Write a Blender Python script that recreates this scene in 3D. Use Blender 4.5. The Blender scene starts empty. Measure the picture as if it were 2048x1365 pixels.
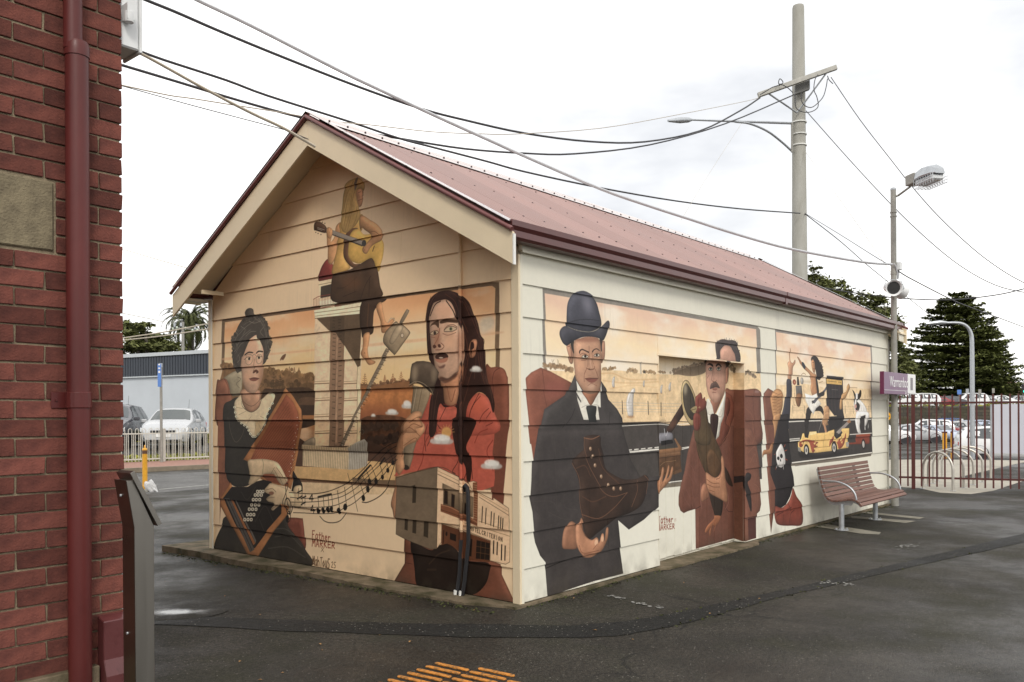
import bpy, bmesh, math, random
import numpy as np
from mathutils import Vector, Matrix

R = math.radians
scene = bpy.context.scene
COL = scene.collection
random.seed(7)

# ---------------------------------------------------------------- camera, sky, sun, exposure
cam_d = bpy.data.cameras.new('camera'); cam = bpy.data.objects.new('camera', cam_d); COL.objects.link(cam)
cam_d.sensor_width = 36; cam_d.lens = 29.878; cam_d.shift_y = 0.0715
cam_d.clip_start = .05; cam_d.clip_end = 2000
CP = Vector((-5.4444, -4.5235, 1.6))
FW = Vector((.763920, .645312, 0)); RT = Vector((.645302, -.763908, -.005564)); UP = Vector((.003590, -.004250, .999985))
cam.matrix_world = Matrix(((RT.x, UP.x, -FW.x, CP.x), (RT.y, UP.y, -FW.y, CP.y), (RT.z, UP.z, -FW.z, CP.z), (0, 0, 0, 1)))
scene.camera = cam

SUN_EL, SUN_AZ = R(42), R(-128)          # azimuth from +X towards +Y
world = bpy.data.worlds.new('World'); scene.world = world; world.use_nodes = True
nt = world.node_tree; N = nt.nodes; L = nt.links
bg = N['Background']
sky = N.new('ShaderNodeTexSky'); sky.sky_type = 'NISHITA'; sky.sun_disc = False
sky.sun_elevation = SUN_EL; sky.sun_rotation = R(90) - SUN_AZ; sky.dust_density = 4; sky.air_density = 1.2
mul = N.new('ShaderNodeVectorMath'); mul.operation = 'SCALE'; mul.inputs['Scale'].default_value = 1.0
L.new(sky.outputs[0], mul.inputs[0])
tc = N.new('ShaderNodeTexCoord')
ns = N.new('ShaderNodeTexNoise'); ns.inputs['Scale'].default_value = 1.7; ns.inputs['Detail'].default_value = 6; ns.inputs['Roughness'].default_value = .55
mp = N.new('ShaderNodeMapping'); mp.inputs['Scale'].default_value = (1, 1, 2.6)
L.new(tc.outputs['Generated'], mp.inputs[0]); L.new(mp.outputs[0], ns.inputs[0])
cr = N.new('ShaderNodeValToRGB')        # overcast deck: pale grey to white cloud
cr.color_ramp.elements[0].position = .33; cr.color_ramp.elements[0].color = (7.5, 7.65, 7.95, 1)
cr.color_ramp.elements[1].position = .63; cr.color_ramp.elements[1].color = (14.6, 14.4, 14.0, 1)
L.new(ns.outputs['Fac'], cr.inputs[0])
mx = N.new('ShaderNodeMix'); mx.data_type = 'RGBA'; mx.inputs[0].default_value = .93
L.new(mul.outputs[0], mx.inputs[6]); L.new(cr.outputs[0], mx.inputs[7])
L.new(mx.outputs[2], bg.inputs['Color']); bg.inputs['Strength'].default_value = .1

sun_d = bpy.data.lights.new('sun', 'SUN'); sun_d.energy = 1.35; sun_d.angle = R(15); sun_d.color = (1, .95, .87)
sun = bpy.data.objects.new('sun', sun_d); COL.objects.link(sun)
sd = Vector((math.cos(SUN_EL) * math.cos(SUN_AZ), math.cos(SUN_EL) * math.sin(SUN_AZ), math.sin(SUN_EL)))
sun.rotation_euler = (-sd).to_track_quat('-Z', 'Y').to_euler()

vs = scene.view_settings
vs.view_transform = 'Standard'; vs.look = 'None'; vs.exposure = .27; vs.gamma = 1; vs.use_curve_mapping = False
scene.cycles.max_bounces = 8

# ---------------------------------------------------------------- photograph pixel -> place (2048 x 1365 photo)
FPX = 1699.71; HY = 828.87; ROLL = .0055636; YAW = .701431
def ray_np(pts):
    P = np.asarray(pts, float).reshape(-1, 2)
    x = P[:, 0] - 1024; y = P[:, 1] - HY
    c, s = math.cos(ROLL), math.sin(ROLL)
    x, y = c * x - s * y, s * x + c * y
    fw = np.array([math.cos(YAW), math.sin(YAW), 0]); rt = np.array([math.sin(YAW), -math.cos(YAW), 0])
    return x[:, None] * rt + FPX * fw + np.array([0, 0, 1.]) * (-y[:, None])
CN = np.array(CP)
def at(x, y, dep):
    d = ray_np([(x, y)])[0]; return Vector(CN + d * dep / FPX)
def gnd(x, y, z=0.):
    d = ray_np([(x, y)])[0]; return Vector(CN + d * (z - CN[2]) / d[2])
def on_plane(x, y, axis, val):
    d = ray_np([(x, y)])[0]; return Vector(CN + d * (val - CN[axis]) / d[axis])
def depth_of(P):
    return float((Vector(P) - CP).xy.dot(Vector((math.cos(YAW), math.sin(YAW)))))

def ss(a, b, x):
    t = min(1, max(0, (x - a) / (b - a))); return t * t * (3 - 2 * t)
def ground_z(x, y):
    z = -.05 * ss(.6, 5, y) * (1 - ss(1, 3, x)) * (1 - ss(8, 13, y))
    z += .42 * ss(22.6, 26, y) * (1 - ss(24, 34, x))
    z -= .78 * ss(24, 44, x) * (1 - ss(14, 30, y))
    return z

# ---------------------------------------------------------------- mesh helpers
class MB:
    def __init__(s):
        s.v = []; s.f = []; s.uv = None; s.mi = []
    def add(s, v, f):
        o = len(s.v); s.v += [tuple(p) for p in v]; s.f += [tuple(i + o for i in q) for q in f]; return s
    def box(s, x0, x1, y0, y1, z0, z1):
        return s.add([(x0, y0, z0), (x1, y0, z0), (x1, y1, z0), (x0, y1, z0), (x0, y0, z1), (x1, y0, z1), (x1, y1, z1), (x0, y1, z1)],
                     [(0, 3, 2, 1), (4, 5, 6, 7), (0, 1, 5, 4), (1, 2, 6, 5), (2, 3, 7, 6), (3, 0, 4, 7)])
    def obox(s, c, ax, ay, az):
        """oriented box: centre and three half-axis vectors"""
        c, ax, ay, az = Vector(c), Vector(ax), Vector(ay), Vector(az)
        v = [c + i * ax + j * ay + k * az for k in (-1, 1) for i, j in ((-1, -1), (1, -1), (1, 1), (-1, 1))]
        return s.add(v, [(0, 3, 2, 1), (4, 5, 6, 7), (0, 1, 5, 4), (1, 2, 6, 5), (2, 3, 7, 6), (3, 0, 4, 7)])
    def prism(s, poly, axis, a, b):
        """extrude a 2-D polygon along an axis (0: poly is y,z; 1: x,z; 2: x,y)"""
        def P(p, t):
            return ((t, p[0], p[1]), (p[0], t, p[1]), (p[0], p[1], t))[axis]
        n = len(poly)
        return s.add([P(p, a) for p in poly] + [P(p, b) for p in poly],
                     [tuple(range(n))[::-1], tuple(range(n, 2 * n))] + [(i, (i + 1) % n, n + (i + 1) % n, n + i) for i in range(n)])
    def tube(s, pts, r, n=8, caps=True):
        pts = [Vector(p) for p in pts]
        rs = r if isinstance(r, (list, tuple)) else [r] * len(pts)
        t0 = (pts[1] - pts[0]).normalized()
        a = Vector((0, 0, 1)) if abs(t0.z) < .9 else Vector((1, 0, 0))
        u = t0.cross(a).normalized(); rings = []
        for i, p in enumerate(pts):
            if i == 0: t = pts[1] - p
            elif i == len(pts) - 1: t = p - pts[i - 1]
            else: t = (pts[i + 1] - p).normalized() + (p - pts[i - 1]).normalized()
            t = t.normalized(); u = (u - t * u.dot(t)).normalized(); w = t.cross(u)
            rings.append([p + rs[i] * (math.cos(2 * math.pi * k / n) * u + math.sin(2 * math.pi * k / n) * w) for k in range(n)])
        v = [q for rg in rings for q in rg]; f = []
        for i in range(len(pts) - 1):
            for k in range(n):
                f.append((i * n + k, i * n + (k + 1) % n, (i + 1) * n + (k + 1) % n, (i + 1) * n + k))
        if caps:
            f.append(tuple(range(n))[::-1]); f.append(tuple((len(pts) - 1) * n + k for k in range(n)))
        return s.add(v, f)
    def lathe(s, prof, c=(0, 0, 0), n=16, axis=(0, 0, 1)):
        ax = Vector(axis).normalized(); a = Vector((1, 0, 0)) if abs(ax.x) < .9 else Vector((0, 1, 0))
        u = ax.cross(a).normalized(); w = ax.cross(u); c = Vector(c)
        v = [c + ax * h + r * (math.cos(2 * math.pi * k / n) * u + math.sin(2 * math.pi * k / n) * w) for r, h in prof for k in range(n)]
        f = [(i * n + k, i * n + (k + 1) % n, (i + 1) * n + (k + 1) % n, (i + 1) * n + k) for i in range(len(prof) - 1) for k in range(n)]
        if prof[0][0] > 1e-4: f.append(tuple(range(n))[::-1])
        if prof[-1][0] > 1e-4: f.append(tuple((len(prof) - 1) * n + k for k in range(n)))
        return s.add(v, f)
    def build(s, name, m, parent=None, smooth=False, bevel=0, uvf=None):
        me = bpy.data.meshes.new(name)
        off = Vector(parent.get('_o', (0, 0, 0))) if parent else Vector((0, 0, 0))
        me.from_pydata([tuple(Vector(p) - off) for p in s.v], [], s.f)
        if bevel:
            b = bmesh.new(); b.from_mesh(me)
            bmesh.ops.recalc_face_normals(b, faces=b.faces)
            bmesh.ops.bevel(b, geom=[e for e in b.edges if len(e.link_faces) == 2 and e.calc_face_angle(0) > .5], offset=bevel, segments=1, affect='EDGES')
            b.to_mesh(me); b.free()
        else:
            b = bmesh.new(); b.from_mesh(me); bmesh.ops.recalc_face_normals(b, faces=b.faces); b.to_mesh(me); b.free()
        if uvf:
            ul = me.uv_layers.new(name='UVMap')
            for lp in me.loops:
                ul.data[lp.index].uv = uvf(Vector(me.vertices[lp.vertex_index].co) + off)
        if smooth:
            me.polygons.foreach_set('use_smooth', [True] * len(me.polygons))
            try: me.set_sharp_from_angle(angle=R(38))
            except Exception: pass
        me.materials.append(m)
        o = bpy.data.objects.new(name, me); COL.objects.link(o)
        if parent:
            o.parent = parent; o['_o'] = tuple(off)
        return o

def tag(o, label=None, cat=None, group=None, kind=None):
    if label: o['label'] = label
    if cat: o['category'] = cat
    if group: o['group'] = group
    if kind: o['kind'] = kind
    return o
def thing(name, label, cat, loc=(0, 0, 0), group=None, rz=0.):
    o = bpy.data.objects.new(name, None); COL.objects.link(o)
    o.location = loc; o.rotation_euler.z = rz; o['_o'] = tuple(loc) if not rz else (0, 0, 0); o.empty_display_size = .2
    return tag(o, label, cat, group)
def local(name, label, cat, loc, rz, group=None):
    """a thing whose parts are modelled about its own origin"""
    o = thing(name, label, cat, loc, group, rz); o['_o'] = (0, 0, 0); return o
def copy_tree(o, parent=None):
    c = o.copy(); COL.objects.link(c)
    if parent: c.parent = parent
    for ch in o.children:
        copy_tree(ch, c)
    return c

# ---------------------------------------------------------------- materials
def mat(name, col, rough=.6, var=.15, scale=6., bump=0., bscale=None, metal=0., spec=.5, col2=None, thr=None, island=0., objrand=0., coat=0., streak=None):
    m = bpy.data.materials.new(name); m.use_nodes = True
    t = m.node_tree; n = t.nodes; l = t.links; b = n['Principled BSDF']
    b.inputs['Roughness'].default_value = rough; b.inputs['Metallic'].default_value = metal
    b.inputs['Specular IOR Level'].default_value = spec; b.inputs['Coat Weight'].default_value = coat
    c = n.new('ShaderNodeTexCoord')
    src = c.outputs['Object']
    if streak:
        mpn = n.new('ShaderNodeMapping'); mpn.inputs['Scale'].default_value = streak; l.new(src, mpn.inputs[0]); src = mpn.outputs[0]
    nz = n.new('ShaderNodeTexNoise'); nz.inputs['Scale'].default_value = scale; nz.inputs['Detail'].default_value = 7; nz.inputs['Roughness'].default_value = .62
    l.new(src, nz.inputs['Vector'])
    rp = n.new('ShaderNodeValToRGB'); e = rp.color_ramp.elements
    c2 = col2 or tuple(v * (1 - var) for v in col)
    c1 = col if col2 else tuple(min(1, v * (1 + var)) for v in col)
    e[0].position, e[1].position = thr or (.3, .7)
    e[0].color = (*c2, 1); e[1].color = (*c1, 1)
    l.new(nz.outputs['Fac'], rp.inputs[0]); out = rp.outputs[0]
    for w, kind in ((island, 'i'), (objrand, 'o')):
        if w:
            if kind == 'i':
                g = n.new('ShaderNodeNewGeometry'); rnd = g.outputs['Random Per Island']
            else:
                g = n.new('ShaderNodeObjectInfo'); rnd = g.outputs['Random']
            mr = n.new('ShaderNodeMapRange'); mr.inputs[3].default_value = 1 - w; mr.inputs[4].default_value = 1 + w
            l.new(rnd, mr.inputs[0])
            sc = n.new('ShaderNodeVectorMath'); sc.operation = 'SCALE'; l.new(out, sc.inputs[0]); l.new(mr.outputs[0], sc.inputs['Scale']); out = sc.outputs[0]
    l.new(out, b.inputs['Base Color'])
    mr = n.new('ShaderNodeMapRange'); mr.inputs[3].default_value = max(.02, rough - .1); mr.inputs[4].default_value = min(1, rough + .1)
    l.new(nz.outputs['Fac'], mr.inputs[0]); l.new(mr.outputs[0], b.inputs['Roughness'])
    if bump:
        nb = n.new('ShaderNodeTexNoise'); nb.inputs['Scale'].default_value = bscale or scale * 8; nb.inputs['Detail'].default_value = 5
        l.new(c.outputs['Object'], nb.inputs['Vector'])
        bp = n.new('ShaderNodeBump'); bp.inputs['Strength'].default_value = bump; bp.inputs['Distance'].default_value = .01
        l.new(nb.outputs['Fac'], bp.inputs['Height']); l.new(bp.outputs[0], b.inputs['Normal'])
    return m

def asphalt(name, dark, lite, wet=.5, moss=.0, speck=.5, seed=0., spc=.30):
    m = bpy.data.materials.new(name); m.use_nodes = True
    t = m.node_tree; n = t.nodes; l = t.links; b = n['Principled BSDF']
    c = n.new('ShaderNodeTexCoord'); mpn = n.new('ShaderNodeMapping'); mpn.inputs['Location'].default_value = (seed, seed * .7, 0)
    l.new(c.outputs['Object'], mpn.inputs[0]); src = mpn.outputs[0]
    def noise(s, d=5, r=.6):
        x = n.new('ShaderNodeTexNoise'); x.inputs['Scale'].default_value = s; x.inputs['Detail'].default_value = d; x.inputs['Roughness'].default_value = r
        l.new(src, x.inputs['Vector']); return x.outputs['Fac']
    def ramp(f, a, b2, ca, cb):
        x = n.new('ShaderNodeValToRGB'); x.color_ramp.elements[0].position = a; x.color_ramp.elements[1].position = b2
        x.color_ramp.elements[0].color = (*ca, 1); x.color_ramp.elements[1].color = (*cb, 1); l.new(f, x.inputs[0]); return x.outputs[0]
    def mix(f, a, b2):
        x = n.new('ShaderNodeMix'); x.data_type = 'RGBA'
        if isinstance(f, float): x.inputs[0].default_value = f
        else: l.new(f, x.inputs[0])
        l.new(a, x.inputs[6]); l.new(b2, x.inputs[7]); return x.outputs[2]
    base = ramp(noise(.7, 9, .7), .36, .66, dark, lite)
    grain = ramp(noise(95, 3, .75), .36, .66, (.25,) * 3, (2.3,) * 3)
    x = n.new('ShaderNodeVectorMath'); x.operation = 'MULTIPLY'; l.new(base, x.inputs[0]); l.new(grain, x.inputs[1])
    g2 = ramp(noise(34, 3, .8), .38, .64, (.45,) * 3, (1.7,) * 3)
    x2 = n.new('ShaderNodeVectorMath'); x2.operation = 'MULTIPLY'; l.new(x.outputs[0], x2.inputs[0]); l.new(g2, x2.inputs[1]); col = x2.outputs[0]
    if moss:
        mo = n.new('ShaderNodeValToRGB'); mo.color_ramp.elements[0].position = .48; mo.color_ramp.elements[1].position = .72
        mo.color_ramp.elements[0].color = (0, 0, 0, 1); mo.color_ramp.elements[1].color = (moss,) * 3 + (1,)
        l.new(noise(.9, 8, .7), mo.inputs[0])
        g = n.new('ShaderNodeRGB'); g.outputs[0].default_value = (.040, .041, .018, 1)
        col = mix(mo.outputs[0], col, g.outputs[0])
    vo = n.new('ShaderNodeTexVoronoi'); vo.inputs['Scale'].default_value = 42; l.new(src, vo.inputs['Vector'])
    vr = n.new('ShaderNodeValToRGB'); vr.color_ramp.elements[0].position = .12; vr.color_ramp.elements[1].position = .24
    vr.color_ramp.elements[0].color = (1, 1, 1, 1); vr.color_ramp.elements[1].color = (0, 0, 0, 1); l.new(vo.outputs['Distance'], vr.inputs[0])
    wn = n.new('ShaderNodeSeparateColor'); l.new(vo.outputs['Color'], wn.inputs[0])
    gt = n.new('ShaderNodeMath'); gt.operation = 'GREATER_THAN'; gt.inputs[1].default_value = .86; l.new(wn.outputs[0], gt.inputs[0])
    mm = n.new('ShaderNodeMath'); mm.operation = 'MULTIPLY'; l.new(gt.outputs[0], mm.inputs[0]); l.new(vr.outputs[0], mm.inputs[1])
    m2 = n.new('ShaderNodeMath'); m2.operation = 'MULTIPLY'; m2.inputs[1].default_value = speck; l.new(mm.outputs[0], m2.inputs[0])
    st = n.new('ShaderNodeRGB'); st.outputs[0].default_value = (.42, .39, .34, 1)
    col = mix(m2.outputs[0], col, st.outputs[0])
    cn = n.new('ShaderNodeTexNoise'); cn.inputs['Scale'].default_value = 1.6; cn.inputs['Detail'].default_value = 6; l.new(src, cn.inputs['Vector'])
    ca = n.new('ShaderNodeVectorMath'); ca.operation = 'MULTIPLY_ADD'; ca.inputs[1].default_value = (.9, .9, 0); l.new(cn.outputs['Color'], ca.inputs[0]); l.new(src, ca.inputs[2])
    ve = n.new('ShaderNodeTexVoronoi'); ve.feature = 'DISTANCE_TO_EDGE'; ve.inputs['Scale'].default_value = .42; l.new(ca.outputs[0], ve.inputs['Vector'])
    ck = n.new('ShaderNodeMapRange'); ck.inputs[1].default_value = .0015; ck.inputs[2].default_value = .006; ck.inputs[3].default_value = .75; ck.inputs[4].default_value = 0; l.new(ve.outputs['Distance'], ck.inputs[0])
    cm = n.new('ShaderNodeMapRange'); cm.inputs[1].default_value = .5; cm.inputs[2].default_value = .58; l.new(noise(.33, 4), cm.inputs[0])
    cq = n.new('ShaderNodeMath'); cq.operation = 'MULTIPLY'; l.new(ck.outputs[0], cq.inputs[0]); l.new(cm.outputs[0], cq.inputs[1])
    dk = n.new('ShaderNodeRGB'); dk.outputs[0].default_value = (.006, .006, .005, 1)
    col = mix(cq.outputs[0], col, dk.outputs[0])
    l.new(col, b.inputs['Base Color']); b.inputs['Specular IOR Level'].default_value = spc
    mr = n.new('ShaderNodeMapRange'); mr.inputs[1].default_value = .41; mr.inputs[2].default_value = .60; mr.inputs[3].default_value = .80 - .44 * wet; mr.inputs[4].default_value = .90 - .06 * wet
    l.new(noise(.45, 7, .65), mr.inputs[0]); l.new(mr.outputs[0], b.inputs['Roughness'])
    bp = n.new('ShaderNodeBump'); bp.inputs['Strength'].default_value = .7; bp.inputs['Distance'].default_value = .012
    l.new(noise(80, 4, .75), bp.inputs['Height']); l.new(bp.outputs[0], b.inputs['Normal'])
    return m

M = {}
M['asphalt'] = asphalt('worn_asphalt', (.0125, .0108, .0082), (.036, .0315, .0245), 1., .5)
M['asphalt_new'] = asphalt('fresh_asphalt', (.0072, .007, .0064), (.0125, .012, .011), .5, .15, 1., 3.)
M['road'] = asphalt('road_asphalt', (.075, .073, .070), (.12, .118, .113), .35, 0., .3, 8.)
M['concrete'] = mat('pale_concrete', (.36, .33, .27), .8, .18, 3, .3, 90)
M['pad'] = mat('stained_concrete_pad', (.25, .23, .18), .85, .2, 6, .3, 90, col2=(.13, .12, .09), thr=(.3, .6))
M['slab'] = mat('slab_concrete', (.20, .155, .105), .85, .3, 5, .6, 60, col2=(.062, .055, .028), thr=(.36, .64), spec=.2)
M['brick'] = mat('red_brick', (.165, .056, .042), .85, .25, 14, .45, 110, col2=(.075, .027, .023), thr=(.3, .62), objrand=.34, spec=.2)
M['brick2'] = mat('red_brickwork', (.165, .056, .042), .85, .25, 14, .45, 110, col2=(.075, .027, .023), thr=(.3, .62), island=.34, spec=.2)
M['mortar'] = mat('lime_mortar', (.25, .20, .13), .9, .3, 30, .6, 150)
M['sandstone'] = mat('sandstone', (.225, .185, .115), .9, .3, 14, .6, 110, col2=(.125, .10, .062), thr=(.3, .6))
M['maroon'] = mat('maroon_gloss_paint', (.095, .018, .016), .42, .25, 4, .05, 40, coat=.03, spec=.35, streak=(1, 1, .3))
M['barge_cap'] = mat('maroon_barge_steel', (.16, .055, .052), .35, .1, 4)
M['maroon_dark'] = mat('maroon_steel', (.085, .018, .014), .45, .15, 8)
M['gutter'] = mat('maroon_gutter_steel', (.095, .024, .022), .35, .12, 4, coat=.15)
M['plinth'] = mat('maroon_painted_plinth', (.11, .032, .032), .3, .3, 8, .1, 50, col2=(.05, .012, .012), thr=(.25, .5))
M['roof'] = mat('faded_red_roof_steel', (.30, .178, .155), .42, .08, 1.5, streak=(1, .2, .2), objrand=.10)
def _rib_shade(m):  # valleys coloured darker: groove shading painted in along each corrugation
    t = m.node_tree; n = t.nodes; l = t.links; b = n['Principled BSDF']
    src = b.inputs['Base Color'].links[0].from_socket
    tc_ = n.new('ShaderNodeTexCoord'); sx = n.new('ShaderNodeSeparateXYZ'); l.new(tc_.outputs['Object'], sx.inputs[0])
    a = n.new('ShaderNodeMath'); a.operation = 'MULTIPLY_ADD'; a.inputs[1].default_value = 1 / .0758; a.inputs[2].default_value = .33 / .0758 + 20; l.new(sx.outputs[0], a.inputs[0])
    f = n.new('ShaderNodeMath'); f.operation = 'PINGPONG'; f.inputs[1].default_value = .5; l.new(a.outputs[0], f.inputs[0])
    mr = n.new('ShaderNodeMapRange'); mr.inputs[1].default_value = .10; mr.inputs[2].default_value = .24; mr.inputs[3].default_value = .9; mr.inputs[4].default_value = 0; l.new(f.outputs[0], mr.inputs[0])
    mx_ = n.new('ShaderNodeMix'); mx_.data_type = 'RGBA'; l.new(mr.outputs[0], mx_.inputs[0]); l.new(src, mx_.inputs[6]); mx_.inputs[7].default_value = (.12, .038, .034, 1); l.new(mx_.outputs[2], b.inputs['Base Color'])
_rib_shade(M['roof'])
M['flashing'] = mat('roof_flashing_steel', (.80, .72, .69), .16, .04, 2, metal=1.)
M['cream'] = mat('cream_paint', (.72, .68, .56), .5, .05, 2.5, .08, 70)
M['tan'] = mat('tan_paint', (.74, .62, .43), .5, .05, 2.5, .08, 70)  # cream paint with the gable side's warm bounce light put into its colour
M['dark'] = mat('black_rubber', (.012, .012, .012), .6, .2, 20)
M['screw'] = mat('screw_steel', (.05, .03, .03), .5, .1, 20)
M['steel'] = mat('brushed_stainless', (.30, .28, .25), .36, .03, 30, metal=1., streak=(1, 1, .03))
M['steel_dark'] = mat('brown_tinted_steel', (.15, .11, .085), .3, .06, 5, metal=.9)
M['galv'] = mat('galvanised_steel', (.46, .48, .50), .42, .12, 14, metal=.75)
M['galv_dull'] = mat('weathered_galvanised', (.30, .29, .26), .6, .18, 9, metal=.35)
M['concrete_pole'] = mat('pole_concrete', (.40, .395, .36), .85, .1, 4, .2, 60, col2=(.30, .29, .25), streak=(1, 1, .25))
M['slat'] = mat('brown_bench_timber', (.165, .090, .070), .6, .2, 10, .2, 60, streak=(.15, 1, 1), objrand=.12, spec=.25)
M['white_plastic'] = mat('white_plastic', (.72, .73, .73), .4, .05, 6)
M['white_paint'] = mat('white_metal_paint', (.74, .74, .70), .4, .06, 6)
M['cable'] = mat('black_cable', (.045, .045, .05), .55, .1, 10)
M['cable_white'] = mat('grey_cable_conduit', (.50, .51, .53), .45, .1, 10)
M['cable_beige'] = mat('beige_cable_conduit', (.42, .37, .29), .5, .1, 10)
M['orange'] = mat('orange_yellow_tactile', (.62, .24, .035), .65, .2, 40, .4, 120, col2=(.20, .10, .03), thr=(.36, .58))
M['yellow'] = mat('yellow_paint', (.72, .36, .03), .45, .12, 12)
M['rust'] = mat('rusty_brown', (.12, .055, .03), .7, .3, 20)
M['purple'] = mat('purple_sign', (.15, .060, .135), .35, .04, 4)
M['purple_dark'] = mat('purple_sign_edge', (.13, .02, .07), .4, .04, 4)
M['sign_white'] = mat('sign_white', (.78, .78, .77), .4, .03, 4)
M['sign_ink'] = mat('sign_grey_ink', (.22, .20, .21), .5, .03, 4)
M['blue_sign'] = mat('blue_sign', (.10, .22, .55), .4, .04, 4)
M['glass'] = mat('car_glass', (.05, .06, .065), .08, .1, 3, spec=.9)
M['glass_light'] = mat('pale_windscreen', (.05, .06, .058), .06, .1, 3, spec=.9)
M['tyre'] = mat('tyre', (.018, .018, .018), .8, .1, 30)
M['rim'] = mat('alloy_wheel', (.45, .46, .47), .35, .1, 10, metal=.6)
M['black_trim'] = mat('black_trim', (.02, .02, .022), .5, .1, 20)
M['lamp_lens'] = mat('lamp_lens', (.62, .64, .65), .15, .05, 6, spec=.8)
M['red_lens'] = mat('red_lens', (.55, .03, .025), .2, .05, 6, spec=.8)
M['leaf_pine'] = mat('pine_foliage', (.115, .130, .042), .7, .35, .6, island=.45, spec=.12)
M['leaf_cyp'] = mat('cypress_foliage', (.118, .128, .046), .7, .35, .5, island=.5, spec=.12)
M['leaf_palm'] = mat('palm_foliage', (.062, .070, .026), .6, .3, 1., island=.4, spec=.12)
M['bark'] = mat('bark', (.10, .085, .07), .9, .3, 6, .5, 30)
M['fence_cream'] = mat('cream_fence_paint', (.55, .54, .48), .45, .06, 6)
M['grass'] = mat('grass', (.21, .21, .035), .8, .3, 3, island=.4)
M['hill'] = mat('dry_verge', (.11, .10, .05), .9, .35, .3)
M['stonewall'] = None
M['bwhite'] = mat('white_wall', (.68, .70, .72), .7, .05, 2)
M['bluewall'] = mat('pale_blue_grey_wall', (.53, .565, .60), .7, .04, 1.2, .1, 8)
M['navy'] = mat('dark_slate_cladding', (.040, .048, .062), .5, .1, 2)
M['capping'] = mat('grey_capping', (.50, .53, .55), .45, .05, 3)
M['tile_roof'] = mat('terracotta_roof', (.25, .11, .07), .8, .2, 3)
M['house_brick'] = mat('house_brick', (.20, .12, .08), .85, .2, 6)
M['kerb_brick'] = mat('pink_pavers', (.30, .16, .12), .85, .25, 9, .3, 60)
M['kerb'] = mat('kerb_concrete', (.22, .18, .13), .85, .25, 5, .3, 60)
M['paint_mark'] = mat('white_road_paint', (.36, .355, .33), .85, .3, 30, col2=(.10, .098, .09), thr=(.4, .6))
M['panel_white'] = mat('white_board', (.60, .60, .66), .5, .03, 2)
M['insulator'] = mat('pale_green_insulator', (.52, .58, .48), .3, .1, 4)
def paint(name, col, rough=.28):
    return mat(name, col, rough, .03, 2, coat=.5)
M['car_silver'] = paint('silver_car_paint', (.44, .45, .46)); M['car_white'] = paint('white_car_paint', (.76, .76, .76)); M['car_dark'] = paint('charcoal_car_paint', (.06, .06, .07))
M['car_red'] = paint('maroon_car_paint', (.24, .02, .025)); M['car_blue'] = paint('blue_car_paint', (.05, .10, .28)); M['car_grey'] = paint('pale_blue_car_paint', (.42, .47, .58))
mbag = mat('thin_white_plastic', (.75, .75, .75), .4, .05, 8); mbag.node_tree.nodes['Principled BSDF'].inputs['Transmission Weight'].default_value = .3; M['bag'] = mbag
# ---------------------------------------------------------------- mural painting (flat paint on the boards)
def s2l(c):
    c = np.asarray(c, float)
    return np.where(c <= .04045, c / 12.92, ((c + .055) / 1.055) ** 2.4)

def l2s(c):
    c = np.clip(np.asarray(c, float), 0, 1)
    return np.where(c <= .0031308, c * 12.92, 1.055 * c ** (1 / 2.4) - .055)

def hx(h):
    return np.array([int(h[i:i + 2], 16) / 255 for i in (0, 2, 4)], np.float32)

def box_blur(m, r):
    r = int(round(r))
    if r < 1:
        return m
    for _ in range(2):
        for ax in (0, 1):
            p = np.pad(m, [(r + 1, r) if a == ax else (0, 0) for a in (0, 1)], mode='edge')
            c = np.cumsum(p, axis=ax, dtype=np.float64)
            n = m.shape[ax]
            hi = np.take(c, np.arange(2 * r + 1, 2 * r + 1 + n), axis=ax)
            lo = np.take(c, np.arange(0, n), axis=ax)
            m = ((hi - lo) / (2 * r + 1)).astype(np.float32)
    return m

def fbm(h, w, cell, seed, octv=4):
    r = np.random.RandomState(seed)
    out = np.zeros((h, w), np.float32); amp = 1.; tot = 0
    for o in range(octv):
        c = max(2., cell / 2 ** o)
        gh, gw = int(h / c) + 3, int(w / c) + 3
        g = r.rand(gh, gw).astype(np.float32)
        y = np.arange(h) / c; x = np.arange(w) / c
        yi = y.astype(int); xi = x.astype(int)
        fy = (y - yi)[:, None]; fx = (x - xi)[None]
        fy = fy * fy * (3 - 2 * fy); fx = fx * fx * (3 - 2 * fx)
        a = g[yi][:, xi]; b = g[yi][:, xi + 1]; c2 = g[yi + 1][:, xi]; d = g[yi + 1][:, xi + 1]
        out += amp * ((a * (1 - fx) + b * fx) * (1 - fy) + (c2 * (1 - fx) + d * fx) * fy)
        tot += amp; amp *= .5
    return out / tot

class Canvas:
    """A painted surface: u,v in metres on the wall; pts arrive as photo points and are taken onto the wall plane."""
    def __init__(s, unproj, u0, u1, v0, v1, ppm, base):
        s.un, s.u0, s.v0, s.ppm = unproj, u0, v0, ppm
        s.u1, s.v1 = u1, v1
        s.w, s.h = int((u1 - u0) * ppm), int((v1 - v0) * ppm)
        s.img = np.empty((s.h, s.w, 3), np.float32); s.img[:] = base
        s.last = None
    def tex(s, pts):
        uv = s.un(pts)
        return np.stack([(uv[:, 0] - s.u0) * s.ppm, (uv[:, 1] - s.v0) * s.ppm], 1)

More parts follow.
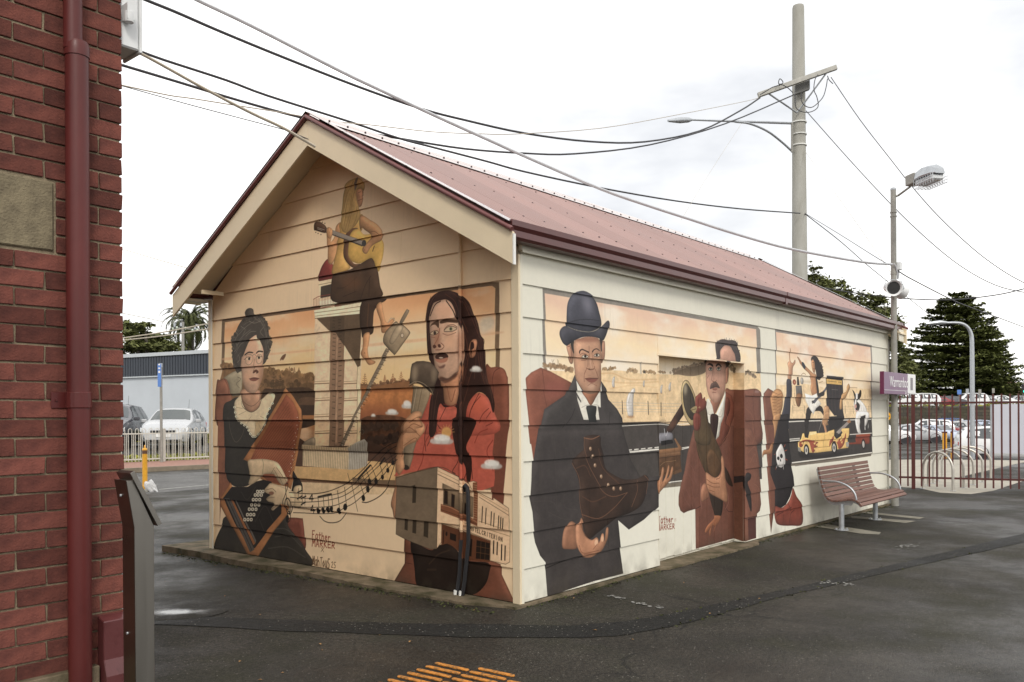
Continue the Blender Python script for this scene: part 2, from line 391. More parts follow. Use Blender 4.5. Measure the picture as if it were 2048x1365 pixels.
class Painter:
    def __init__(s, canvases):
        s.cs = canvases; s.o = (0, 0, 1.)
    def T(s, ox, oy, k):
        s.o = (ox, oy, k)
    def pts(s, t):
        if isinstance(t, str):
            t = [tuple(float(v) for v in q.split(',')) for q in t.split()]
        a = np.array(t, float)
        return a * s.o[2] + np.array(s.o[:2])
    @staticmethod
    def smooth(a, closed, n=5):
        if len(a) < 3:
            return a
        if closed:
            p = np.concatenate([a[-1:], a, a[:2]])
        else:
            p = np.concatenate([a[:1] * 2 - a[1:2], a, a[-1:] * 2 - a[-2:-1]])
        out = []
        for i in range(1, len(p) - 2):
            p0, p1, p2, p3 = p[i - 1], p[i], p[i + 1], p[i + 2]
            for t in np.arange(n) / n:
                out.append(.5 * (2 * p1 + (p2 - p0) * t + (2 * p0 - 5 * p1 + 4 * p2 - p3) * t * t + (3 * p1 - p0 - 3 * p2 + p3) * t ** 3))
        if not closed:
            out.append(p[-2])
        return np.array(out)
    @staticmethod
    def mask(c, q, pad=0):
        x0, y0 = np.floor(q.min(0)).astype(int) - 1 - pad; x1, y1 = np.ceil(q.max(0)).astype(int) + 2 + pad
        x0, y0 = max(x0, 0), max(y0, 0); x1, y1 = min(x1, c.w), min(y1, c.h)
        if x1 <= x0 or y1 <= y0:
            return None
        W, H, SS = x1 - x0, y1 - y0, 3
        acc = np.zeros((H, W + 2), np.float32)
        xa, ya = q[:, 0] - x0, q[:, 1] - y0
        xb, yb = np.roll(xa, -1), np.roll(ya, -1)
        lo, hi = np.minimum(ya, yb), np.maximum(ya, yb)
        sl = (xb - xa) / np.where(yb == ya, 1, yb - ya)
        for j in range(H * SS):
            y = (j + .5) / SS
            k = (lo <= y) & (y < hi)
            if not k.any():
                continue
            xs = np.sort(np.clip(xa[k] + (y - ya[k]) * sl[k], 0, W))
            r = acc[j // SS]
            for a, b in zip(xs[::2], xs[1::2]):
                for e, sg in ((a, 1.), (b, -1.)):
                    i = int(e); f = e - i
                    r[i] += sg * (1 - f) / SS; r[i + 1] += sg * f / SS
        return x0, y0, x1, y1, np.clip(np.cumsum(acc, 1)[:, :W], 0, 1)
    def blend(s, c, m, col, alpha=1.):
        x0, y0, x1, y1, k = m
        v = c.img[y0:y1, x0:x1]
        k = (k * alpha)[..., None]
        v += (col - v) * k
    def f(s, col, t, sm=1, soft=0, rim=0, rk=.45, a=1., tex=0, out=None, ow=1.):
        """filled shape; rim = airbrushed darker edge of that many photo px, tex = brush mottling"""
        p = s.pts(t)
        p = s.smooth(p, True) if sm else p
        for c in s.cs:
            q = c.tex(p)
            if not np.isfinite(q).all():
                continue
            m = s.mask(c, q, int(soft * 3))
            c.last = m
            if m is None:
                continue
            x0, y0, x1, y1, k = m
            g = s.scale(c, p)
            if soft:
                k = box_blur(k, soft * g); m = (x0, y0, x1, y1, k)
            cc = hx(col)[None, None] * np.ones(k.shape + (1,), np.float32)
            if rim:
                e = box_blur(k, rim * g)
                cc = cc * (1 - .62 * rk * np.clip(2 - 2 * e, 0, 1) ** 1.2)[..., None]
                # modelled form: painted light from the upper left, fading round the far side
                if min(k.shape) > 8:
                    R_ = max(2., rim * g * 2.6); e2 = box_blur(k, R_)
                    gy, gx = np.gradient(e2); li = np.clip((gx * .75 - gy * .65) * R_ * 2.2, -1, 1)
                    cc = np.clip(cc * (1 + .55 * rk * np.where(li > 0, li * 1.1, li))[..., None] + np.clip(li, 0, 1)[..., None] * .035, 0, 1)
            if k.size > 900:      # brush and spray mottling
                tn = fbm(k.shape[0], k.shape[1], 22, x0 * 3 + y0 * 5, 4) - .5
                tf = fbm(k.shape[0], int(k.shape[1] * .6) + 2, 4, x0 + y0, 2)[:, (np.arange(k.shape[1]) * .6).astype(int)] - .5
                cc = cc * (1 + .16 * tn + .10 * tf)[..., None]
            if tex:
                cc = cc * (1 + tex * (fbm(k.shape[0], k.shape[1], 14 + 10 * rim, x0 * 7 + y0, 4) - .5) * 2)[..., None]
            s.blend(c, m, cc, a)
            c.last = m
        if out:
            s.s(out, ow, None, raw=np.concatenate([p, p[:1]]))
    @staticmethod
    def scale(c, p):
        m = p.mean(0)
        d = c.tex(np.array([m, m + [0, 1.]]))
        return max(.2, float(np.hypot(*(d[1] - d[0]))))
    def s(s, col, w, t, sm=1, raw=None, a=1.):
        p = raw if raw is not None else s.pts(t)
        if raw is None and sm:
            p = s.smooth(p, False)
        for c in s.cs:
            q = c.tex(p); g = s.scale(c, p); r = max(w * g / 2, .45)
            x0, y0 = np.floor(q.min(0) - r - 2).astype(int); x1, y1 = np.ceil(q.max(0) + r + 2).astype(int)
            x0, y0 = max(x0, 0), max(y0, 0); x1, y1 = min(x1, c.w), min(y1, c.h)
            if x1 <= x0 or y1 <= y0:
                continue
            k = np.zeros((y1 - y0, x1 - x0), np.float32)
            for A, B in zip(q[:-1], q[1:]):
                bx0, by0 = np.floor(np.minimum(A, B) - r - 1).astype(int) - (x0, y0)
                bx1, by1 = np.ceil(np.maximum(A, B) + r + 2).astype(int) - (x0, y0)
                bx0, by0 = max(bx0, 0), max(by0, 0); bx1, by1 = min(bx1, x1 - x0), min(by1, y1 - y0)
                if bx1 <= bx0 or by1 <= by0:
                    continue
                X = np.arange(bx0, bx1)[None] + .5 + x0; Y = np.arange(by0, by1)[:, None] + .5 + y0
                d = B - A; L = max(float(d @ d), 1e-9)
                u = np.clip(((X - A[0]) * d[0] + (Y - A[1]) * d[1]) / L, 0, 1)
                D = np.hypot(X - A[0] - u * d[0], Y - A[1] - u * d[1])
                v = k[by0:by1, bx0:bx1]
                np.maximum(v, np.clip(r - D + .5, 0, 1), out=v)
            s.blend(c, (x0, y0, x1, y1, k), hx(col), a)
    def e(s, col, cx, cy, rx, ry=None, rot=0, **kw):
        ry = ry or rx
        th = np.linspace(0, 2 * np.pi, 21)[:-1]
        x, y = rx * np.cos(th), ry * np.sin(th)
        cr, sr = np.cos(np.radians(rot)), np.sin(np.radians(rot))
        s.f(col, [(cx + a * cr - b * sr, cy + a * sr + b * cr) for a, b in zip(x, y)], sm=0, **kw)
    def airbrush(s, col, al, cx, cy, rx, ry=None, rot=0):
        """soft spot kept inside the last filled shape"""
        ry = ry or rx
        th = np.linspace(0, 2 * np.pi, 17)[:-1]
        cr, sr = np.cos(np.radians(rot)), np.sin(np.radians(rot))
        x, y = rx * np.cos(th), ry * np.sin(th)
        p = s.pts([(cx + a * cr - b * sr, cy + a * sr + b * cr) for a, b in zip(x, y)])
        for c in s.cs:
            if c.last is None:
                continue
            q = c.tex(p); g = max(1., (q.max(0) - q.min(0)).min() / 4)
            m = s.mask(c, q, int(g * 2.5))
            if m is None:
                continue
            k = box_blur(m[4], g)
            full = np.zeros((c.h, c.w), np.float32)
            full[m[1]:m[3], m[0]:m[2]] = k
            L = c.last
            s.blend(c, (L[0], L[1], L[2], L[3], L[4] * full[L[1]:L[3], L[0]:L[2]]), hx(col), al)
    def grad(s, t, stops, sm=0, cloud=None, seed=1, cell=.35, thr=.5):
        """sky or field: colour by height on the wall (stops: z, hex), with painted clouds"""
        p = s.pts(t); p = s.smooth(p, True) if sm else p
        zs = np.array([z for z, _ in stops]); cols = np.array([hx(h) for _, h in stops])
        for c in s.cs:
            m = s.mask(c, c.tex(p)); c.last = m
            if m is None:
                continue
            x0, y0, x1, y1, k = m
            n = fbm(c.h, int(c.w / 2.4) + 2, cell * c.ppm * .6, seed, 5)[:, (np.arange(c.w) / 2.4).astype(int)][y0:y1, x0:x1]
            z = c.v0 + (np.arange(y0, y1) + .5)[:, None] / c.ppm + (n - .5) * .55
            col = np.stack([np.interp(z, zs, cols[:, i]) for i in range(3)], -1).astype(np.float32)
            if cloud:
                n2 = fbm(c.h, int(c.w / 2.4) + 2, cell * c.ppm * .42, seed + 9, 5)[:, (np.arange(c.w) / 2.4).astype(int)][y0:y1, x0:x1]
                kk = np.clip((n2 - thr + .06) * 3.6, 0, 1)[..., None] * .78
                col = col + (hx(cloud) - col) * kk
            s.blend(c, m, col)
    def clip_noise(s, col, thr, cell, seed, al=.8, gain=8, band=None):
        """mottle the last shape with blotches"""
        for c in s.cs:
            if c.last is None:
                continue
            x0, y0, x1, y1, k = c.last
            n = fbm(k.shape[0], k.shape[1], max(3, cell * c.ppm), seed, 4)
            s.blend(c, (x0, y0, x1, y1, k * np.clip((n - thr) * gain, 0, 1)), hx(col), al)
    def bush(s, col, t, n, r, seed):
        """a ragged row of leafy blobs along a line"""
        p = s.pts(t); rr = np.random.RandomState(seed); o = s.o; s.o = (0, 0, 1.)
        r = r * .62
        for i in range(int(n * 2.4)):
            u = rr.rand() * (len(p) - 1); j = int(u); q = p[j] + (p[j + 1] - p[j]) * (u - j)
            k = 1 + .13 * rr.randn(); R = r * (.6 + .8 * rr.rand())
            c = np.clip(hx(col) * k, 0, 1)
            s.e('%02x%02x%02x' % tuple(int(v * 255) for v in c), q[0] + rr.randn() * r * .7, q[1] + rr.randn() * r * .75, R * .8, R, a=.8)
        s.o = o
    def pine(s, col, x, y0, y1, w=.4):
        """tiny araucaria silhouette"""
        s.s(col, 1.1, [(x, y0), (x, y1)], sm=0)
        h = y1 - y0
        for i in range(5):
            y = y0 + h * (.12 + .17 * i); ww = h * w * (.25 + .2 * i) * .6
            s.s(col, 1., [(x - ww, y + ww * .1), (x, y + h * .06), (x + ww, y - ww * .1)], sm=0)
    def cloud(s, x, y, rx, ry):
        for dx, dy, k, c in ((-.5, .25, .45, 'a8a49a'), (.45, .3, .45, 'a29e95'), (0, .15, .6, 'b4b0a6'), (-.15, -.3, .5, 'd0cbc0'), (.2, -.2, .45, 'c4c0b6')):
            s.e(c, x + dx * rx, y + dy * ry, rx * k, ry * k, soft=.8, a=.85)
    GL = {'F': "0,0 0,1|0,0 .9,-.05|0,.48 .6,.42", 'a': ".8,.4 .4,.32 .05,.55 .1,.95 .5,1 .8,.7|.8,.35 .85,1", 't': ".4,.05 .4,.9 .75,1|0,.38 .85,.33",
          'h': "0,0 .05,1|.05,.6 .5,.35 .8,.55 .8,1", 'e': ".05,.68 .8,.62 .6,.35 .15,.4 .05,.75 .35,1 .85,.92", 'r': ".05,.35 .1,1|.1,.6 .4,.35 .8,.4",
          'M': "0,1 .12,0 .48,.6 .85,0 1,1", 'A': "0,1 .45,0 .9,1|.18,.65 .75,.65", 'R': "0,1 .05,0 .75,.1 .7,.45 .05,.52|.2,.52 .9,1", 'K': "0,0 .03,1|.8,0 .05,.55|.1,.5 .9,1",
          'E': ".85,.02 0,.05 .02,.98 .9,.95|.02,.5 .7,.48", 'x': "0,.3 .9,1|.85,.3 0,1", 'o': ".4,.35 .05,.65 .4,1 .8,.7 .4,.35", 'u': "0,.3 .1,.9 .5,1 .8,.8 .85,.3|.85,.3 .9,1",
          'S': ".9,.05 .2,.05 .15,.4 .8,.6 .75,1 0,1", 'T': "0,.05 1,0|.5,.05 .5,1", '2': ".05,.2 .5,0 .8,.25 .05,1 .9,.95", '5': ".85,0 .15,.02 .1,.45 .7,.5 .7,.95 .05,1",
          'H': "0,0 0,1|.85,0 .85,1|0,.5 .85,.5", 'O': ".4,0 0,.5 .4,1 .85,.5 .4,0", 'L': "0,0 0,1 .8,1", 'C': ".85,.15 .4,0 0,.5 .4,1 .85,.85", 'I': ".4,0 .4,1", 'N': "0,1 0,0 .85,1 .85,0", '4': ".7,1 .7,0 0,.65 1,.65",
          'W': "0,0 .25,1 .5,.3 .75,1 1,0", 'm': "0,.35 0,1|0,.5 .3,.35 .5,.5 .5,1|.5,.5 .8,.35 1,.5 1,1", 'n': "0,.35 0,1|0,.5 .4,.35 .8,.5 .8,1", 'b': "0,0 0,1 .7,1 .8,.6 .4,.35 0,.55", 'l': ".3,0 .3,1"}
    def text(s, col, w, word, x0, y0, x1, y1, h0, h1=None, gap=.25):
        """hand lettering along the line (x0,y0)-(x1,y1) = tops; heights h0 to h1"""
        h1 = h1 or h0; n = len(word)
        for i, ch in enumerate(word):
            if ch == ' ':
                continue
            a, b = i / n, (i + 1 - gap) / n
            for st in s.GL[ch].split('|'):
                q = []
                for t in st.split():
                    gx, gy = (float(v) for v in t.split(','))
                    u = a + (b - a) * gx
                    q.append((x0 + (x1 - x0) * u, y0 + (y1 - y0) * u + (h0 + (h1 - h0) * u) * gy))
                s.s(col, w, q, sm=0)

def paint_gable(P):
    A1, A2, A3, A4, A5, A6 = (400, 550, .21985), (400, 820, .25641), (600, 320, .21968), (600, 600, .21968), (740, 560, .21985), (740, 850, .27828)
    PX = (0, 0, 1.)
    # --- framed landscape behind the sitters
    P.T(*PX)
    P.f('675138', "445,640 540,627 740,597 870,580 985,565 999,565 1001,600 1001,760 995,800 990,980 770,976 600,955 446,935", sm=0)
    P.grad("451,645 640,619 820,592 985,572 992,577 993,760 993,970 770,960 600,944 451,925",
           [(.9, '6b4a2c'), (1.5, '96602e'), (1.72, 'd09c60'), (1.95, 'd9a868'), (2.12, 'dcae74'), (2.3, 'd8ae80'), (2.5, 'd3a06a'), (2.75, 'c98e58')], cloud='d9c09a', thr=.56, cell=.5, seed=4)
    P.f('c09468', "452,716 520,709 631,699 631,702 520,713 452,721", soft=1, a=.6)
    P.f('c09468', "724,690 860,676 995,664 995,669 860,682 724,695", soft=1, a=.6)
    P.f('b9b09a', "960,640 985,632 990,655 965,668", soft=5, a=.7)
    # distant hills and paddocks
    P.T(*A1)
    P.f('7c5a34', "215,830 240,800 290,812 330,850 480,870 600,865 640,835 700,878 760,900 795,872 850,890 930,908 1050,920 1050,1365 215,1365", tex=.25)
    P.bush('74552f', "230,830 330,860 600,880 700,890 850,900 1050,940", 60, 6, 3)
    P.bush('5f4628', "600,980 800,1010 1050,1010", 40, 7, 5)
    P.f('46321f', "580,1065 700,1040 1050,1050 1050,1365 560,1365", tex=.2)
    P.f('59402a', "905,1185 925,1120 1050,1120 1050,1185"); P.f('3a2a1d', "920,1185 1050,1185 1050,1275 940,1275", sm=0)
    P.f('97602c', "945,1278 1050,1278 1050,1310 945,1310", sm=0)
    for x, y0, y1 in ((680, 880, 1040), (740, 920, 1020), (900, 1080, 1180)):
        P.pine('4a3823', x, y0, y1, .5)
    for x, y0, y1 in ((818, 835, 905), (863, 842, 895), (905, 845, 890)):
        P.pine('6f4e2e', x, y0, y1)
    P.f('6b4a31', "738,778 758,738 790,720 788,745 768,778 755,770"); P.s('4c3524', .8, "745,782 765,760 785,725")
    P.T(*A4)
    P.bush('6b4a2e', "555,790 640,800 760,770 900,760 1010,740", 50, 5, 8)
    P.f('80552e', "555,780 700,790 800,770 1010,745 1010,830 555,830")
    P.f('a5652a', "555,820 800,825 1040,810 1040,1000 940,1095 555,1095", tex=.18); P.airbrush('7c4526', .8, 750, 1080, 300, 120)
    P.f('8a4f26', "555,830 1040,815 1040,830 555,845", soft=2, a=.6)
    P.f('57361f', "555,1090 1000,1090 900,1365 870,1500 555,1500", tex=.35)
    P.bush('4a3526', "560,1180 700,1150 900,1150", 40, 7, 9); P.bush('3f2c20', "600,1300 750,1280 900,1250", 40, 8, 10)
    for x, y0, y1 in ((600, 670, 770), (782, 685, 745), (855, 672, 755), (930, 655, 755)):
        P.pine('7a4c2a', x, y0, y1)
    P.T(*A2)
    P.f('4c3425', "760,220 900,270 1310,240 1365,260 1480,300 1530,320 1530,400 1300,410 760,440")
    P.f('bb945a', "735,440 960,448 1190,462 1300,400 1365,400 1540,425 1545,548 1365,545 1000,505 735,490 735,545", sm=0, tex=.06)
    P.f('bb945a', "735,440 1200,455 1200,560 735,545", sm=0)
    P.f('6f5238', "735,540 1000,550 1365,568 1540,590 1540,612 1365,600 1000,572 735,562", sm=0)
    P.f('c4a67a', "735,562 1000,572 1365,600 1540,612 1540,660 735,660", sm=0)
    # --- left armchair and the zither player
    P.T(*A1)
    P.f('8e8266', "215,945 370,865 395,1000 375,1090 290,1095 265,985", rim=3)
    P.f('7a4a31', "158,1365 160,990 188,957 230,943 258,968 285,1060 310,1200 315,1365", rim=4)
    P.s('4f281c', 1, "230,950 262,1010 275,1090")
    P.T(*A2)
    P.f('7a4a31', "143,-10 200,-10 225,300 255,560 170,700 165,895 150,500", sm=0)
    P.f('6c3827', "650,850 700,840 790,845 812,870 830,1080 740,1020", rim=3)
    P.f('2e2922', "130,1080 120,1060 140,985 180,900 240,820 640,800 700,910 780,1010 830,1090 880,1215 470,1145", rim=3, rk=.3)
    for a in ("560,930 680,930 780,1010", "590,990 700,980 800,1070", "540,1080 690,1070 830,1150"):
        P.s('49443b', 2.2, a, a=.7)
    P.f('312d26', "195,-40 240,-70 310,-100 480,-60 560,-20 580,100 470,330 420,560 300,600 230,560 205,480 200,250 188,60", rim=4, rk=.3)
    P.s('5d5440', .8, "228,60 240,150 270,230 300,250 340,190 355,110")
    P.f('c9b48c', "275,-45 300,-95 345,-135 400,-100 470,-72 545,-135 590,-110 560,-20 530,40 510,110 470,180 435,208 400,190 370,130 300,80", rim=2, rk=.25)
    for a in ("290,-20 340,-10", "310,40 370,10", "370,110 410,50", "430,190 440,120", "480,160 465,110", "520,70 480,50"):
        P.s('8a7350', .7, a)
    for x, y in ((276,-20),(284,20),(292,52),(304,84),(326,104),(350,120),(372,136),(386,160),(400,186),(418,206),(440,208),(462,188),(486,158),(508,118),(524,70),(534,30),(550,-10),(572,-50)):
        P.e('ded0ae', x, y, 9, 9); P.e('4a4030', x, y, 3.5, 4)
    P.s('e0d3b4', .9, "278,0 300,80 370,132 400,195 430,215 470,190 512,118 532,30")
    P.s('3a3022', .8, "282,10 305,85 372,135 402,192 432,210 470,184 508,112", a=.6)
    P.T(*A1)
    P.f('ae8160', "385,1050 550,1050 556,1120 548,1200 475,1248 405,1195", rim=4)
    P.s('4d3826', .8, "388,1080 400,1150 475,1195 540,1150 552,1090")
    P.s('3d2f22', 1., "385,1150 400,1205 475,1250 540,1210 565,1140")
    P.f('453e35', "340,890 310,800 303,690 312,620 345,490 388,410 424,380 420,345 436,314 468,304 496,318 508,362 560,372 605,415 632,490 640,590 640,700 612,790 590,815 560,830 400,870 370,880", rim=3, rk=.3)
    for a in ("350,560 420,480 500,420", "340,640 400,560 470,500", "330,720 370,640 420,600", "540,400 590,480 620,580", "440,400 500,390 550,430"):
        P.s('756c60', 1.1, a, a=.8)
    for a in ("330,600 345,540 400,480", "320,700 345,640 400,580", "345,800 350,740 400,690", "420,420 470,400 520,410", "590,450 615,520 620,640", "560,400 600,450", "600,600 610,680 600,760", "400,460 450,430 500,440"):
        P.s('6a6156', .9, a, a=.8)
    for a in ("350,500 320,560 315,620", "625,480 645,580 630,700", "600,820 640,840 630,870", "350,930 380,950 340,990 370,1030", "560,990 590,1000 560,1030", "430,600 400,700 380,790"):
        P.s('3a2f24', .7, a)
    P.f('bf9676', "385,800 395,720 425,650 440,590 490,545 530,540 552,590 580,640 588,720 585,830 578,930 552,1015 520,1070 475,1078 430,1050 400,980 384,880", rim=5, rk=.4)
    P.airbrush('d0a078', .7, 470, 640, 60, 60); P.airbrush('cc9870', .6, 440, 930, 35, 60); P.airbrush('7f5638', .6, 565, 930, 30, 110)
    P.f('433b32', "388,745 384,700 420,610 465,548 520,530 535,540 500,560 455,600 425,670 402,735"); P.f('433b32', "525,530 560,560 590,640 592,715 578,660 550,600 530,570")
    P.bush('463f35', "352,500 318,570 306,640 312,740 330,820 350,870", 26, 4.2, 71); P.bush('463f35', "600,430 632,500 642,590 636,690 612,780", 24, 3.8, 72); P.bush('423b32', "400,420 460,385 540,378 600,420", 16, 3.6, 73)
    for a in ("330,600 352,548 335,520", "322,700 345,660 330,620", "628,520 645,560 630,610", "625,640 640,690 618,730", "430,560 470,520 520,515", "350,800 372,770 360,730", "450,420 500,440 560,420", "380,470 420,500 400,550", "585,480 560,520 590,560"):
        P.s('83796a', .9, a, a=.8)
    P.f('2e251e', "415,725 450,700 490,705 488,714 450,712 420,735"); P.f('2e251e', "518,712 540,690 580,695 578,706 545,702 522,718")
    P.e('c8ad8a', 455, 765, 26, 14); P.e('2c241c', 458, 765, 10, 12); P.e('c8ad8a', 548, 755, 24, 13); P.e('2c241c', 547, 755, 10, 12)
    P.s('7d6c54', 1.1, "425,770 435,730 465,725 490,745 488,790 460,820 430,805 425,770"); P.s('7d6c54', 1.1, "522,755 535,730 560,725 578,750 570,795 545,810 526,790 522,755"); P.s('7d6c54', 1., "488,735 505,722 522,740")
    P.s('2c211a', .8, "412,775 440,750 470,752"); P.s('2c211a', .8, "528,745 550,738 575,748")
    P.s('7d5238', 1.4, "505,770 500,840 490,880"); P.f('5a3826', "485,890 500,868 520,862 540,885 520,900 515,885 495,897")
    P.f('7d4a38', "460,945 500,932 545,944 510,968 470,962"); P.s('3c231a', .9, "455,946 500,944 548,944")
    # zither (autoharp)
    P.T(*A2)
    P.f('9a6230', "677,-172 735,-100 800,0 806,75 790,200 770,330 745,480 715,620 690,600 530,570 450,520 385,405 345,388 400,300 470,200 560,40", sm=0, rim=2, rk=.25)
    P.f('854526', "677,-120 735,-60 775,20 785,80 765,220 745,340 720,480 690,590 540,560 470,500 400,390 440,300 500,200 580,50", sm=0, rim=4, rk=.25)
    P.airbrush('a05a30', .7, 560, 260, 110, 190, 25)
    for i in range(22):
        u = i / 21
        x0, y0 = 610 + 150 * u, -30 + 90 * u if i < 8 else -10 + 560 * (u - .3) * .9
        P.s('53301b', .7, [(695 + 68 * min(1, u * 1.6) - 60 * max(0, u - .6), -60 + 520 * u), (420 + 250 * u, 370 + 190 * u)], sm=0)
    for i in range(16):
        P.e('c9b9a0', 770 - i * 4.6 + (i % 2) * 12, 60 + i * 30, 3.5)
    P.f('9a6230', "245,565 165,695 160,740 250,900 385,1135 425,1140 465,1142 560,980 690,815 720,640 640,700 400,900 330,760", sm=0, rim=2)
    P.f('241e19', "255,600 190,690 210,740 280,880 400,1090 440,1075 540,930 640,810 640,700 560,560 500,545 440,560 380,600", sm=0)
    P.f('4c4640', "200,690 240,690 435,1090 400,1110", sm=0); P.f('8d5424', "243,700 262,705 440,1040 425,1055", sm=0); P.f('5c564e', "275,700 290,710 445,1020 440,1040", sm=0)
    P.s('1c1815', 1.3, "222,700 415,1095"); P.s('3a342d', 1.1, "330,640 380,700 440,600"); P.s('3a342d', 1.1, "440,870 510,750 580,870")
    P.s('3a342d', 1.1, "470,850 510,940")
    for y, xs in ((637, (457, 478, 499)), (664, (440, 463, 488)), (700, (426, 450, 476)), (741, (407, 435, 463)), (775, (390, 415, 442)), (817, (377, 402, 427)), (855, (358, 383, 408))):
        for x in xs:
            P.f('bdb39a', [(x - 9, y - 11), (x + 9, y - 11), (x + 9, y + 11), (x - 9, y + 11)]); P.e('3a332a', x, y, 4.5, 6)
    P.f('211d19', "735,478 765,520 800,575 808,640 800,750 740,760 715,700 730,560", rim=2)
    P.f('b79d74', "735,620 765,590 800,605 806,740 740,755", rim=2)
    P.f('b99e76', "380,400 430,386 495,383 560,392 610,410 640,445 668,495 690,550 683,560 650,590 605,545 590,505 540,500 500,510 430,570 385,580 398,500", rim=3, rk=.4)
    for a in ("590,470 630,540 655,588", "605,450 650,510 676,560", "560,505 590,450"):
        P.s('5a4630', .9, a)
    P.s('5a5138', 1., "494,385 503,430 497,500")
    P.f('b99e76', "508,630 535,590 562,572 640,596 700,625 745,650 748,745 690,745 640,735 600,765 575,785 560,770 590,730 545,715 528,690 570,655 540,655", rim=3, rk=.4)
    for a in ("520,625 570,615 600,640", "530,690 590,680", "565,775 610,740"):
        P.s('5a4630', .9, a)
    P.e('7a5138', 565, 650, 20, 14)
    # --- tower with its long gauge
    P.T(*A4)
    P.f('d0b48c', "145,165 570,125 558,1290 520,1330 140,1330", sm=0, tex=.05)
    P.f('85664a', "283,150 415,140 405,1330 275,1330", sm=0)
    P.f('584530', "160,172 350,150 566,130 556,600 530,615 480,520 400,395 355,340 330,300 285,285 270,275", sm=0)
    P.f('4c3b29', "283,150 415,140 410,420 355,340 330,300 285,285", sm=0)
    P.f('a5805e', "335,320 356,345 350,1330 324,1330", sm=0, rim=2)
    for i in range(26):
        y = 165 + i * 26 + i * i * .75
        P.s('2f2419', 1., [(308 - i * .25, y), (330 - i * .1, y + 3)], sm=0); P.s('2f2419', 1., [(360, y + 18), (384, y + 14)], sm=0)
    for y in (742, 895, 1043, 1195):
        for x0, x1 in ((145, 274), (410, 528)):
            P.s('8a6a48', .9, [(x0, y + 4), (x1, y - 3)], sm=0); P.s('7a5c3e', 1.8, [(x0, y + 24), (x1, y + 18)], sm=0)
    P.f('d2bc92', "530,620 556,600 556,1290 530,1300", sm=0); P.s('6d5335', 1, "530,615 528,1290")
    P.f('d6c5a0', "132,95 350,62 572,22 576,90 562,130 350,150 145,170", sm=0)
    P.s('6d5638', 1.1, "135,120 350,92 574,58"); P.s('6d5638', .9, "145,150 350,125 566,98"); P.s('4c3b26', 1.2, "145,170 350,150 566,130")
    P.s('5d5442', 1., "548,1205 575,1180 590,1205 575,1228 560,1205")
    P.T(*A2)
    P.f('8b7a5f', "808,275 830,245 900,215 900,290 808,290", rim=2)
    P.f('bda57c', "806,270 900,278 1030,292 1150,292 1225,255 1290,228 1315,255 1312,435 1240,462 1180,467 1000,452 808,437", sm=0)
    P.f('a39b8a', "1165,300 1225,255 1290,228 1315,255 1312,435 1240,462 1165,467", sm=0)
    for i in range(38):
        x = 812 + i * 13.3
        P.s('55432e', .8, [(x, 282 if x < 1150 else 290 - (x - 1150) * .3), (x, 440 + (x - 808) * .06)], sm=0)
    # --- woman with guitar on the parapet
    P.T(*A3)
    P.f('6f2a22', "178,1105 186,1040 215,960 260,905 305,940 315,1080", rim=3)
    P.f('cdb890', "178,1108 315,1080 320,1340 190,1350", sm=0); P.s('6d5335', .9, "175,1140 310,1112")
    P.f('3f352b', "197,1155 310,1128 310,1240 197,1262", sm=0)
    P.f('d6c8a6', "185,1290 380,1255 380,1300 190,1345", sm=0)
    for i in range(17):
        x = 134 + i * 14
        P.s('7a3526', .9, [(x, 1272 - i * 3 + (0 if i > 3 else (3 - i) * -1)), (x + 2, 1355 - i * 4)], sm=0)
    P.s('7a3526', 1.3, "134,1272 185,1245 300,1225"); P.s('7a3526', 1.1, "134,1362 250,1340 370,1320")
    P.f('b8834f', "325,700 335,610 375,570 420,600 400,700 350,760 345,850 315,930 290,955 262,920 258,760 250,650 265,625 300,640 305,670 292,750", rim=3)
    P.f('b78b3c', "318,930 335,850 350,760 372,660 378,570 545,500 580,520 575,640 480,760 420,900 470,990 310,1045", rim=4, tex=.1)
    P.f('5c3d26', "405,880 410,740 440,660 490,625 540,640 470,760 455,860 500,945 560,950 520,985 470,970", rim=2)
    P.f('bf9436', "445,850 455,720 490,650 530,632 560,645 590,680 640,680 690,665 735,710 770,770 765,890 735,990 715,1015 680,920 640,905 560,945 500,935 465,905", rim=3, rk=.3)
    P.f('b8834f', "552,510 590,512 640,545 700,580 745,625 765,670 745,735 690,765 650,800 615,858 580,840 578,800 620,750 660,690 600,640 575,620 560,640 548,580", rim=3)
    P.s('70472c', .9, "640,665 690,655 740,690"); P.s('70472c', .8, "580,800 600,830"); P.s('3a2a1a', 2, "683,788 670,832")
    P.f('5f5246', "235,610 262,628 590,740 600,775 570,790 420,730 240,665", sm=0, rim=2)
    for k in range(4):
        P.s('b7ab98', .6, [(250, 628 + k * 9), (590, 750 + k * 9)], sm=0)
    P.e('3c3a35', 588, 760, 20, 30)
    P.f('4d3626', "133,590 150,565 190,568 240,605 245,640 235,668 150,645 135,640", rim=2); P.s('b9ae9a', .7, "165,618 230,640"); P.s('b9ae9a', .6, "165,630 210,645")
    for x, y in ((184, 555), (208, 570), (232, 580), (152, 662), (173, 672), (200, 682)):
        P.e('2a2119', x, y, 4, 6)
    P.f('b8834f', "250,650 262,615 300,632 305,680 285,720 258,700", rim=2); P.s('70472c', .7, "268,625 262,660"); P.s('70472c', .7, "285,628 280,668")
    P.f('b07c50', "510,260 560,262 585,290 580,330 585,360 572,420 545,435 520,430", rim=3)
    P.s('5a3a28', .8, "538,300 560,292"); P.s('6d3f30', 1., "538,375 578,358"); P.s('6a4530', .8, "575,290 585,325 572,332")
    P.f('a98542', "490,180 540,168 580,190 596,240 585,285 560,262 520,290 530,380 550,440 552,520 520,590 470,640 430,668 390,640 378,560 395,440 400,330 420,240 450,200", rim=3, rk=.35)
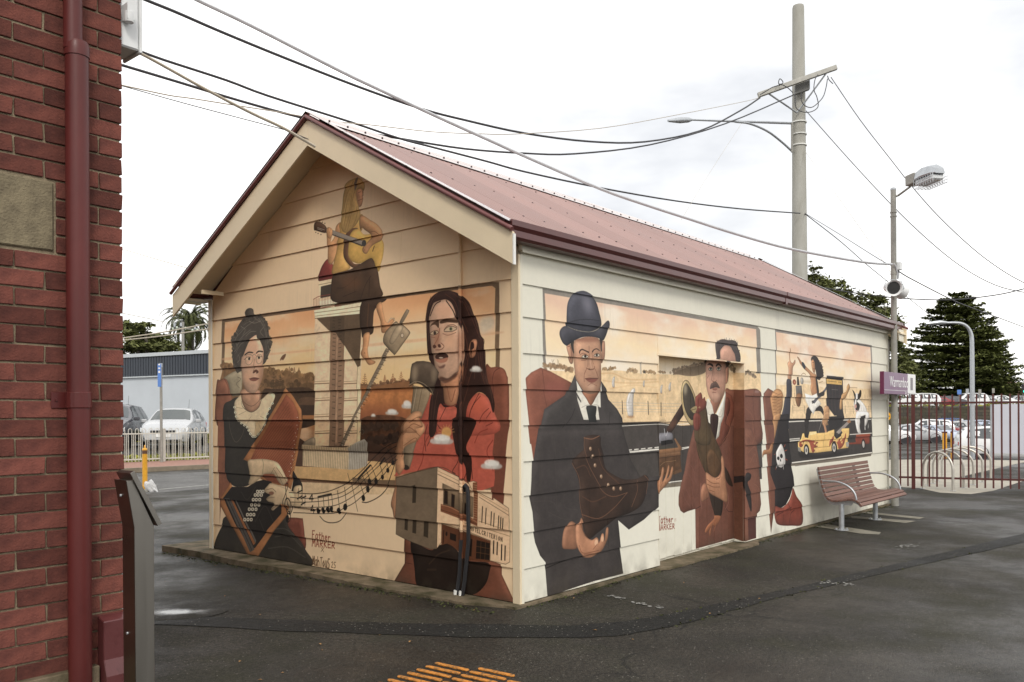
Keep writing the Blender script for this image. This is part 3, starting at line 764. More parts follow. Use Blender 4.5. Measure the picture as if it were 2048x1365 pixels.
    for a in ("500,200 450,300 430,450 410,600", "520,230 490,350 470,500 440,650", "470,230 430,330 410,470", "530,430 520,520 490,610", "480,330 460,480 420,640"):
        P.s('7d5a2c', 1.1, a)
    P.s('c3a25a', 1., "460,260 430,400 400,580"); P.f('6b5a48', "518,178 540,172 510,280 500,250")
    P.f('44301f', "300,1060 340,1035 470,1000 560,950 650,898 682,918 700,970 718,1030 740,1150 760,1245 570,1290 420,1310 300,1280 290,1170", rim=5, rk=.3)
    for a in ("345,1170 420,1160 520,1070", "560,1290 600,1150 650,1060", "640,1240 640,1080", "400,1250 520,1200"):
        P.s('2f2116', 1.4, a)
    P.airbrush('5b3b22', .7, 480, 1120, 90, 60)
    P.T(*A4)
    P.f('3b2a1d', "566,20 775,-10 780,10 730,40 690,90 680,130 676,250 670,300 640,322 600,330 568,320", rim=3, rk=.3); P.s('5a3a22', 3, "630,40 625,260", a=.7)
    P.f('b8814f', "700,70 745,20 768,110 800,205 850,175 870,165 868,195 830,250 790,295 755,302 743,270 745,200", rim=3)
    P.f('b8814f', "585,320 640,300 636,400 628,450 645,535 690,560 685,580 655,592 625,588 590,535 565,490 580,430", rim=3); P.e('8a5a38', 600, 485, 5, 7)
    # long rod with square head
    P.f('75654f', "975,95 992,92 1002,110 945,215 920,205", rim=2)
    P.f('75654f', "795,440 826,455 640,830 520,1050 410,1330 372,1330 500,1050 620,800", sm=0, rim=2, rk=.4)
    for i in range(22):
        u = i / 21; x, y = 810 - 405 * u + 8 * np.sin(u * 3), 470 + 840 * u
        P.s('3f3326', .9, [(x - 20, y - 4), (x + 14, y + 6)], sm=0); P.s('a6937a', 1.4, [(x - 10, y + 8), (x - 4, y + 20)], sm=0)
    P.s('a89478', 1.6, "815,210 840,170 870,180 880,205")
    P.f('8f7a5c', "788,290 880,205 905,215 945,235 1003,290 1000,320 940,410 880,495 862,490 800,428 766,375", rim=3, out='3d3226')
    P.f('a08a6a', "900,225 945,240 930,290 860,400 822,385 850,300", rim=3); P.e('b7a488', 938, 325, 14, 20, out='54462f')
    P.cloud(680, 1052, 26, 17); P.cloud(850, 1022, 66, 36); P.cloud(985, 955, 55, 50)
    # --- singer, right
    P.T(*A5)
    P.f('6f3d29', "1060,810 1110,798 1180,793 1230,815 1256,870 1268,950 1262,1400 1090,1400", rim=4)
    P.s('45201a', 1.2, "1190,800 1140,840 1125,930 1130,1100")
    P.T(*A6)
    P.f('653726', "880,-10 1003,-10 990,150 975,400 963,585 880,560", sm=0)
    P.f('643825', "255,800 320,830 870,970 950,1000 952,1075 1070,1310 700,1240 180,1130 255,995", sm=0, rim=4)
    P.s('3c1c15', 1, "258,990 310,1000")
    P.f('a06f4a', "200,180 270,300 240,400 195,670 170,610 158,555 190,400 188,260", rim=3)
    P.f('a04630', "330,60 400,-150 560,-180 760,-180 900,-110 900,90 890,200 905,380 900,440 820,470 740,470 640,400 480,310 300,340 180,370 250,250", sm=0)
    P.T(*A5)
    P.f('a04630', "470,1280 520,1100 545,1055 600,1040 650,1160 700,1180 790,1170 870,1140 935,1060 1010,1028 1095,1090 1140,1200 1145,1400 470,1400", rim=5, rk=.3)
    P.airbrush('b8502f', .7, 1000, 1150, 70, 80); P.airbrush('7c2a1b', .8, 880, 1300, 40, 90)
    for a in ("930,1180 960,1120 1010,1060", "1090,1170 1040,1220 1000,1300", "1110,1200 1070,1260", "1120,1300 1060,1330"):
        P.s('5d2016', 1.6, a)
    P.T(*A6)
    for a in ("440,60 400,140 380,260 350,330", "890,110 850,190 890,330", "760,130 790,60 850,30"):
        P.s('762819', 2, a)
    P.airbrush('b24a2c', .6, 500, 220, 110, 80)
    P.T(*A5)
    P.f('311d16', "518,430 522,310 542,195 600,128 680,98 760,106 840,143 910,205 950,300 990,400 1015,500 1045,560 1058,760 1080,900 1120,1030 1143,1130 1130,1210 1085,1080 1000,1022 930,1080 890,1180 872,1400 770,1400 800,1170 690,1160 640,1140 600,1400 545,1400 555,1100 590,970 560,760 540,700", rim=3, rk=.2, tex=.2)
    P.f('a87049', "665,900 840,760 856,900 820,1010 790,1140 740,1150 690,1120 672,1000", rim=6)
    P.s('7c4a30', 2, "700,960 745,1110 780,1000"); P.s('63211a', 1.6, "680,1130 740,1150 800,1130")
    P.f('b48c6e', "552,335 578,230 600,205 660,185 705,182 750,215 785,290 800,380 850,420 868,540 868,690 845,790 800,850 745,895 690,940 640,905 605,820 582,700 562,570 548,440", rim=6, rk=.4)
    P.airbrush('c99672', .8, 690, 280, 90, 70); P.airbrush('c9966f', .7, 740, 560, 60, 70); P.airbrush('8a5638', .6, 620, 540, 30, 90); P.airbrush('7a4a30', .6, 840, 600, 30, 140)
    for a in ("560,330 600,230 650,195", "700,190 770,290 800,380"):
        P.s('2c1a14', 2.2, a)
    P.f('46301f', "640,380 690,360 800,365 800,392 710,388 650,400"); P.f('46301f', "552,430 570,395 620,368 632,385 630,440 600,410 570,415")
    P.f('b59a78', "680,465 715,430 760,425 798,445 760,468 710,472", out='2c1d16'); P.e('6f6c4c', 742, 447, 15, 18); P.e('1f1712', 742, 447, 7, 9)
    P.f('a98d6c', "555,495 580,468 620,466 628,485 590,502", out='2c1d16'); P.e('37291f', 597, 484, 13, 16)
    P.s('7c4d34', 1.2, "670,490 720,505 790,480"); P.s('6b422d', 1.2, "560,520 600,525"); P.s('54341f', 1.2, "680,455 715,418 765,410 800,432")
    P.s('7a4c34', 2., "640,440 632,520 600,585"); P.f('4a2b1e', "583,600 600,590 615,610 600,625 586,618"); P.f('4a2b1e', "628,590 650,588 656,615 635,615"); P.s('6e4330', 1.6, "655,575 685,605 660,635 610,640")
    P.f('3a231a', "600,690 640,665 690,668 718,700 690,720 640,725 605,718"); P.f('9a6248', "600,722 650,722 712,708 700,745 650,757 610,742"); P.f('a8937c', "630,710 650,702 672,711 650,717")
    P.f('5c3a28', "640,900 660,880 720,900 790,850 800,880 740,925 690,940", soft=1, a=.9); P.f('52332a', "620,770 640,790 690,770 680,800 640,805", soft=1, a=.8)
    for i in range(26):
        u = i / 25; P.s('33211a', .8, [(640 + 165 * u, 900 - 10 * np.sin(u * 9) - 60 * u * u), (645 + 165 * u, 920 - 60 * u * u)], sm=0)
    P.f('a06845', "915,600 930,560 955,540 982,550 985,600 960,690 930,710 905,690", rim=3); P.f('2c1a14', "930,570 955,575 958,620 925,640")
    P.f('311d16', "800,130 900,210 940,320 1000,500 940,540 900,500 870,380 820,330 795,240", rim=0, tex=.2)
    for a in ("690,130 780,200 830,330 900,480", "760,120 860,210 920,330 990,490", "860,460 900,620 870,760 850,900", "900,700 880,850 830,1050", "980,640 1010,800 1060,960", "940,820 900,960 840,1200"):
        P.s('5a3222', 1.1, a)
    for a in ("560,150 535,250 528,400 545,560", "620,125 570,190 545,300", "840,150 930,280 985,430", "870,200 950,340 1000,520", "1010,520 1050,640 1060,800", "1000,600 1020,760 1050,900", "950,560 970,700 960,900", "880,800 850,950 845,1150", "1060,880 1100,1000 1125,1120", "580,980 575,1120 565,1300", "620,1020 600,1150 585,1330"):
        P.s('57382a', 1.0, a, a=.8)
    for a in ("545,330 555,250 600,150", "1030,560 1040,700 1050,850", "1000,1030 930,1180 910,1300", "640,1080 600,1250 610,1390", "700,1160 640,1290", "880,560 870,700 900,880", "910,700 930,640 920,760", "1020,520 1050,560 1035,660 1055,760"):
        P.s('241510', 1.2, a)
    P.T(*A6)
    P.f('2a1812', "600,-40 760,-40 740,60 700,160 735,250 730,400 705,405 690,300 650,240 620,170", tex=.2)
    for a in ("415,0 400,90 412,190", "430,20 440,100 420,150", "620,150 640,250 600,330 620,350", "720,200 735,300 745,390", "490,0 510,30", "680,250 700,330 680,400"):
        P.s('241510', 1.3, a)
    P.e('b9863c', 555, 55, 36, 40, soft=1)
    for i in range(9):
        th = np.radians(180 + 22 * i); P.s('b9863c', .9, [(555 + 42 * np.cos(th), 55 + 42 * np.sin(th)), (555 + 58 * np.cos(th), 55 + 58 * np.sin(th))], sm=0)
    P.cloud(525, 105, 92, 48); P.cloud(880, 285, 84, 46)
    P.T(*A5); P.cloud(975, 812, 62, 36)
    # microphone and hand
    P.f('7d6a4e', "400,960 480,975 560,990 545,1080 480,1265 380,1215", sm=0, rim=3); P.s('4a3b2a', 1., "480,980 440,1220"); P.s('a8957a', 1.2, "430,975 400,1190")
    P.T(*A6); P.f('75634a', "262,60 355,75 290,322 240,298", sm=0, rim=3); P.e('2f251c', 264, 306, 24, 18, rot=20); P.T(*A5)
    P.f('4d3f31', "372,900 380,800 388,765 430,742 490,738 550,748 600,790 637,842 625,900 600,968 575,1045 545,1015 480,955 430,935 372,955", sm=0, rim=4)
    P.airbrush('857258', .9, 415, 850, 28, 80); P.airbrush('857258', .6, 590, 870, 22, 60); P.s('8a775c', 1.3, "370,955 430,925 500,945 560,1000 578,1045"); P.s('2b2219', 1.2, "368,968 430,942 490,960 545,1015")
    P.T(*A6)
    P.f('ab784e', "195,190 215,100 250,30 275,0 320,-35 360,-45 378,-20 395,0 400,40 370,85 340,120 260,160 245,230 255,300 240,330 215,360 190,300", rim=4)
    P.T(*A5)
    P.f('ab784e', "285,1365 300,1310 395,1212 455,1195 485,1215 478,1248 440,1250 470,1285 486,1330 470,1345 420,1355 430,1390 310,1390", rim=4)
    for a in ("360,1300 440,1252 480,1245", "350,1350 400,1310 480,1340", "340,1270 300,1330"):
        P.s('63381f', 1., a)
    P.T(*A6)
    for a in ("240,60 290,20 365,80", "250,150 330,95 350,120", "245,70 270,40", "230,230 245,190"):
        P.s('63381f', 1., a)
    # dark stool, then the hotel held on the lap
    P.f('201610', "300,835 360,860 450,900 490,870 560,852 610,868 650,920 720,975 860,990 862,1060 840,1140 780,1205 700,1225 620,1205 480,1190 355,1160 325,1020", rim=5, rk=.3)
    P.s('37281c', 3, "430,1000 500,930 580,900", a=.8); P.s('37281c', 4, "420,1040 480,1040", a=.6)
    P.f('665540', "198,380 300,350 490,302 489,700 487,890 445,893 300,838 250,815 193,785 193,600", sm=0, out='33281d', ow=.8)
    P.f('c9a67e', "490,302 640,372 770,455 770,480 890,540 890,522 1003,600 1010,700 1013,985 985,1000 873,975 871,832 690,770 640,745 518,705 519,845 488,890", sm=0, out='3a2a1d', ow=.8)
    P.s('8a6b4a', .9, "492,330 640,400 760,468"); P.s('4a3626', 1., "490,352 640,425 750,480"); P.s('8a6b4a', .9, "790,500 1005,625"); P.s('4a3626', .9, "790,520 1005,650"); P.s('4a3626', 1.4, "195,380 490,302 640,370 750,425")
    P.f('c9a67e', "715,412 750,403 778,412 778,470 745,470", sm=0, out='4a3626', ow=.8); P.f('6d3f24', "748,415 778,412 782,715 752,700", sm=0)
    for i in range(16):
        P.s('a07a52', .8, [(752, 430 + i * 17), (778, 436 + i * 17)], sm=0)
    P.f('6b573f', "530,418 640,470 748,520 748,665 640,625 532,575", sm=0, rim=3)
    for t in ("538,470 562,478 565,572 537,565", "590,495 614,505 612,598 590,590", "686,560 710,570 708,648 684,640"):
        P.f('241a13', t, sm=0, out='4a3422', ow=1)
    P.f('6d3f24', "515,568 600,590 780,690 782,728 640,668 516,622", sm=0); P.s('a4714a', 1.2, "515,575 600,600 780,700"); P.s('3c2416', 1., "516,608 640,652 780,715")
    P.f('56301a', "520,712 640,750 690,772 871,835 871,985 700,970 650,915 600,870 560,852 520,865", sm=0)
    for t in ("580,775 625,790 625,838 580,822", "700,810 742,822 738,945 696,935", "772,828 868,850 868,970 770,960"):
        P.f('1f1610', t, sm=0)
    for a in ("804,835 802,962", "836,842 834,966", "772,872 868,890", "772,915 868,930"):
        P.s('5a3a20', 1., a)
    P.s('1f1610', 2, "535,760 533,850"); P.e('1f1610', 555, 783, 7, 16)
    for x, y0, y1 in ((815, 588, 700), (841, 600, 710), (880, 625, 720), (900, 636, 730), (933, 655, 745), (949, 665, 750), (964, 672, 752)):
        P.s('1b1410', 2.2, [(x, y0), (x - 2, y1)], sm=0)
    for x, y0, y1 in ((895, 835, 922), (921, 845, 930), (953, 862, 968), (978, 872, 970)):
        P.s('1b1410', 3.0, [(x, y0), (x, y1)], sm=0)
    for t in ("310,438 336,430 336,560 310,562", "253,675 276,680 276,760 253,752", "310,682 337,685 337,782 310,775", "391,693 424,698 424,812 391,800"):
        P.f('33291d', t, sm=0)
    P.s('6d5335', .8, "690,705 830,745 1008,800"); P.s('4a3626', .8, "640,740 870,832"); P.s('6d5335', .7, "790,690 1005,760")
    P.text('3a2a1c', 1.3, 'HOTELCRITERION', 722, 728, 962, 812, 28, 30, .3)
    # --- music
    P.T(560, 860, .14656)
    ink = '1f1a15'
    for w, a in ((1.5, "138,855 330,868 480,872 650,845 800,790 960,705 1130,560 1270,400 1400,280 1520,200 1600,170"), (1.2, "155,920 300,932 520,930 720,890 860,850 980,770 1140,640 1290,510 1420,350 1520,270 1610,220"),
                 (1.2, "172,985 400,985 600,970 760,940 900,890 1050,790 1200,650 1330,520 1450,420 1560,340 1610,330"), (1.2, "180,1045 400,1055 640,1050 800,1020 950,945 1100,840 1250,720 1400,560 1500,440 1600,350"),
                 (1.3, "190,1130 350,1135 560,1145 780,1130 900,1060 1020,1000 1170,870 1330,720 1450,590 1540,460 1610,405")):
        P.s(ink, w, a)
    P.s(ink, 1.7, "105,1150 150,1150 148,1230 120,1265"); P.e(ink, 112, 1210, 22, 52)
    P.s(ink, 1.7, "150,1160 110,1090 70,1050 55,980 80,900 110,800 118,740 95,730 88,790 100,900 130,1050 148,1160"); P.s(ink, 2.2, "85,1010 95,950 125,935 165,1000 172,1090 140,1150 100,1110 85,1010"); P.s(ink, 1.5, "110,1060 125,1110 150,1110 148,1060 120,1000")
    for x, y in ((285, 890), (340, 970)):
        P.s(ink, 1., [(x - 20, y - 90), (x - 20, y + 70)]); P.s(ink, 1., [(x + 18, y - 100), (x + 18, y + 60)])
        P.s(ink, 2.6, [(x - 32, y - 35), (x + 28, y - 65)]); P.s(ink, 2.6, [(x - 32, y + 50), (x + 28, y + 15)])
    P.text(ink, 2.4, '4', 415, 880, 475, 880, 95, 95, .1); P.text(ink, 2.4, '4', 425, 1030, 490, 1030, 110, 110, .1)
    P.f(ink, "525,905 715,862 720,885 528,925", sm=0)
    for x, y0, y1 in ((532, 915, 1100), (603, 900, 1095), (668, 890, 1085), (718, 880, 1080)):
        P.s(ink, 1.3, [(x, y0), (x + 22, y1)], sm=0); P.e(ink, x, y1 + 5, 24, 42)
    P.s(ink, 1.4, "795,830 835,1100"); P.e(ink, 820, 1105, 27, 45); P.s(ink, 1.4, "890,785 925,1040"); P.e(ink, 908, 1052, 28, 48)
    P.s(ink, 1.6, "552,1178 620,1245 720,1268 830,1240 912,1135"); P.s(ink, 1.1, "940,595 1000,800 1078,1110")
    P.f(ink, "1072,660 1240,470 1262,482 1085,685", sm=0)
    for a, n in (("1080,680 1160,900", (1150, 930)), ("1140,620 1225,790", (1207, 812)), ("1195,555 1255,700", (1240, 705)), ("1255,480 1345,690", (1330, 700))):
        P.s(ink, 1.3, a); P.e(ink, n[0], n[1], 24, 44, rot=-8)
    P.f(ink, "1365,465 1430,370 1447,385 1378,485", sm=0)
    for a, n in (("1375,475 1425,620", (1415, 645)), ("1440,380 1495,530", (1485, 552)), ("1490,265 1560,440", (1550, 450))):
        P.s(ink, 1.3, a); P.e(ink, n[0], n[1], 21, 34, rot=-8)
    P.s(ink, 1.8, "1135,985 1200,990 1300,950 1400,880 1480,770 1530,620 1570,490 1590,400")
    # --- signatures
    P.T(*A2)
    P.text('7b2f1c', 1.9, 'Father', 887, 942, 1035, 975, 62, 45); P.text('7b2f1c', 2.0, 'MARKER', 880, 1005, 1065, 1035, 58, 48)
    P.text('5d3a22', 1.1, 'x', 952, 1062, 980, 1068, 42)
    P.text('5b4026', 2.0, 'MahTouS', 888, 1140, 1025, 1160, 68, 75, .2); P.text('5b4026', 1.4, '25', 1035, 1182, 1075, 1190, 45)

def paint_long(P):
    B1, B2, B3, B4, B5, B6 = (1030, 560, .234375), (1030, 860, .25641), (1280, 620, .190476), (1280, 860, .190476), (1500, 640, .153846), (1500, 830, .183126)
    B7 = (1080, 660, .131868)
    PX = (0, 0, 1.)
    sky = [(1.2, 'd6b07a'), (1.5, 'ddb888'), (1.8, 'dec296'), (2.0, 'dcc6a4'), (2.2, 'e0c79c'), (2.4, 'dcbd98'), (2.6, 'd4ae92')]
    # --- first scene: frame, sky, sand, road
    P.T(*PX)
    P.f('7d766c', "1084,577 1200,597 1400,634 1514,653 1519,660 1519,800 1500,960 1360,970 1090,780 1083,700", sm=0)
    P.grad("1088,587 1200,606 1400,640 1511,659 1512,900 1360,965 1100,900 1089,700", sky, cloud='ddd2c0', thr=.50, cell=.5, seed=21)
    P.T(*B1)
    P.f('d2b384', "245,775 480,782 740,770 900,775 1060,800 1210,805 1420,810 1640,780 2090,800 2090,1240 245,1220", sm=0, tex=.08)
    for a in ("740,860 900,880 1040,880 1210,870", "730,800 830,800 960,850 1200,850", "800,930 1000,900 1200,920"):
        P.s('b98d5a', 3, a, a=.45)
    P.f('dcbc8a', "740,870 940,890 1210,880 1300,890 1300,930 740,920", soft=3, a=.6)
    P.bush('8c6f4e', "250,740 310,740 380,740 430,760 480,770", 44, 4.5, 31); P.bush('94764f', "740,755 800,762 850,750", 20, 3, 32); P.bush('957a56', "950,775 985,760 1030,790", 22, 3.5, 33); P.bush('937650', "1090,785 1150,780 1190,795", 22, 3, 34)
    for a in ("315,740 310,680", "360,740 358,680", "370,735 365,690", "318,700 328,680"):
        P.s('6d5640', .8, a)
    P.s('b1a493', 2.6, "1066,705 1068,800"); P.s('6e6458', .7, "1062,705 1062,800"); P.s('6e6458', .7, "1072,705 1072,800"); P.f('4c4238', "1087,775 1108,775 1108,798 1087,798", sm=0)
    for x, y, k in ((828, 870, 1.), (975, 1040, 2.6), (1088, 885, .6), (1248, 930, .8), (1320, 910, 0.8)):
        P.f('b9b2aa', [(x - 8 * k, y + 45 * k), (x - 12 * k, y), (x + 2 * k, y - 38 * k), (x + 14 * k, y - 40 * k), (x + 10 * k, y + 5 * k), (x + 8 * k, y + 48 * k)], rim=1.5)
        P.s('7e776f', .7, [(x - 6 * k, y + 5 * k), (x + 2 * k, y - 20 * k)]); P.e('a5713f', x, y + 50 * k, 14 * k, 4 * k, soft=1, a=.6)
    for y in (1045, 1068, 1098, 1118):
        P.s('9a938a', .5, [(800, y), (1208, y + 10), (1500, y + 14)], sm=0, a=.8)
    for x, y in ((907, 1090), (1128, 1095), (1246, 1105)):
        for k in range(6):
            P.s('3f352c', 2.6, [(x, y - 55 + k * 19), (x + 1, y - 42 + k * 19)], sm=0)
    P.f('3e3834', "900,1222 1210,1212 1420,1245 1660,1230 2100,1300 2100,1700 900,1700", sm=0, tex=.1); P.s('4c4136', 1.6, "905,1220 1210,1212 1300,1216 1400,1210 1660,1225")
    P.s('c9c3b6', 1.4, "905,1248 1210,1232 1330,1240 1480,1228")
    P.T(*B2)
    P.f('3e3834', "820,-20 1115,-20 1320,-20 1340,400 1180,430 860,380", sm=0, tex=.1)
    P.f('c9c4b8', "862,168 1112,145 1112,158 864,182", sm=0)
    for i in range(5):
        P.f('c9c4b8', [(865 + 53 * i, 155 - 5 * i), (900 + 53 * i, 151 - 5 * i), (900 + 53 * i, 159 - 5 * i), (865 + 53 * i, 164 - 5 * i)], sm=0)
    P.f('6b6152', "1130,430 1305,395 1300,440 1150,455", sm=0); P.s('d0cbbf', 2.4, "1200,412 1305,397")
    P.T(*B4)
    P.f('3e3834', "185,-20 560,-20 480,300 430,545 330,560 188,480", sm=0); P.s('d0cbbf', 1.8, "440,205 520,185")
    P.s('d0cbbf', 1.5, "440,190 520,178")
    P.f('6b6152', "265,580 440,545 440,590 255,605", sm=0); P.s('d0cbbf', 2., "315,550 442,535")
    # --- chair and man in the bowler hat
    P.T(*B1)
    P.f('7c4632', "78,850 82,835 130,790 212,750 290,780 472,880 440,980 300,1080 215,1220 190,1400 118,1400 100,1150", sm=0, rim=4, rk=.3); P.s('4f2a22', 1.2, "225,770 240,950 262,1080"); P.airbrush('84463a', .6, 330, 930, 90, 80)
    P.T(*B2); P.f('76412d', "104,-10 185,-10 150,130 132,250", sm=0)
    P.T(*B1)
    P.f('3a3533', "500,812 465,890 420,985 330,1045 240,1105 212,1220 180,1380 175,1420 925,1420 912,1300 903,1180 860,1100 790,1020 765,930 722,860", sm=0, rim=4, rk=.3, tex=.12)
    P.s('1f1b19', 1.3, "400,1260 470,1170 500,1100"); P.s('1f1b19', 1.3, "800,1130 790,1250")
    P.T(*B2)
    P.f('383230', "178,-10 150,130 128,250 118,400 106,520 128,640 135,780 150,880 185,980 225,1032 232,1100 240,1308 400,1245 600,1180 832,1120 812,910 800,705 880,778 1000,700 1110,600 1115,360 1040,370 985,400 900,240 850,60 838,-10", sm=0, rim=4, rk=.25, tex=.12)
    for a in ("300,60 310,350 320,600", "130,560 280,560 330,640", "250,640 350,690 430,700", "270,740 260,900 290,1050", "860,220 870,400", "700,900 780,960 820,1060", "600,980 610,1180", "380,480 380,600 480,625"):
        P.s('453d38', 1.1, a, a=.6)
    for a in ("200,150 190,400 200,520", "420,20 430,200 470,260", "720,120 760,260", "150,620 200,700 210,880", "900,480 980,560 1040,600", "880,620 980,640", "320,1020 340,1180 330,1270", "480,1060 560,1120 700,1100"):
        P.s('4b4440', 7, a, a=.22); P.s('1d1917', 5, "".join(a), a=.12)
    P.s('14110f', 1.5, "235,1080 430,1000 520,985")
    P.T(*B7)
    P.f('c9c3b4', "530,770 600,900 700,1060 755,1150 830,1040 890,920 910,800 905,1180 860,1160 880,1365 640,1365 600,1230 560,1080 545,960", sm=0)
    P.s('8d877c', 1., "615,1180 690,1145 745,1140"); P.s('8d877c', 1., "755,1145 850,1140 885,1175"); P.f('3a3533', "535,930 560,980 612,1080 610,1110 560,1030", sm=0)
    P.f('272726', "690,1155 760,1145 840,1160 842,1200 825,1300 835,1400 720,1400 700,1280 683,1190", sm=0, rim=3)
    P.f('8f5b3e', "640,930 890,900 830,1040 755,1145 690,1040", rim=3)
    P.f('a4765a', "380,270 395,220 425,208 450,235 480,310 495,400 488,500 460,518 435,490 410,400", rim=3); P.s('5f3826', 1.2, "400,260 430,250 455,330 450,450")
    P.f('a4765a', "918,200 945,168 968,185 968,300 960,400 940,490 915,480", rim=3); P.f('37302c', "445,200 500,170 500,350 470,330"); P.f('37302c', "885,150 935,160 920,240 918,330 900,300")
    P.f('a67a5c', "500,180 600,130 700,105 800,110 885,150 905,300 916,420 915,600 910,760 890,880 840,950 770,975 700,965 630,920 570,830 520,720 505,560 495,400", rim=7, rk=.35)
    P.airbrush('c28e68', .7, 610, 520, 60, 80); P.airbrush('c28e68', .6, 840, 520, 50, 90); P.airbrush('7d4c38', .6, 700, 150, 190, 40); P.airbrush('c9a184', .6, 755, 860, 60, 50)
    P.f('3a2a24', "568,350 580,310 620,290 680,315 722,335 715,352 670,330 620,310 590,330 580,365"); P.f('3a2a24', "765,335 790,300 840,282 880,310 878,322 840,298 800,312 778,345")
    P.f('c4b7a0', "610,410 650,380 695,395 705,415 660,432 620,425", out='2c1f1a'); P.e('241b17', 662, 403, 19); P.f('c4b7a0', "795,392 835,362 875,375 880,395 840,412", out='2c1f1a'); P.e('241b17', 838, 385, 18)
    P.s('6d4330', 1., "580,380 640,358 710,400"); P.s('6d4330', 1.2, "620,460 680,460 705,440"); P.s('5a3526', 1., "725,250 722,420 715,560"); P.s('7c4e38', 1.2, "765,350 775,420 800,520")
    P.s('5f3828', 1.4, "690,580 720,598 760,605 810,590 818,555"); P.f('472a20', "712,595 740,590 755,606"); P.s('6e4532', 1.3, "690,600 655,680 650,790"); P.s('6e4532', 1.2, "825,600 860,700 868,740"); P.s('c69a7c', 2.6, "750,430 760,520 765,570", a=.7)
    P.f('7a4638', "668,742 740,725 770,730 858,738 830,780 770,805 720,790"); P.s('3f241c', 1.2, "665,742 720,748 770,742 860,738"); P.s('7a4e3a', 1., "700,850 760,815 840,850")
    P.T(*B1)
    P.f('3c3b42', "372,470 385,420 430,395 520,430 620,446 690,430 740,385 778,350 795,365 790,420 768,480 742,518 700,497 640,486 570,490 500,518 440,560 425,562 395,535", rim=4, rk=.4)
    P.f('41414a', "427,390 429,290 445,190 490,120 540,98 590,100 650,138 690,200 708,270 722,340 722,392 690,425 620,444 520,428 450,400", rim=5, rk=.4); P.airbrush('6f6d78', .8, 610, 210, 45, 80, -15); P.s('2c2b30', 1.4, "430,372 520,345 620,340 722,352"); P.s('6b6860', 1., "440,400 520,432 620,446 690,430 740,386")
    # boot and hands
    P.T(*B2)
    P.f('33231a', "440,255 470,200 528,145 535,55 650,45 660,120 680,200 700,300 760,350 840,385 940,380 1000,352 1030,380 1020,480 980,580 900,640 800,680 720,740 640,800 560,850 520,720 500,600 495,450 470,330", rim=4, rk=.4, tex=.25)
    for a in ("535,60 530,140 560,250 610,360 680,480 760,520 870,490", "440,260 490,380 500,580 520,690", "510,660 640,690 760,610 870,490", "940,390 950,470 900,600", "1000,355 1030,400 1015,500"):
        P.s('6a4630', 1.3, a)
    for a in ("470,300 540,280 580,360", "520,520 600,560 700,520", "640,150 680,300 800,420"):
        P.s('4f3322', 2.5, a, a=.7)
    P.s('7a5238', 1.6, "530,62 590,72 650,48")
    for x, y in ((578, 148), (594, 207), (618, 277), (663, 364), (715, 430), (766, 458), (820, 458)):
        P.e('8d6c50', x, y, 11, 17, rim=1); P.e('c6b096', x - 3, y - 5, 3, 5)
    P.f('86593d', "362,920 360,860 380,770 425,712 470,745 480,830 475,920 400,930", rim=3)
    P.f('a06c4a', "470,745 490,720 505,685 520,715 525,780 545,830 590,858 625,838 640,850 645,880 668,812 685,815 688,870 702,780 712,760 722,770 715,840 690,900 660,945 600,990 550,997 515,980 480,925 465,850", rim=3)
    P.e('c99a74', 623, 878, 13, 24, rot=12); P.e('c99a74', 672, 850, 10, 22, rot=5)
    for a in ("500,700 525,790 560,840", "490,900 520,960 640,940", "630,890 600,930", "525,970 600,965"):
        P.s('5f3520', 1., a)
    # --- gramophone
    P.T(*B3)
    P.f('33221b', "440,985 460,1100 330,1290 300,1330 270,1320 280,1250 350,1130", sm=0, rim=2); P.airbrush('6b4530', .7, 350, 1200, 30, 60, 40)
    P.f('a08a5c', "432,900 435,830 450,770 475,742 510,755 560,850 590,960 592,1080 575,1180 545,1215 500,1170 455,1070", rim=2, out='4a3a22')
    P.f('3f372c', "450,900 452,830 475,775 500,780 545,860 575,960 578,1060 560,1150 530,1150 490,1090 460,1000", rim=4); P.airbrush('a99a7c', .7, 475, 830, 20, 60); P.s('d2c29a', 1., "438,860 455,780 480,750")
    P.T(*B4)
    P.f('77757a', "190,45 270,30 335,35 340,105 265,130 200,135", rim=3); P.f('1c1a1a', "218,120 300,105 340,105 352,140 225,165", sm=0); P.s('a7a6a8', 2, "255,-10 262,40 275,60 290,20")
    P.f('3e3c34', "190,190 240,175 390,185 360,90 375,88 430,180 440,205 400,240 188,255", sm=0)
    P.f('7a5433', "188,210 400,185 357,92 372,88 432,180 438,210 420,230 188,275", sm=0, rim=1)
    P.f('523823', "188,290 420,235 435,420 360,470 188,490", sm=0, tex=.2); P.f('6b4a2e', "188,260 425,225 430,270 188,300", sm=0, rim=1); P.s('3c2818', 1.2, "188,300 425,270"); P.s('8a6a44', .8, "210,380 260,340 330,330 380,320"); P.s('35230f', 1., "188,470 430,420"); P.f('5d4028', "350,440 432,405 440,440 360,470", sm=0)
    P.f('a06d48', "180,540 215,490 232,400 248,395 252,450 235,545 270,480 295,375 308,380 305,440 285,510 312,470 330,395 345,388 347,430 330,510 285,570 230,630 185,670", rim=2)
    for a in ("250,450 235,550", "305,440 275,520", "235,560 215,600"):
        P.s('5f3520', .9, a)
    # --- second chair and man with the rooster
    P.T(*B3)
    P.f('6b3f2e', "890,870 960,840 1085,840 1190,828 1240,850 1262,900 1258,1100 1250,1400 880,1400", rim=3); P.s('3f1f1a', 1., "1190,835 1180,950 1200,1400"); P.airbrush('8a6a62', .8, 1215, 860, 26, 14)
    P.f('6c402e', "985,850 1083,842 1083,1400 985,1400", sm=0)
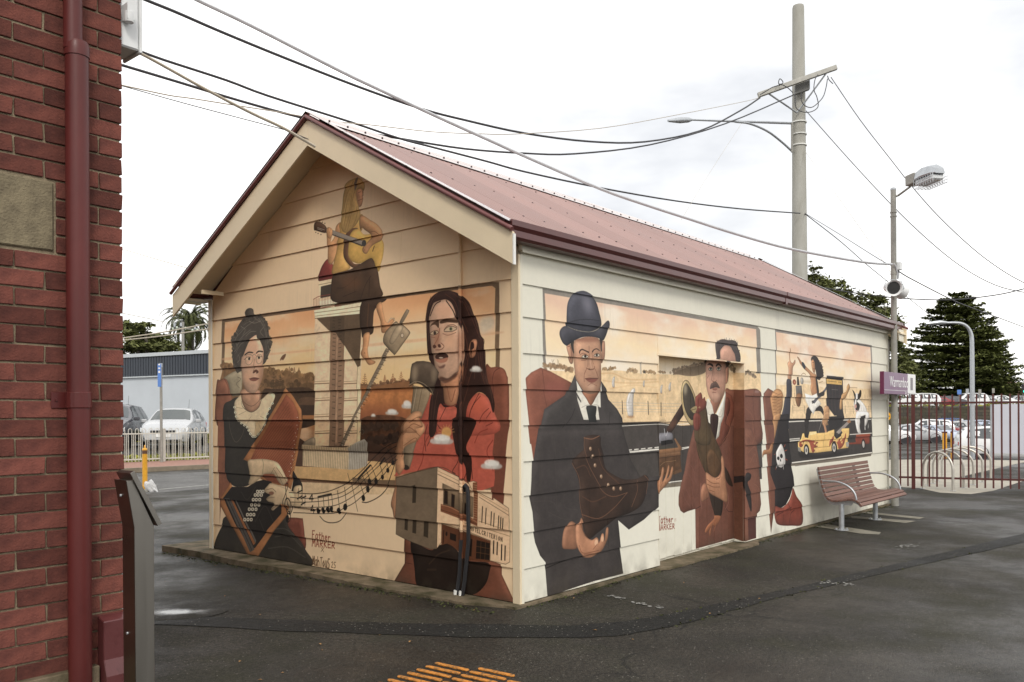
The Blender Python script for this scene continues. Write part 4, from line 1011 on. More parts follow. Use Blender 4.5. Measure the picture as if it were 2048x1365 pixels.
    P.bush('857058', "350,650 450,620 560,600 640,580 690,560", 60, 4.5, 41); P.f('7a664e', "345,680 400,640 500,608 600,590 690,570 690,650 600,690 500,695 400,680"); P.bush('8c7252', "190,650 260,660", 14, 2.5, 42); P.bush('7d6a52', "940,580 985,640", 10, 4, 43); P.bush('7d6a54', "1090,650 1150,670 1215,705", 20, 3.2, 44)
    P.T(*B4)
    P.f('633b2c', "560,0 500,240 470,420 425,590 405,700 405,790 425,850 460,875 500,855 580,832 585,1250 985,1140 985,-40 700,-60", sm=0, rim=4, rk=.3)
    P.f('6c412f', "1083,-20 1160,-20 1220,150 1245,400 1255,600 1262,780 1245,850 1215,880 1205,1135 1085,1172", sm=0, rim=4, rk=.3); P.f('603a29', "985,-20 1083,-20 1083,1172 985,1140", sm=0)
    P.f('47241f', "1130,930 1210,915 1205,1135 1125,1150", sm=0); P.s('2f1a16', 1.3, "1088,930 1210,905")
    P.f('27201e', "1083,500 1120,450 1160,470 1150,520 1120,560 1160,700 1155,860 1110,700 1083,600", rim=2); P.f('2a201d', "985,490 1083,480 1083,545 985,560", sm=0)
    for a in ("1100,40 1150,100 1120,200", "1130,240 1200,180 1230,300", "1140,350 1200,260 1220,420", "1180,560 1230,620 1220,800", "1200,60 1160,160"):
        P.s('82503a', 1.4, a, a=.7)
    for a in ("480,420 520,480 560,560", "500,330 560,420 580,540", "440,620 470,720 520,800", "470,600 520,700 560,820", "540,590 560,700 580,780", "580,330 590,560", "640,580 640,760"):
        P.s('70463c', 1.3, a, a=.7)
    P.s('34191a', 1.2, "585,830 640,800"); P.s('34191a', 1.2, "890,770 920,850 975,860"); P.s('8c5c50', 1.1, "640,560 632,700 650,830"); P.s('8c5c50', 1.1, "920,660 930,760 900,830")
    P.T(*B3)
    P.f('6b3826', "900,860 960,900 990,1000 985,1120 900,1365 800,1480 770,1400 880,1100", sm=0, rim=2); P.f('5a2e20', "905,930 945,960 940,1060 900,1180 940,1250 860,1400 880,1150", rim=2); P.s('7c4a30', 1.2, "900,1090 945,1250 860,1400"); P.s('7c4a30', 1.2, "1085,1020 1170,1130 1190,1365"); P.s('6e3f2c', 1.5, "1100,1060 1160,1160 1200,1365")
    P.f('c9c2b2', "690,1085 720,940 760,1000 780,1100 800,1090 860,960 895,850 900,900 880,1120 850,1200 830,1330 790,1370 740,1270 700,1120", sm=0, rim=2); P.s('8a8276', 1., "690,1085 740,1100 770,1090"); P.s('8a8276', 1., "800,1110 860,1110 895,900")
    P.f('2f1d1a', "740,1110 790,1095 822,1120 820,1200 800,1340 785,1350 745,1260", rim=2)
    P.f('8f5d48', "745,930 880,860 850,960 790,1090 765,1060", rim=3)
    P.f('3f3634', "790,500 783,400 790,340 830,315 870,310 910,320 960,320 1000,340 1022,400 1042,470 1042,525 1022,548 905,532 790,520", rim=2)
    for i in range(18):
        x = 790 + i * 12.5; P.s('4c4240', 1.4, [(x, 360 + (i % 3) * 8), (x + 5 + (i % 4) * 4, 296 + (i % 2) * 14 + abs(i - 8) * 3)], sm=0)
    for i in range(16):
        P.s('5d5350', 1.1, [(800 + i * 14, 350 + (i % 3) * 20), (795 + i * 14, 390 + (i % 2) * 30)], sm=0)
    for i in range(7):
        P.s('453b39', 1.8, [(985 + (i % 3) * 18, 400 + i * 20), (1018 + (i % 2) * 20, 412 + i * 18)], sm=0)
    P.f('3f3634', "680,535 700,530 705,590 690,600 682,570"); P.f('3a312e', "890,545 935,550 925,610 895,650", rim=1)
    P.f('b4846c', "830,500 830,440 850,405 885,375 940,385 965,430 985,470 990,530 980,545 830,525", rim=4, rk=.3)
    P.f('a26e55', "893,640 915,600 932,610 930,700 915,768 895,765", rim=2)
    P.f('ae8068', "695,545 760,530 890,548 898,650 900,760 890,860 850,940 800,975 760,960 720,900 695,790 690,650", rim=5, rk=.35); P.airbrush('c29078', .7, 745, 690, 30, 50); P.airbrush('c29078', .6, 850, 700, 35, 60); P.airbrush('c79a80', .6, 790, 900, 45, 30)
    P.f('3a2a25', "705,580 730,558 765,575 764,600 735,580"); P.f('3a2a25', "797,580 825,560 855,590 852,605 825,582 800,600")
    P.f('cfc0aa', "718,625 740,605 765,620 745,640", out='2c1f1a'); P.e('41483f', 743, 620, 12); P.f('cfc0aa', "805,625 825,602 850,620 830,640", out='2c1f1a'); P.e('41483f', 826, 618, 12)
    P.s('6e4534', 1.1, "770,600 760,680 750,730"); P.s('6e4534', 1.2, "750,735 765,752 790,755 805,738")
    P.f('58423a', "735,830 745,780 775,758 800,755 825,790 838,825 800,815 765,822", rim=1); P.f('8a5444', "755,830 800,822 815,832 790,848"); P.s('6e4534', 1., "760,870 800,868")
    P.s('6e4534', 1., "720,690 705,720"); P.f('c9c2b2', "700,940 722,930 760,1010 775,1090 690,1085", sm=0)
    # rooster
    P.T(*B4)
    P.f('46341f', "585,60 600,-60 720,-80 760,20 800,110 850,230 860,320 830,470 760,500 700,470 640,340 600,220", rim=3, tex=.3)
    P.f('50371f', "700,290 720,220 752,198 795,240 840,330 850,420 800,500 730,470 700,400", rim=3, tex=.3); P.s('2b1c10', 1.2, "700,300 715,430 760,490"); P.s('6b4a26', 1., "605,30 590,120 620,250 660,380")
    P.f('30231a', "880,380 930,450 975,590 920,560 870,430", rim=2); P.f('2c2018', "730,650 860,690 870,800 850,900 800,910 770,850", rim=2)
    P.T(*B3)
    P.f('4a3a24', "585,1060 640,1000 690,1010 720,1180 745,1330 720,1420 600,1400 570,1300", rim=2, tex=.2)
    P.f('6f3528', "580,1000 582,920 605,895 635,868 650,890 658,935 680,915 686,950 700,970 690,1030 650,1060 610,1090 580,1060", rim=2); P.f('6b3327', "560,1120 590,1080 635,1110 636,1230 600,1272 565,1240", rim=2)
    P.f('8f7c50', "530,1045 560,1020 592,1010 598,1040 570,1085 545,1065"); P.s('3a2c1a', 1., "535,1055 590,1040"); P.e('c7a470', 625, 1025, 8); P.e('1a1410', 625, 1026, 4)
    P.T(*B4)
    P.f('9c6a48', "690,460 705,450 780,500 830,480 855,420 850,300 862,270 878,310 888,400 900,540 918,700 905,760 820,715 740,670 700,600", rim=3)
    P.f('8e5c40', "640,750 642,610 690,560 725,690 700,730", rim=3)
    for a in ("700,520 760,560 830,560", "705,570 770,600 840,600", "720,630 780,650", "850,430 840,500 800,520"):
        P.s('5f3520', 1.1, a)
    P.f('8a5230', "780,900 845,905 835,960 790,1010 760,1010 735,1120 728,1060 745,1010 700,1080 680,1070 705,1010 770,940 780,915", rim=1)
    P.s('8a5230', 2, "790,1010 778,1060")
    P.text('7b2f1c', 2.0, 'Father', 192, 912, 355, 915, 72, 50); P.text('7b2f1c', 1.8, 'MARKER', 190, 992, 372, 985, 65, 52); P.text('9a6a58', .6, '25', 362, 935, 384, 930, 26)
    # --- third scene: band, car and pony
    P.T(*PX)
    P.f('817a72', "1549.0,659.0 1645,674.5 1740,690.5 1742.5,693 1742,908 1640,926 1590,933 1549,900", sm=0)
    P.grad("1551,664.5 1640,679 1740,695 1740.5,905 1640,921 1580,930 1551,900", sky, cloud='ddd2c0', thr=.50, cell=.45, seed=55)
    P.T(*B5)
    P.f('d6b88a', "328,850 500,850 700,830 900,870 1200,920 1300,890 1566,900 1566,1300 328,1300", sm=0, tex=.08); P.f('a98d68', "430,840 520,800 700,790 960,810 950,830 700,820", soft=2, a=.5)
    P.s('8c6a48', 1.2, "650,715 680,695 710,712"); P.s('8c6a48', 1., "890,820 940,800"); P.s('8c6a48', 1., "1290,880 1385,885")
    for y in (1120, 1140, 1160, 1180):
        P.s('9f8a6a', .5, [(540, y), (1566, y + 10)], sm=0)
    for x in (545, 700, 870, 1228, 1330, 1535):
        P.s('4a3d30', 1.6, [(x, 1120), (x, 1215)], sm=0)
    P.T(*B6)
    P.f('35302d', "415,42 700,40 1000,38 1325,30 1325,420 900,470 440,530 410,300", sm=0, tex=.1)
    P.s('c9c4b8', 2.2, "415,76 600,68 1000,58 1318,48"); P.f('c9c4b8', "415,262 530,252 530,262 415,272", sm=0); P.f('c9c4b8', "415,282 530,270 530,280 415,292", sm=0); P.s('c9c4b8', 1.5, "1080,215 1320,200")
    P.s('cfcabd', 2.4, "440,525 700,492 1000,455 1320,412"); P.f('6e6456', "440,530 700,500 1000,462 1322,418 1318,450 1000,500 700,535 442,560", sm=0)
    # giant arm, feather, seated fan
    P.f('6b402f', "145,0 175,-60 240,-60 330,0 260,330 300,800 215,1300 190,800 165,300", sm=0, rim=2)
    P.T(*B5)
    P.f('6b402f', "160,960 220,888 290,930 300,1365 175,1365", sm=0, rim=3)
    P.f('b07f5c', "475,570 490,545 500,530 503,385 512,385 516,530 545,560 572,522 582,530 575,570 545,620 535,720 528,780 485,770 485,640", rim=2)
    P.f('34323a', "460,900 465,800 485,768 525,785 530,820 530,950 500,1300 490,1420 340,1420 410,1190 450,1000", rim=2)
    P.f('a87746', "258,1000 290,930 340,897 390,920 418,1000 415,1120 390,1200 360,1300 340,1420 310,1380 270,1180", rim=3)
    for i in range(9):
        P.s('7a4f2a', 1., [(338, 960 + i * 40), (275 + i * 2, 940 + i * 45)]); P.s('7a4f2a', 1., [(340, 980 + i * 40), (405 - i * 3, 950 + i * 42)])
    P.T(*B6)
    P.f('221d1e', "290,0 410,-10 412,200 430,400 445,560 465,680 470,770 430,890 380,980 320,1020 262,1000 265,800 215,640 225,500 245,320 275,120", sm=0, rim=3)
    P.f('743425', "262,1000 330,1015 400,960 440,880 465,800 500,890 560,1000 558,1190 440,1210 300,1200 265,1130", rim=3, tex=.1)
    for a in ("270,1060 350,1050 440,1010", "300,1190 280,1110 360,1060", "350,1180 360,1090", "420,1180 440,1080 480,1040", "400,960 440,1050"):
        P.s('3a1611', 1.4, a)
    P.f('8f5f38', "130,470 125,430 145,385 200,375 235,300 250,330 225,420 170,430 140,440", rim=1)
    P.f('a87746', "240,20 320,-20 300,90 270,210 252,260 255,150", rim=2)
    P.f('b9b4ae', "275,420 290,380 330,318 352,345 372,440 370,540 340,575 300,560 278,520", rim=2)
    for x in (300, 340, 365, 320, 290):
        P.s('cfcac4', 1.2, [(x, 470), (x - 6, 600 - (x % 7) * 6)], sm=0)
    P.e('171313', 297, 475, 14, 20); P.e('171313', 332, 450, 15, 24); P.f('171313', "312,500 320,480 326,510"); P.s('8f3a1c', 1.6, "365,350 380,325"); P.s('8f3a1c', 1.6, "370,395 395,385"); P.s('8f3a1c', 1.6, "370,480 395,495"); P.s('8f3a1c', 1.4, "265,430 255,435"); P.s('8f3a1c', 1.4, "278,570 275,600")
    # little figures behind the car
    P.T(*B5)
    P.f('5b5550', "580,860 660,855 668,980 640,1010 585,1000", sm=0, rim=2); P.f('2c2825', "605,745 625,742 632,850 602,852", sm=0); P.e('9a948c', 668, 795, 20, 46, rim=2); P.e('84402a', 568, 810, 22, 36); P.e('b9835c', 570, 812, 8, 14)
    P.f('7a5230', "582,990 615,955 655,965 665,1010 640,1120 600,1115", rim=3)
    for a in ("570,850 560,1080 580,1110", "675,850 700,1060", "560,960 580,1050"):
        P.s('8a6244', 1., a)
    # guitarist
    P.f('a8754a', "605,482 625,490 660,545 720,610 800,690 830,700 850,760 860,980 800,990 775,900 785,800 750,700 690,640 640,570 625,530", rim=2)
    P.f('2c3038', "660,570 680,550 712,610 690,640"); P.f('2b2220', "785,520 795,485 830,468 870,490 900,560 930,640 940,700 910,770 880,780 850,740 835,640 800,560", rim=2)
    P.bush('2b2220', "860,500 920,600 935,720 890,770", 40, 2.2, 61)
    P.f('a8754a', "788,540 815,515 832,560 835,640 825,690 805,680 792,620", rim=2); P.s('3a2a24', .9, "800,560 820,556"); P.s('5a3526', .9, "805,640 825,635"); P.f('2a2624', "850,750 870,790 885,960 860,980"); P.f('231f1f', "700,1365 710,1250 740,1140 860,1110 930,1140 950,1260 900,1190 800,1200 770,1260 745,1400 710,1400", rim=1)
    P.f('d8d3c8', "695,955 790,985 855,955 862,1020 900,1060 918,1095 850,1150 810,1230 760,1150 720,1060", sm=0, rim=2, rk=.25); P.f('55555c', "800,1070 960,900 985,860 1000,880 960,940 830,1090", sm=0); P.f('2c2825', "795,1060 815,1045 822,1080 805,1095", sm=0); P.f('2c2825', "880,960 950,930 945,985 870,1000")
    # amplifier
    P.f('2b2727', "980,725 1200,745 1198,1180 1215,1300 1150,1365 1120,1300 985,1110", sm=0); P.f('c39a45', "988,765 1188,790 1186,848 988,830", sm=0); P.s('4a3a20', .8, "1020,800 1120,808"); P.e('2b2216', 1008, 798, 5); P.e('2b2216', 1150, 812, 5); P.e('2b2216', 1168, 814, 5)
    for x in (1020, 1060, 1100, 1150):
        P.s('6d4a48', .6, [(x, 760), (x - 4, 1200)], sm=0)
    P.s('6f6a66', .8, "1050,905 1130,912")
    P.f('a77c48', "1155,1160 1165,1050 1180,970 1240,930 1250,870 1275,830 1290,870 1285,900 1230,1010 1195,1060 1190,1150", rim=2); P.f('a87c50', "945,1200 960,1130 990,1115 1020,1150 1015,1240 1000,1330 1010,1365 935,1365", rim=2); P.f('c9b48c', "1020,1250 1110,1245 1125,1275 1030,1290", sm=0)
    # pony
    P.f('d2cdc6', "1340,1100 1355,990 1380,1010 1425,1040 1470,1090 1510,1180 1525,1310 1520,1420 1380,1420 1375,1250 1345,1150", rim=2)
    P.f('27221f', "1320,910 1345,940 1360,970 1400,960 1415,920 1435,920 1430,990 1400,1040 1385,1060 1420,1110 1400,1180 1360,1160 1345,1060 1340,990", rim=1); P.f('d2cdc6', "1362,960 1385,955 1385,1000 1372,1100 1352,1110 1360,1030"); P.e('b98a7c', 1362, 1125, 16, 28); P.f('b98a7c', "1350,1150 1380,1180 1425,1100 1400,1150 1375,1200")
    P.f('27221f', "1385,1240 1430,1210 1470,1260 1460,1420 1400,1420", rim=1); P.f('27221f', "1500,1250 1525,1290 1520,1420 1490,1420")
    for a in ("1430,1080 1440,1250", "1460,1110 1480,1280", "1480,1300 1470,1400"):
        P.s('a29c94', 1.2, a)
    P.T(*B6)
    P.f('27221f', "595,-10 640,-20 625,130 600,230 575,240 600,120", sm=0); P.s('b2aca4', .8, "735,195 790,40"); P.s('b2aca4', .8, "890,60 910,160"); P.s('b2aca4', .8, "870,60 900,160")
    P.f('a87c50', "790,0 850,-30 850,60 810,120", rim=1); P.f('231f1f', "850,20 1010,10 1000,120 930,160 860,180", sm=0)
    P.f('a87750', "790,80 820,120 835,240 815,305 800,290 810,200", rim=1); P.f('8a8078', "930,190 1050,80 1075,60 1095,75 1060,110 960,210", sm=0); P.f('96643a', "1050,70 1085,50 1098,80 1070,95", sm=0)
    P.f('cfcac2', "1150,-20 1280,-30 1285,60 1240,140 1210,60 1190,130 1200,200 1160,180", rim=2); P.f('2b2624', "1195,20 1250,0 1240,200 1200,200", sm=0)
    # trailer and flame car
    P.f('7a3018', "1145,215 1300,205 1302,300 1290,318 1070,325 1075,305 1150,300", sm=0, rim=1); P.s('9a4a24', 1.2, "1145,225 1300,212"); P.e('1d1a19', 1232, 322, 22, 58); P.e('a59f97', 1231, 322, 12, 38)
    P.f('1c1918', "530,400 700,440 900,420 1060,380 1060,400 900,460 600,475 530,460", soft=2, a=.8)
    P.f('d3aa58', "518,300 545,260 562,205 580,200 585,240 620,255 640,185 715,180 718,200 800,195 835,190 845,180 910,160 915,240 960,250 1000,195 985,165 1000,148 1075,145 1072,220 1060,245 1065,360 960,375 880,395 700,415 660,415 580,410 518,375", sm=0, rim=1, rk=.3)
    P.f('e0c583', "640,188 715,182 716,208 640,225", sm=0)
    for t in ("530,330 545,290 600,270 690,280 720,250 700,290 740,300 710,330 735,345 690,365 700,390 670,410 640,300 590,290 570,340 545,355", "860,350 865,290 900,230 905,290 940,300 975,260 990,230 980,290 1010,260 1035,200 1030,290 1000,350 960,370 945,310 915,285 885,310"):
        P.f('8f3f24', t, rim=1)
    for t in ("555,310 575,295 570,325", "690,310 715,300 700,325", "990,300 1005,285 1000,315"):
        P.f('d3aa58', t)
    P.s('7a5a2c', .8, "700,360 860,345"); P.s('7a5a2c', .7, "800,200 795,350"); P.f('7d776c', "515,350 545,362 545,410 518,395", sm=0); P.f('8a857c', "1040,300 1075,295 1072,345 1045,355", sm=0)
    P.f('27211f', "915,165 930,240 980,200 985,230 930,265 905,230", sm=0)
    for x, y, r in ((608, 388, 30), (912, 360, 31)):
        P.e('1a1716', x, y, r, r * 2.25); P.e('aaa49b', x - 2, y, r * .58, r * 1.5); P.e('5c5750', x - 2, y, r * .3, r * .75)
    P.f('221f1e', "585,210 600,190 620,200 625,250 590,250", sm=0)
# ================================================================ GROUND
def axis_list(parts):
    out = []
    for a, b, st in parts:
        out += list(np.arange(a, b, st))
    return out + [parts[-1][1]]
def build_ground():
    xs = axis_list([(-700, -60, 80), (-60, -12, 6), (-12, 14, .5), (14, 50, 1.5), (50, 120, 10), (120, 1000, 110)])
    ys = axis_list([(-700, -60, 80), (-60, -8, 4), (-8, 14, .5), (14, 34, 1.), (34, 110, 8), (110, 1000, 110)])
    v = [(x, y, ground_z(x, y)) for y in ys for x in xs]
    n = len(xs)
    f = [(j * n + i, j * n + i + 1, (j + 1) * n + i + 1, (j + 1) * n + i) for j in range(len(ys) - 1) for i in range(n - 1)]
    g = MB().add(v, f).build('ground', M['asphalt'], smooth=True)
    tag(g, kind='structure')
build_ground()

def sheet(name, poly, m, lift=.004, kind='structure', grid=.6, jag=0., seed=1):
    """flush patch following the ground: polygon in x, y"""
    rr = random.Random(seed)
    pts = []
    for i, p in enumerate(poly):
        q = poly[(i + 1) % len(poly)]
        k = max(1, int(math.hypot(q[0] - p[0], q[1] - p[1]) / grid))
        for j in range(k):
            t = j / k; pts.append((p[0] + (q[0] - p[0]) * t + rr.uniform(-jag, jag), p[1] + (q[1] - p[1]) * t + rr.uniform(-jag, jag)))
    b = bmesh.new(); vs_ = [b.verts.new((x, y, 0)) for x, y in pts]
    b.faces.new(vs_); bmesh.ops.triangulate(b, faces=b.faces)
    if grid < 3:
        for _ in range(2):
            es = [e for e in b.edges if e.calc_length() > grid * 2]
            if es: bmesh.ops.subdivide_edges(b, edges=es, cuts=1); bmesh.ops.triangulate(b, faces=b.faces)
    for w in b.verts: w.co.z = ground_z(w.co.x, w.co.y) + lift
    bmesh.ops.recalc_face_normals(b, faces=b.faces)
    if sum(fc.normal.z for fc in b.faces) < 0: bmesh.ops.reverse_faces(b, faces=b.faces)
    me = bpy.data.meshes.new(name); b.to_mesh(me); b.free(); me.materials.append(m)
    o = bpy.data.objects.new(name, me); COL.objects.link(o); tag(o, kind=kind); return o
def gp(*pts, z=0.):
    return [tuple(gnd(x, y, z).xy) for x, y in pts]
def smooth2(pts, n=5):
    a = np.array(pts, float); p = np.concatenate([a[:1] * 2 - a[1:2], a, a[-1:] * 2 - a[-2:-1]]); out = []
    for i in range(1, len(p) - 2):
        for t in np.arange(n) / n:
            p0, p1, p2, p3 = p[i - 1:i + 3]
            out.append(tuple(.5 * (2 * p1 + (p2 - p0) * t + (2 * p0 - 5 * p1 + 4 * p2 - p3) * t * t + (3 * p1 - p0 - 3 * p2 + p3) * t ** 3)))
    return out + [tuple(a[-1])]
# resurfaced trench across the forecourt
up = smooth2(gp((180, 1225), (330, 1229), (560, 1239), (800, 1247), (1000, 1250), (1150, 1252), (1300, 1236), (1400, 1216), (1500, 1195), (1650, 1162), (1850, 1115), (2048, 1068), (2300, 1012)))
lo = smooth2(gp((180, 1243), (330, 1248), (560, 1262), (800, 1271), (1000, 1276), (1200, 1275), (1320, 1258), (1420, 1235), (1520, 1206), (1680, 1168), (1880, 1122), (2048, 1085), (2300, 1026)))
sheet('asphalt_strip', up + lo[::-1], M['asphalt_new'], .004, grid=.5, jag=.012)
# bare concrete pads under the bench
sheet('concrete_pad', gp((1626, 1053), (1652, 1049), (1762, 1066), (1757, 1070), (1720, 1068)), M['pad'], .005, grid=.3, jag=.01, seed=2)
sheet('concrete_pad', gp((1690, 1036), (1705, 1033), (1832, 1043), (1812, 1047)), M['pad'], .005, grid=.3, jag=.012, seed=3)
sheet('concrete_pad', gp((1718, 1026), (1738, 1025), (1848, 1036), (1838, 1039)), M['pad'], .005, grid=.3, jag=.01, seed=4)
# old paint splashes and one white line
def paint_flecks(seed, n, spots):
    rr = random.Random(seed); b = MB()
    for i in range(n):
        x0, y0, x1, y1, w = spots[rr.randrange(len(spots))]; u = rr.random()
        p = gnd(x0 + (x1 - x0) * u + rr.gauss(0, w), y0 + (y1 - y0) * u + rr.gauss(0, w * .35)); z = ground_z(p.x, p.y) + .006 + i * 1e-5
        k = 6; s_ = rr.uniform(.004, .022); a0 = rr.random() * 6
        b.add([(p.x + s_ * rr.uniform(.5, 1.3) * math.cos(a0 + 6.283 * j / k), p.y + s_ * rr.uniform(.5, 1.3) * math.sin(a0 + 6.283 * j / k), z) for j in range(k)], [tuple(range(k))])
    tag(b.build('paint_flecks', M['paint_mark']), kind='stuff')
paint_flecks(5, 150, [(1214, 1193, 1250, 1198, 4), (1262, 1206, 1326, 1217, 4), (1640, 1166, 1712, 1171, 6), (1798, 1094, 1834, 1092, 6), (1800, 1094, 1830, 1092, 5)])
sheet('road_line', gp((318, 979), (430, 969), (430, 970.6), (318, 980.8)), M['paint_mark'], .008, grid=2)
# grey service road left of the shed
sheet('road', gp((180, 1000), (300, 988), (430, 976), (560, 966), (560, 938), (430, 943), (300, 952), (180, 960)), M['road'], .004, grid=1.2)
sheet('concrete_path', gp((1770, 920), (2060, 917), (2060, 922), (1918, 955), (1990, 960), (2060, 958), (1988, 982), (1942, 989), (1880, 986), (1838, 977), (1770, 973)), M['concrete'], .004, grid=1.)
def build_puddle():
    c = gnd(352, 1222)
    pts = []
    for k in range(24):
        a = 2 * math.pi * k / 24; d = RT.xy * (.42 * math.cos(a)) + FW.xy * (.30 * math.sin(a)); pts.append((c.x + d.x, c.y + d.y))
    m = asphalt('wet_asphalt', (.0125, .0108, .0082), (.036, .0315, .0245), 1., .5)
    t = m.node_tree; n = t.nodes; l = t.links; b = n['Principled BSDF']
    tc_ = n.new('ShaderNodeTexCoord'); mp_ = n.new('ShaderNodeMapping'); mp_.vector_type = 'TEXTURE'
    mp_.inputs['Location'].default_value = (c.x, c.y, 0); mp_.inputs['Rotation'].default_value = (0, 0, math.atan2(RT.y, RT.x)); mp_.inputs['Scale'].default_value = (.40, .20, 1)
    l.new(tc_.outputs['Object'], mp_.inputs[0])
    nz = n.new('ShaderNodeTexNoise'); nz.inputs['Scale'].default_value = 7; nz.inputs['Detail'].default_value = 6; l.new(tc_.outputs['Object'], nz.inputs['Vector'])
    sx = n.new('ShaderNodeSeparateXYZ'); l.new(mp_.outputs[0], sx.inputs[0]); cx = n.new('ShaderNodeCombineXYZ'); l.new(sx.outputs[0], cx.inputs[0]); l.new(sx.outputs[1], cx.inputs[1])
    ln = n.new('ShaderNodeVectorMath'); ln.operation = 'LENGTH'; l.new(cx.outputs[0], ln.inputs[0])
    ad = n.new('ShaderNodeMath'); ad.operation = 'ADD'; l.new(ln.outputs['Value'], ad.inputs[0])
    sc = n.new('ShaderNodeMath'); sc.operation = 'MULTIPLY_ADD'; sc.inputs[1].default_value = 1.1; sc.inputs[2].default_value = -.55; l.new(nz.outputs['Fac'], sc.inputs[0]); l.new(sc.outputs[0], ad.inputs[1])
    mr = n.new('ShaderNodeMapRange'); mr.interpolation_type = 'SMOOTHSTEP'; mr.inputs[1].default_value = .22; mr.inputs[2].default_value = .85; mr.inputs[3].default_value = 0; mr.inputs[4].default_value = 1
    l.new(ad.outputs[0], mr.inputs[0]); r0 = b.inputs['Roughness'].links[0].from_socket
    rm = n.new('ShaderNodeMix'); l.new(mr.outputs[0], rm.inputs[0]); rm.inputs[2].default_value = .03; l.new(r0, rm.inputs[3]); l.new(rm.outputs[0], b.inputs['Roughness'])
    m3 = n.new('ShaderNodeMapRange'); m3.inputs[1].default_value = .25; m3.inputs[2].default_value = .8; m3.inputs[3].default_value = .0; m3.inputs[4].default_value = .7; l.new(ad.outputs[0], m3.inputs[0])
    bp = [q for q in n if q.type == 'BUMP'][0]; l.new(m3.outputs[0], bp.inputs['Strength']); s3_ = n.new('ShaderNodeMix'); l.new(mr.outputs[0], s3_.inputs[0]); s3_.inputs[2].default_value = .6; s3_.inputs[3].default_value = .30; l.new(s3_.outputs[0], b.inputs['Specular IOR Level'])
    sheet('puddle', pts, m, .005, grid=.15)
build_puddle()
def build_foot():
    a, b = gnd(-300, 968), gnd(900, 925)
    k0, k1 = gnd(180, 950), gnd(560, 931)
    d = (k1 - k0).normalized(); nrm = Vector((-d.y, d.x, 0)); nrm = nrm if nrm.dot(FW) > 0 else -nrm
    p = k0 - d * 8; q = k1 + d * 3
    mb = MB()
    def slab(o0, o1, zt):
        mb2 = MB(); A = p + nrm * o0; B = q + nrm * o0; C2 = q + nrm * o1; D = p + nrm * o1
        return mb2.add([(A.x, A.y, -.1), (B.x, B.y, -.1), (C2.x, C2.y, -.1), (D.x, D.y, -.1), (A.x, A.y, zt), (B.x, B.y, zt), (C2.x, C2.y, zt), (D.x, D.y, zt)],
                       [(0, 3, 2, 1), (4, 5, 6, 7), (0, 1, 5, 4), (1, 2, 6, 5), (2, 3, 7, 6), (3, 0, 4, 7)])
    tag(slab(0, .16, .13).build('kerb', M['kerb']), kind='structure')
    tag(slab(.162, 3.4, .122).build('footpath', M['kerb_brick']), kind='structure')
    return p, q, d, nrm
FP, FQ, FD, FN = build_foot()

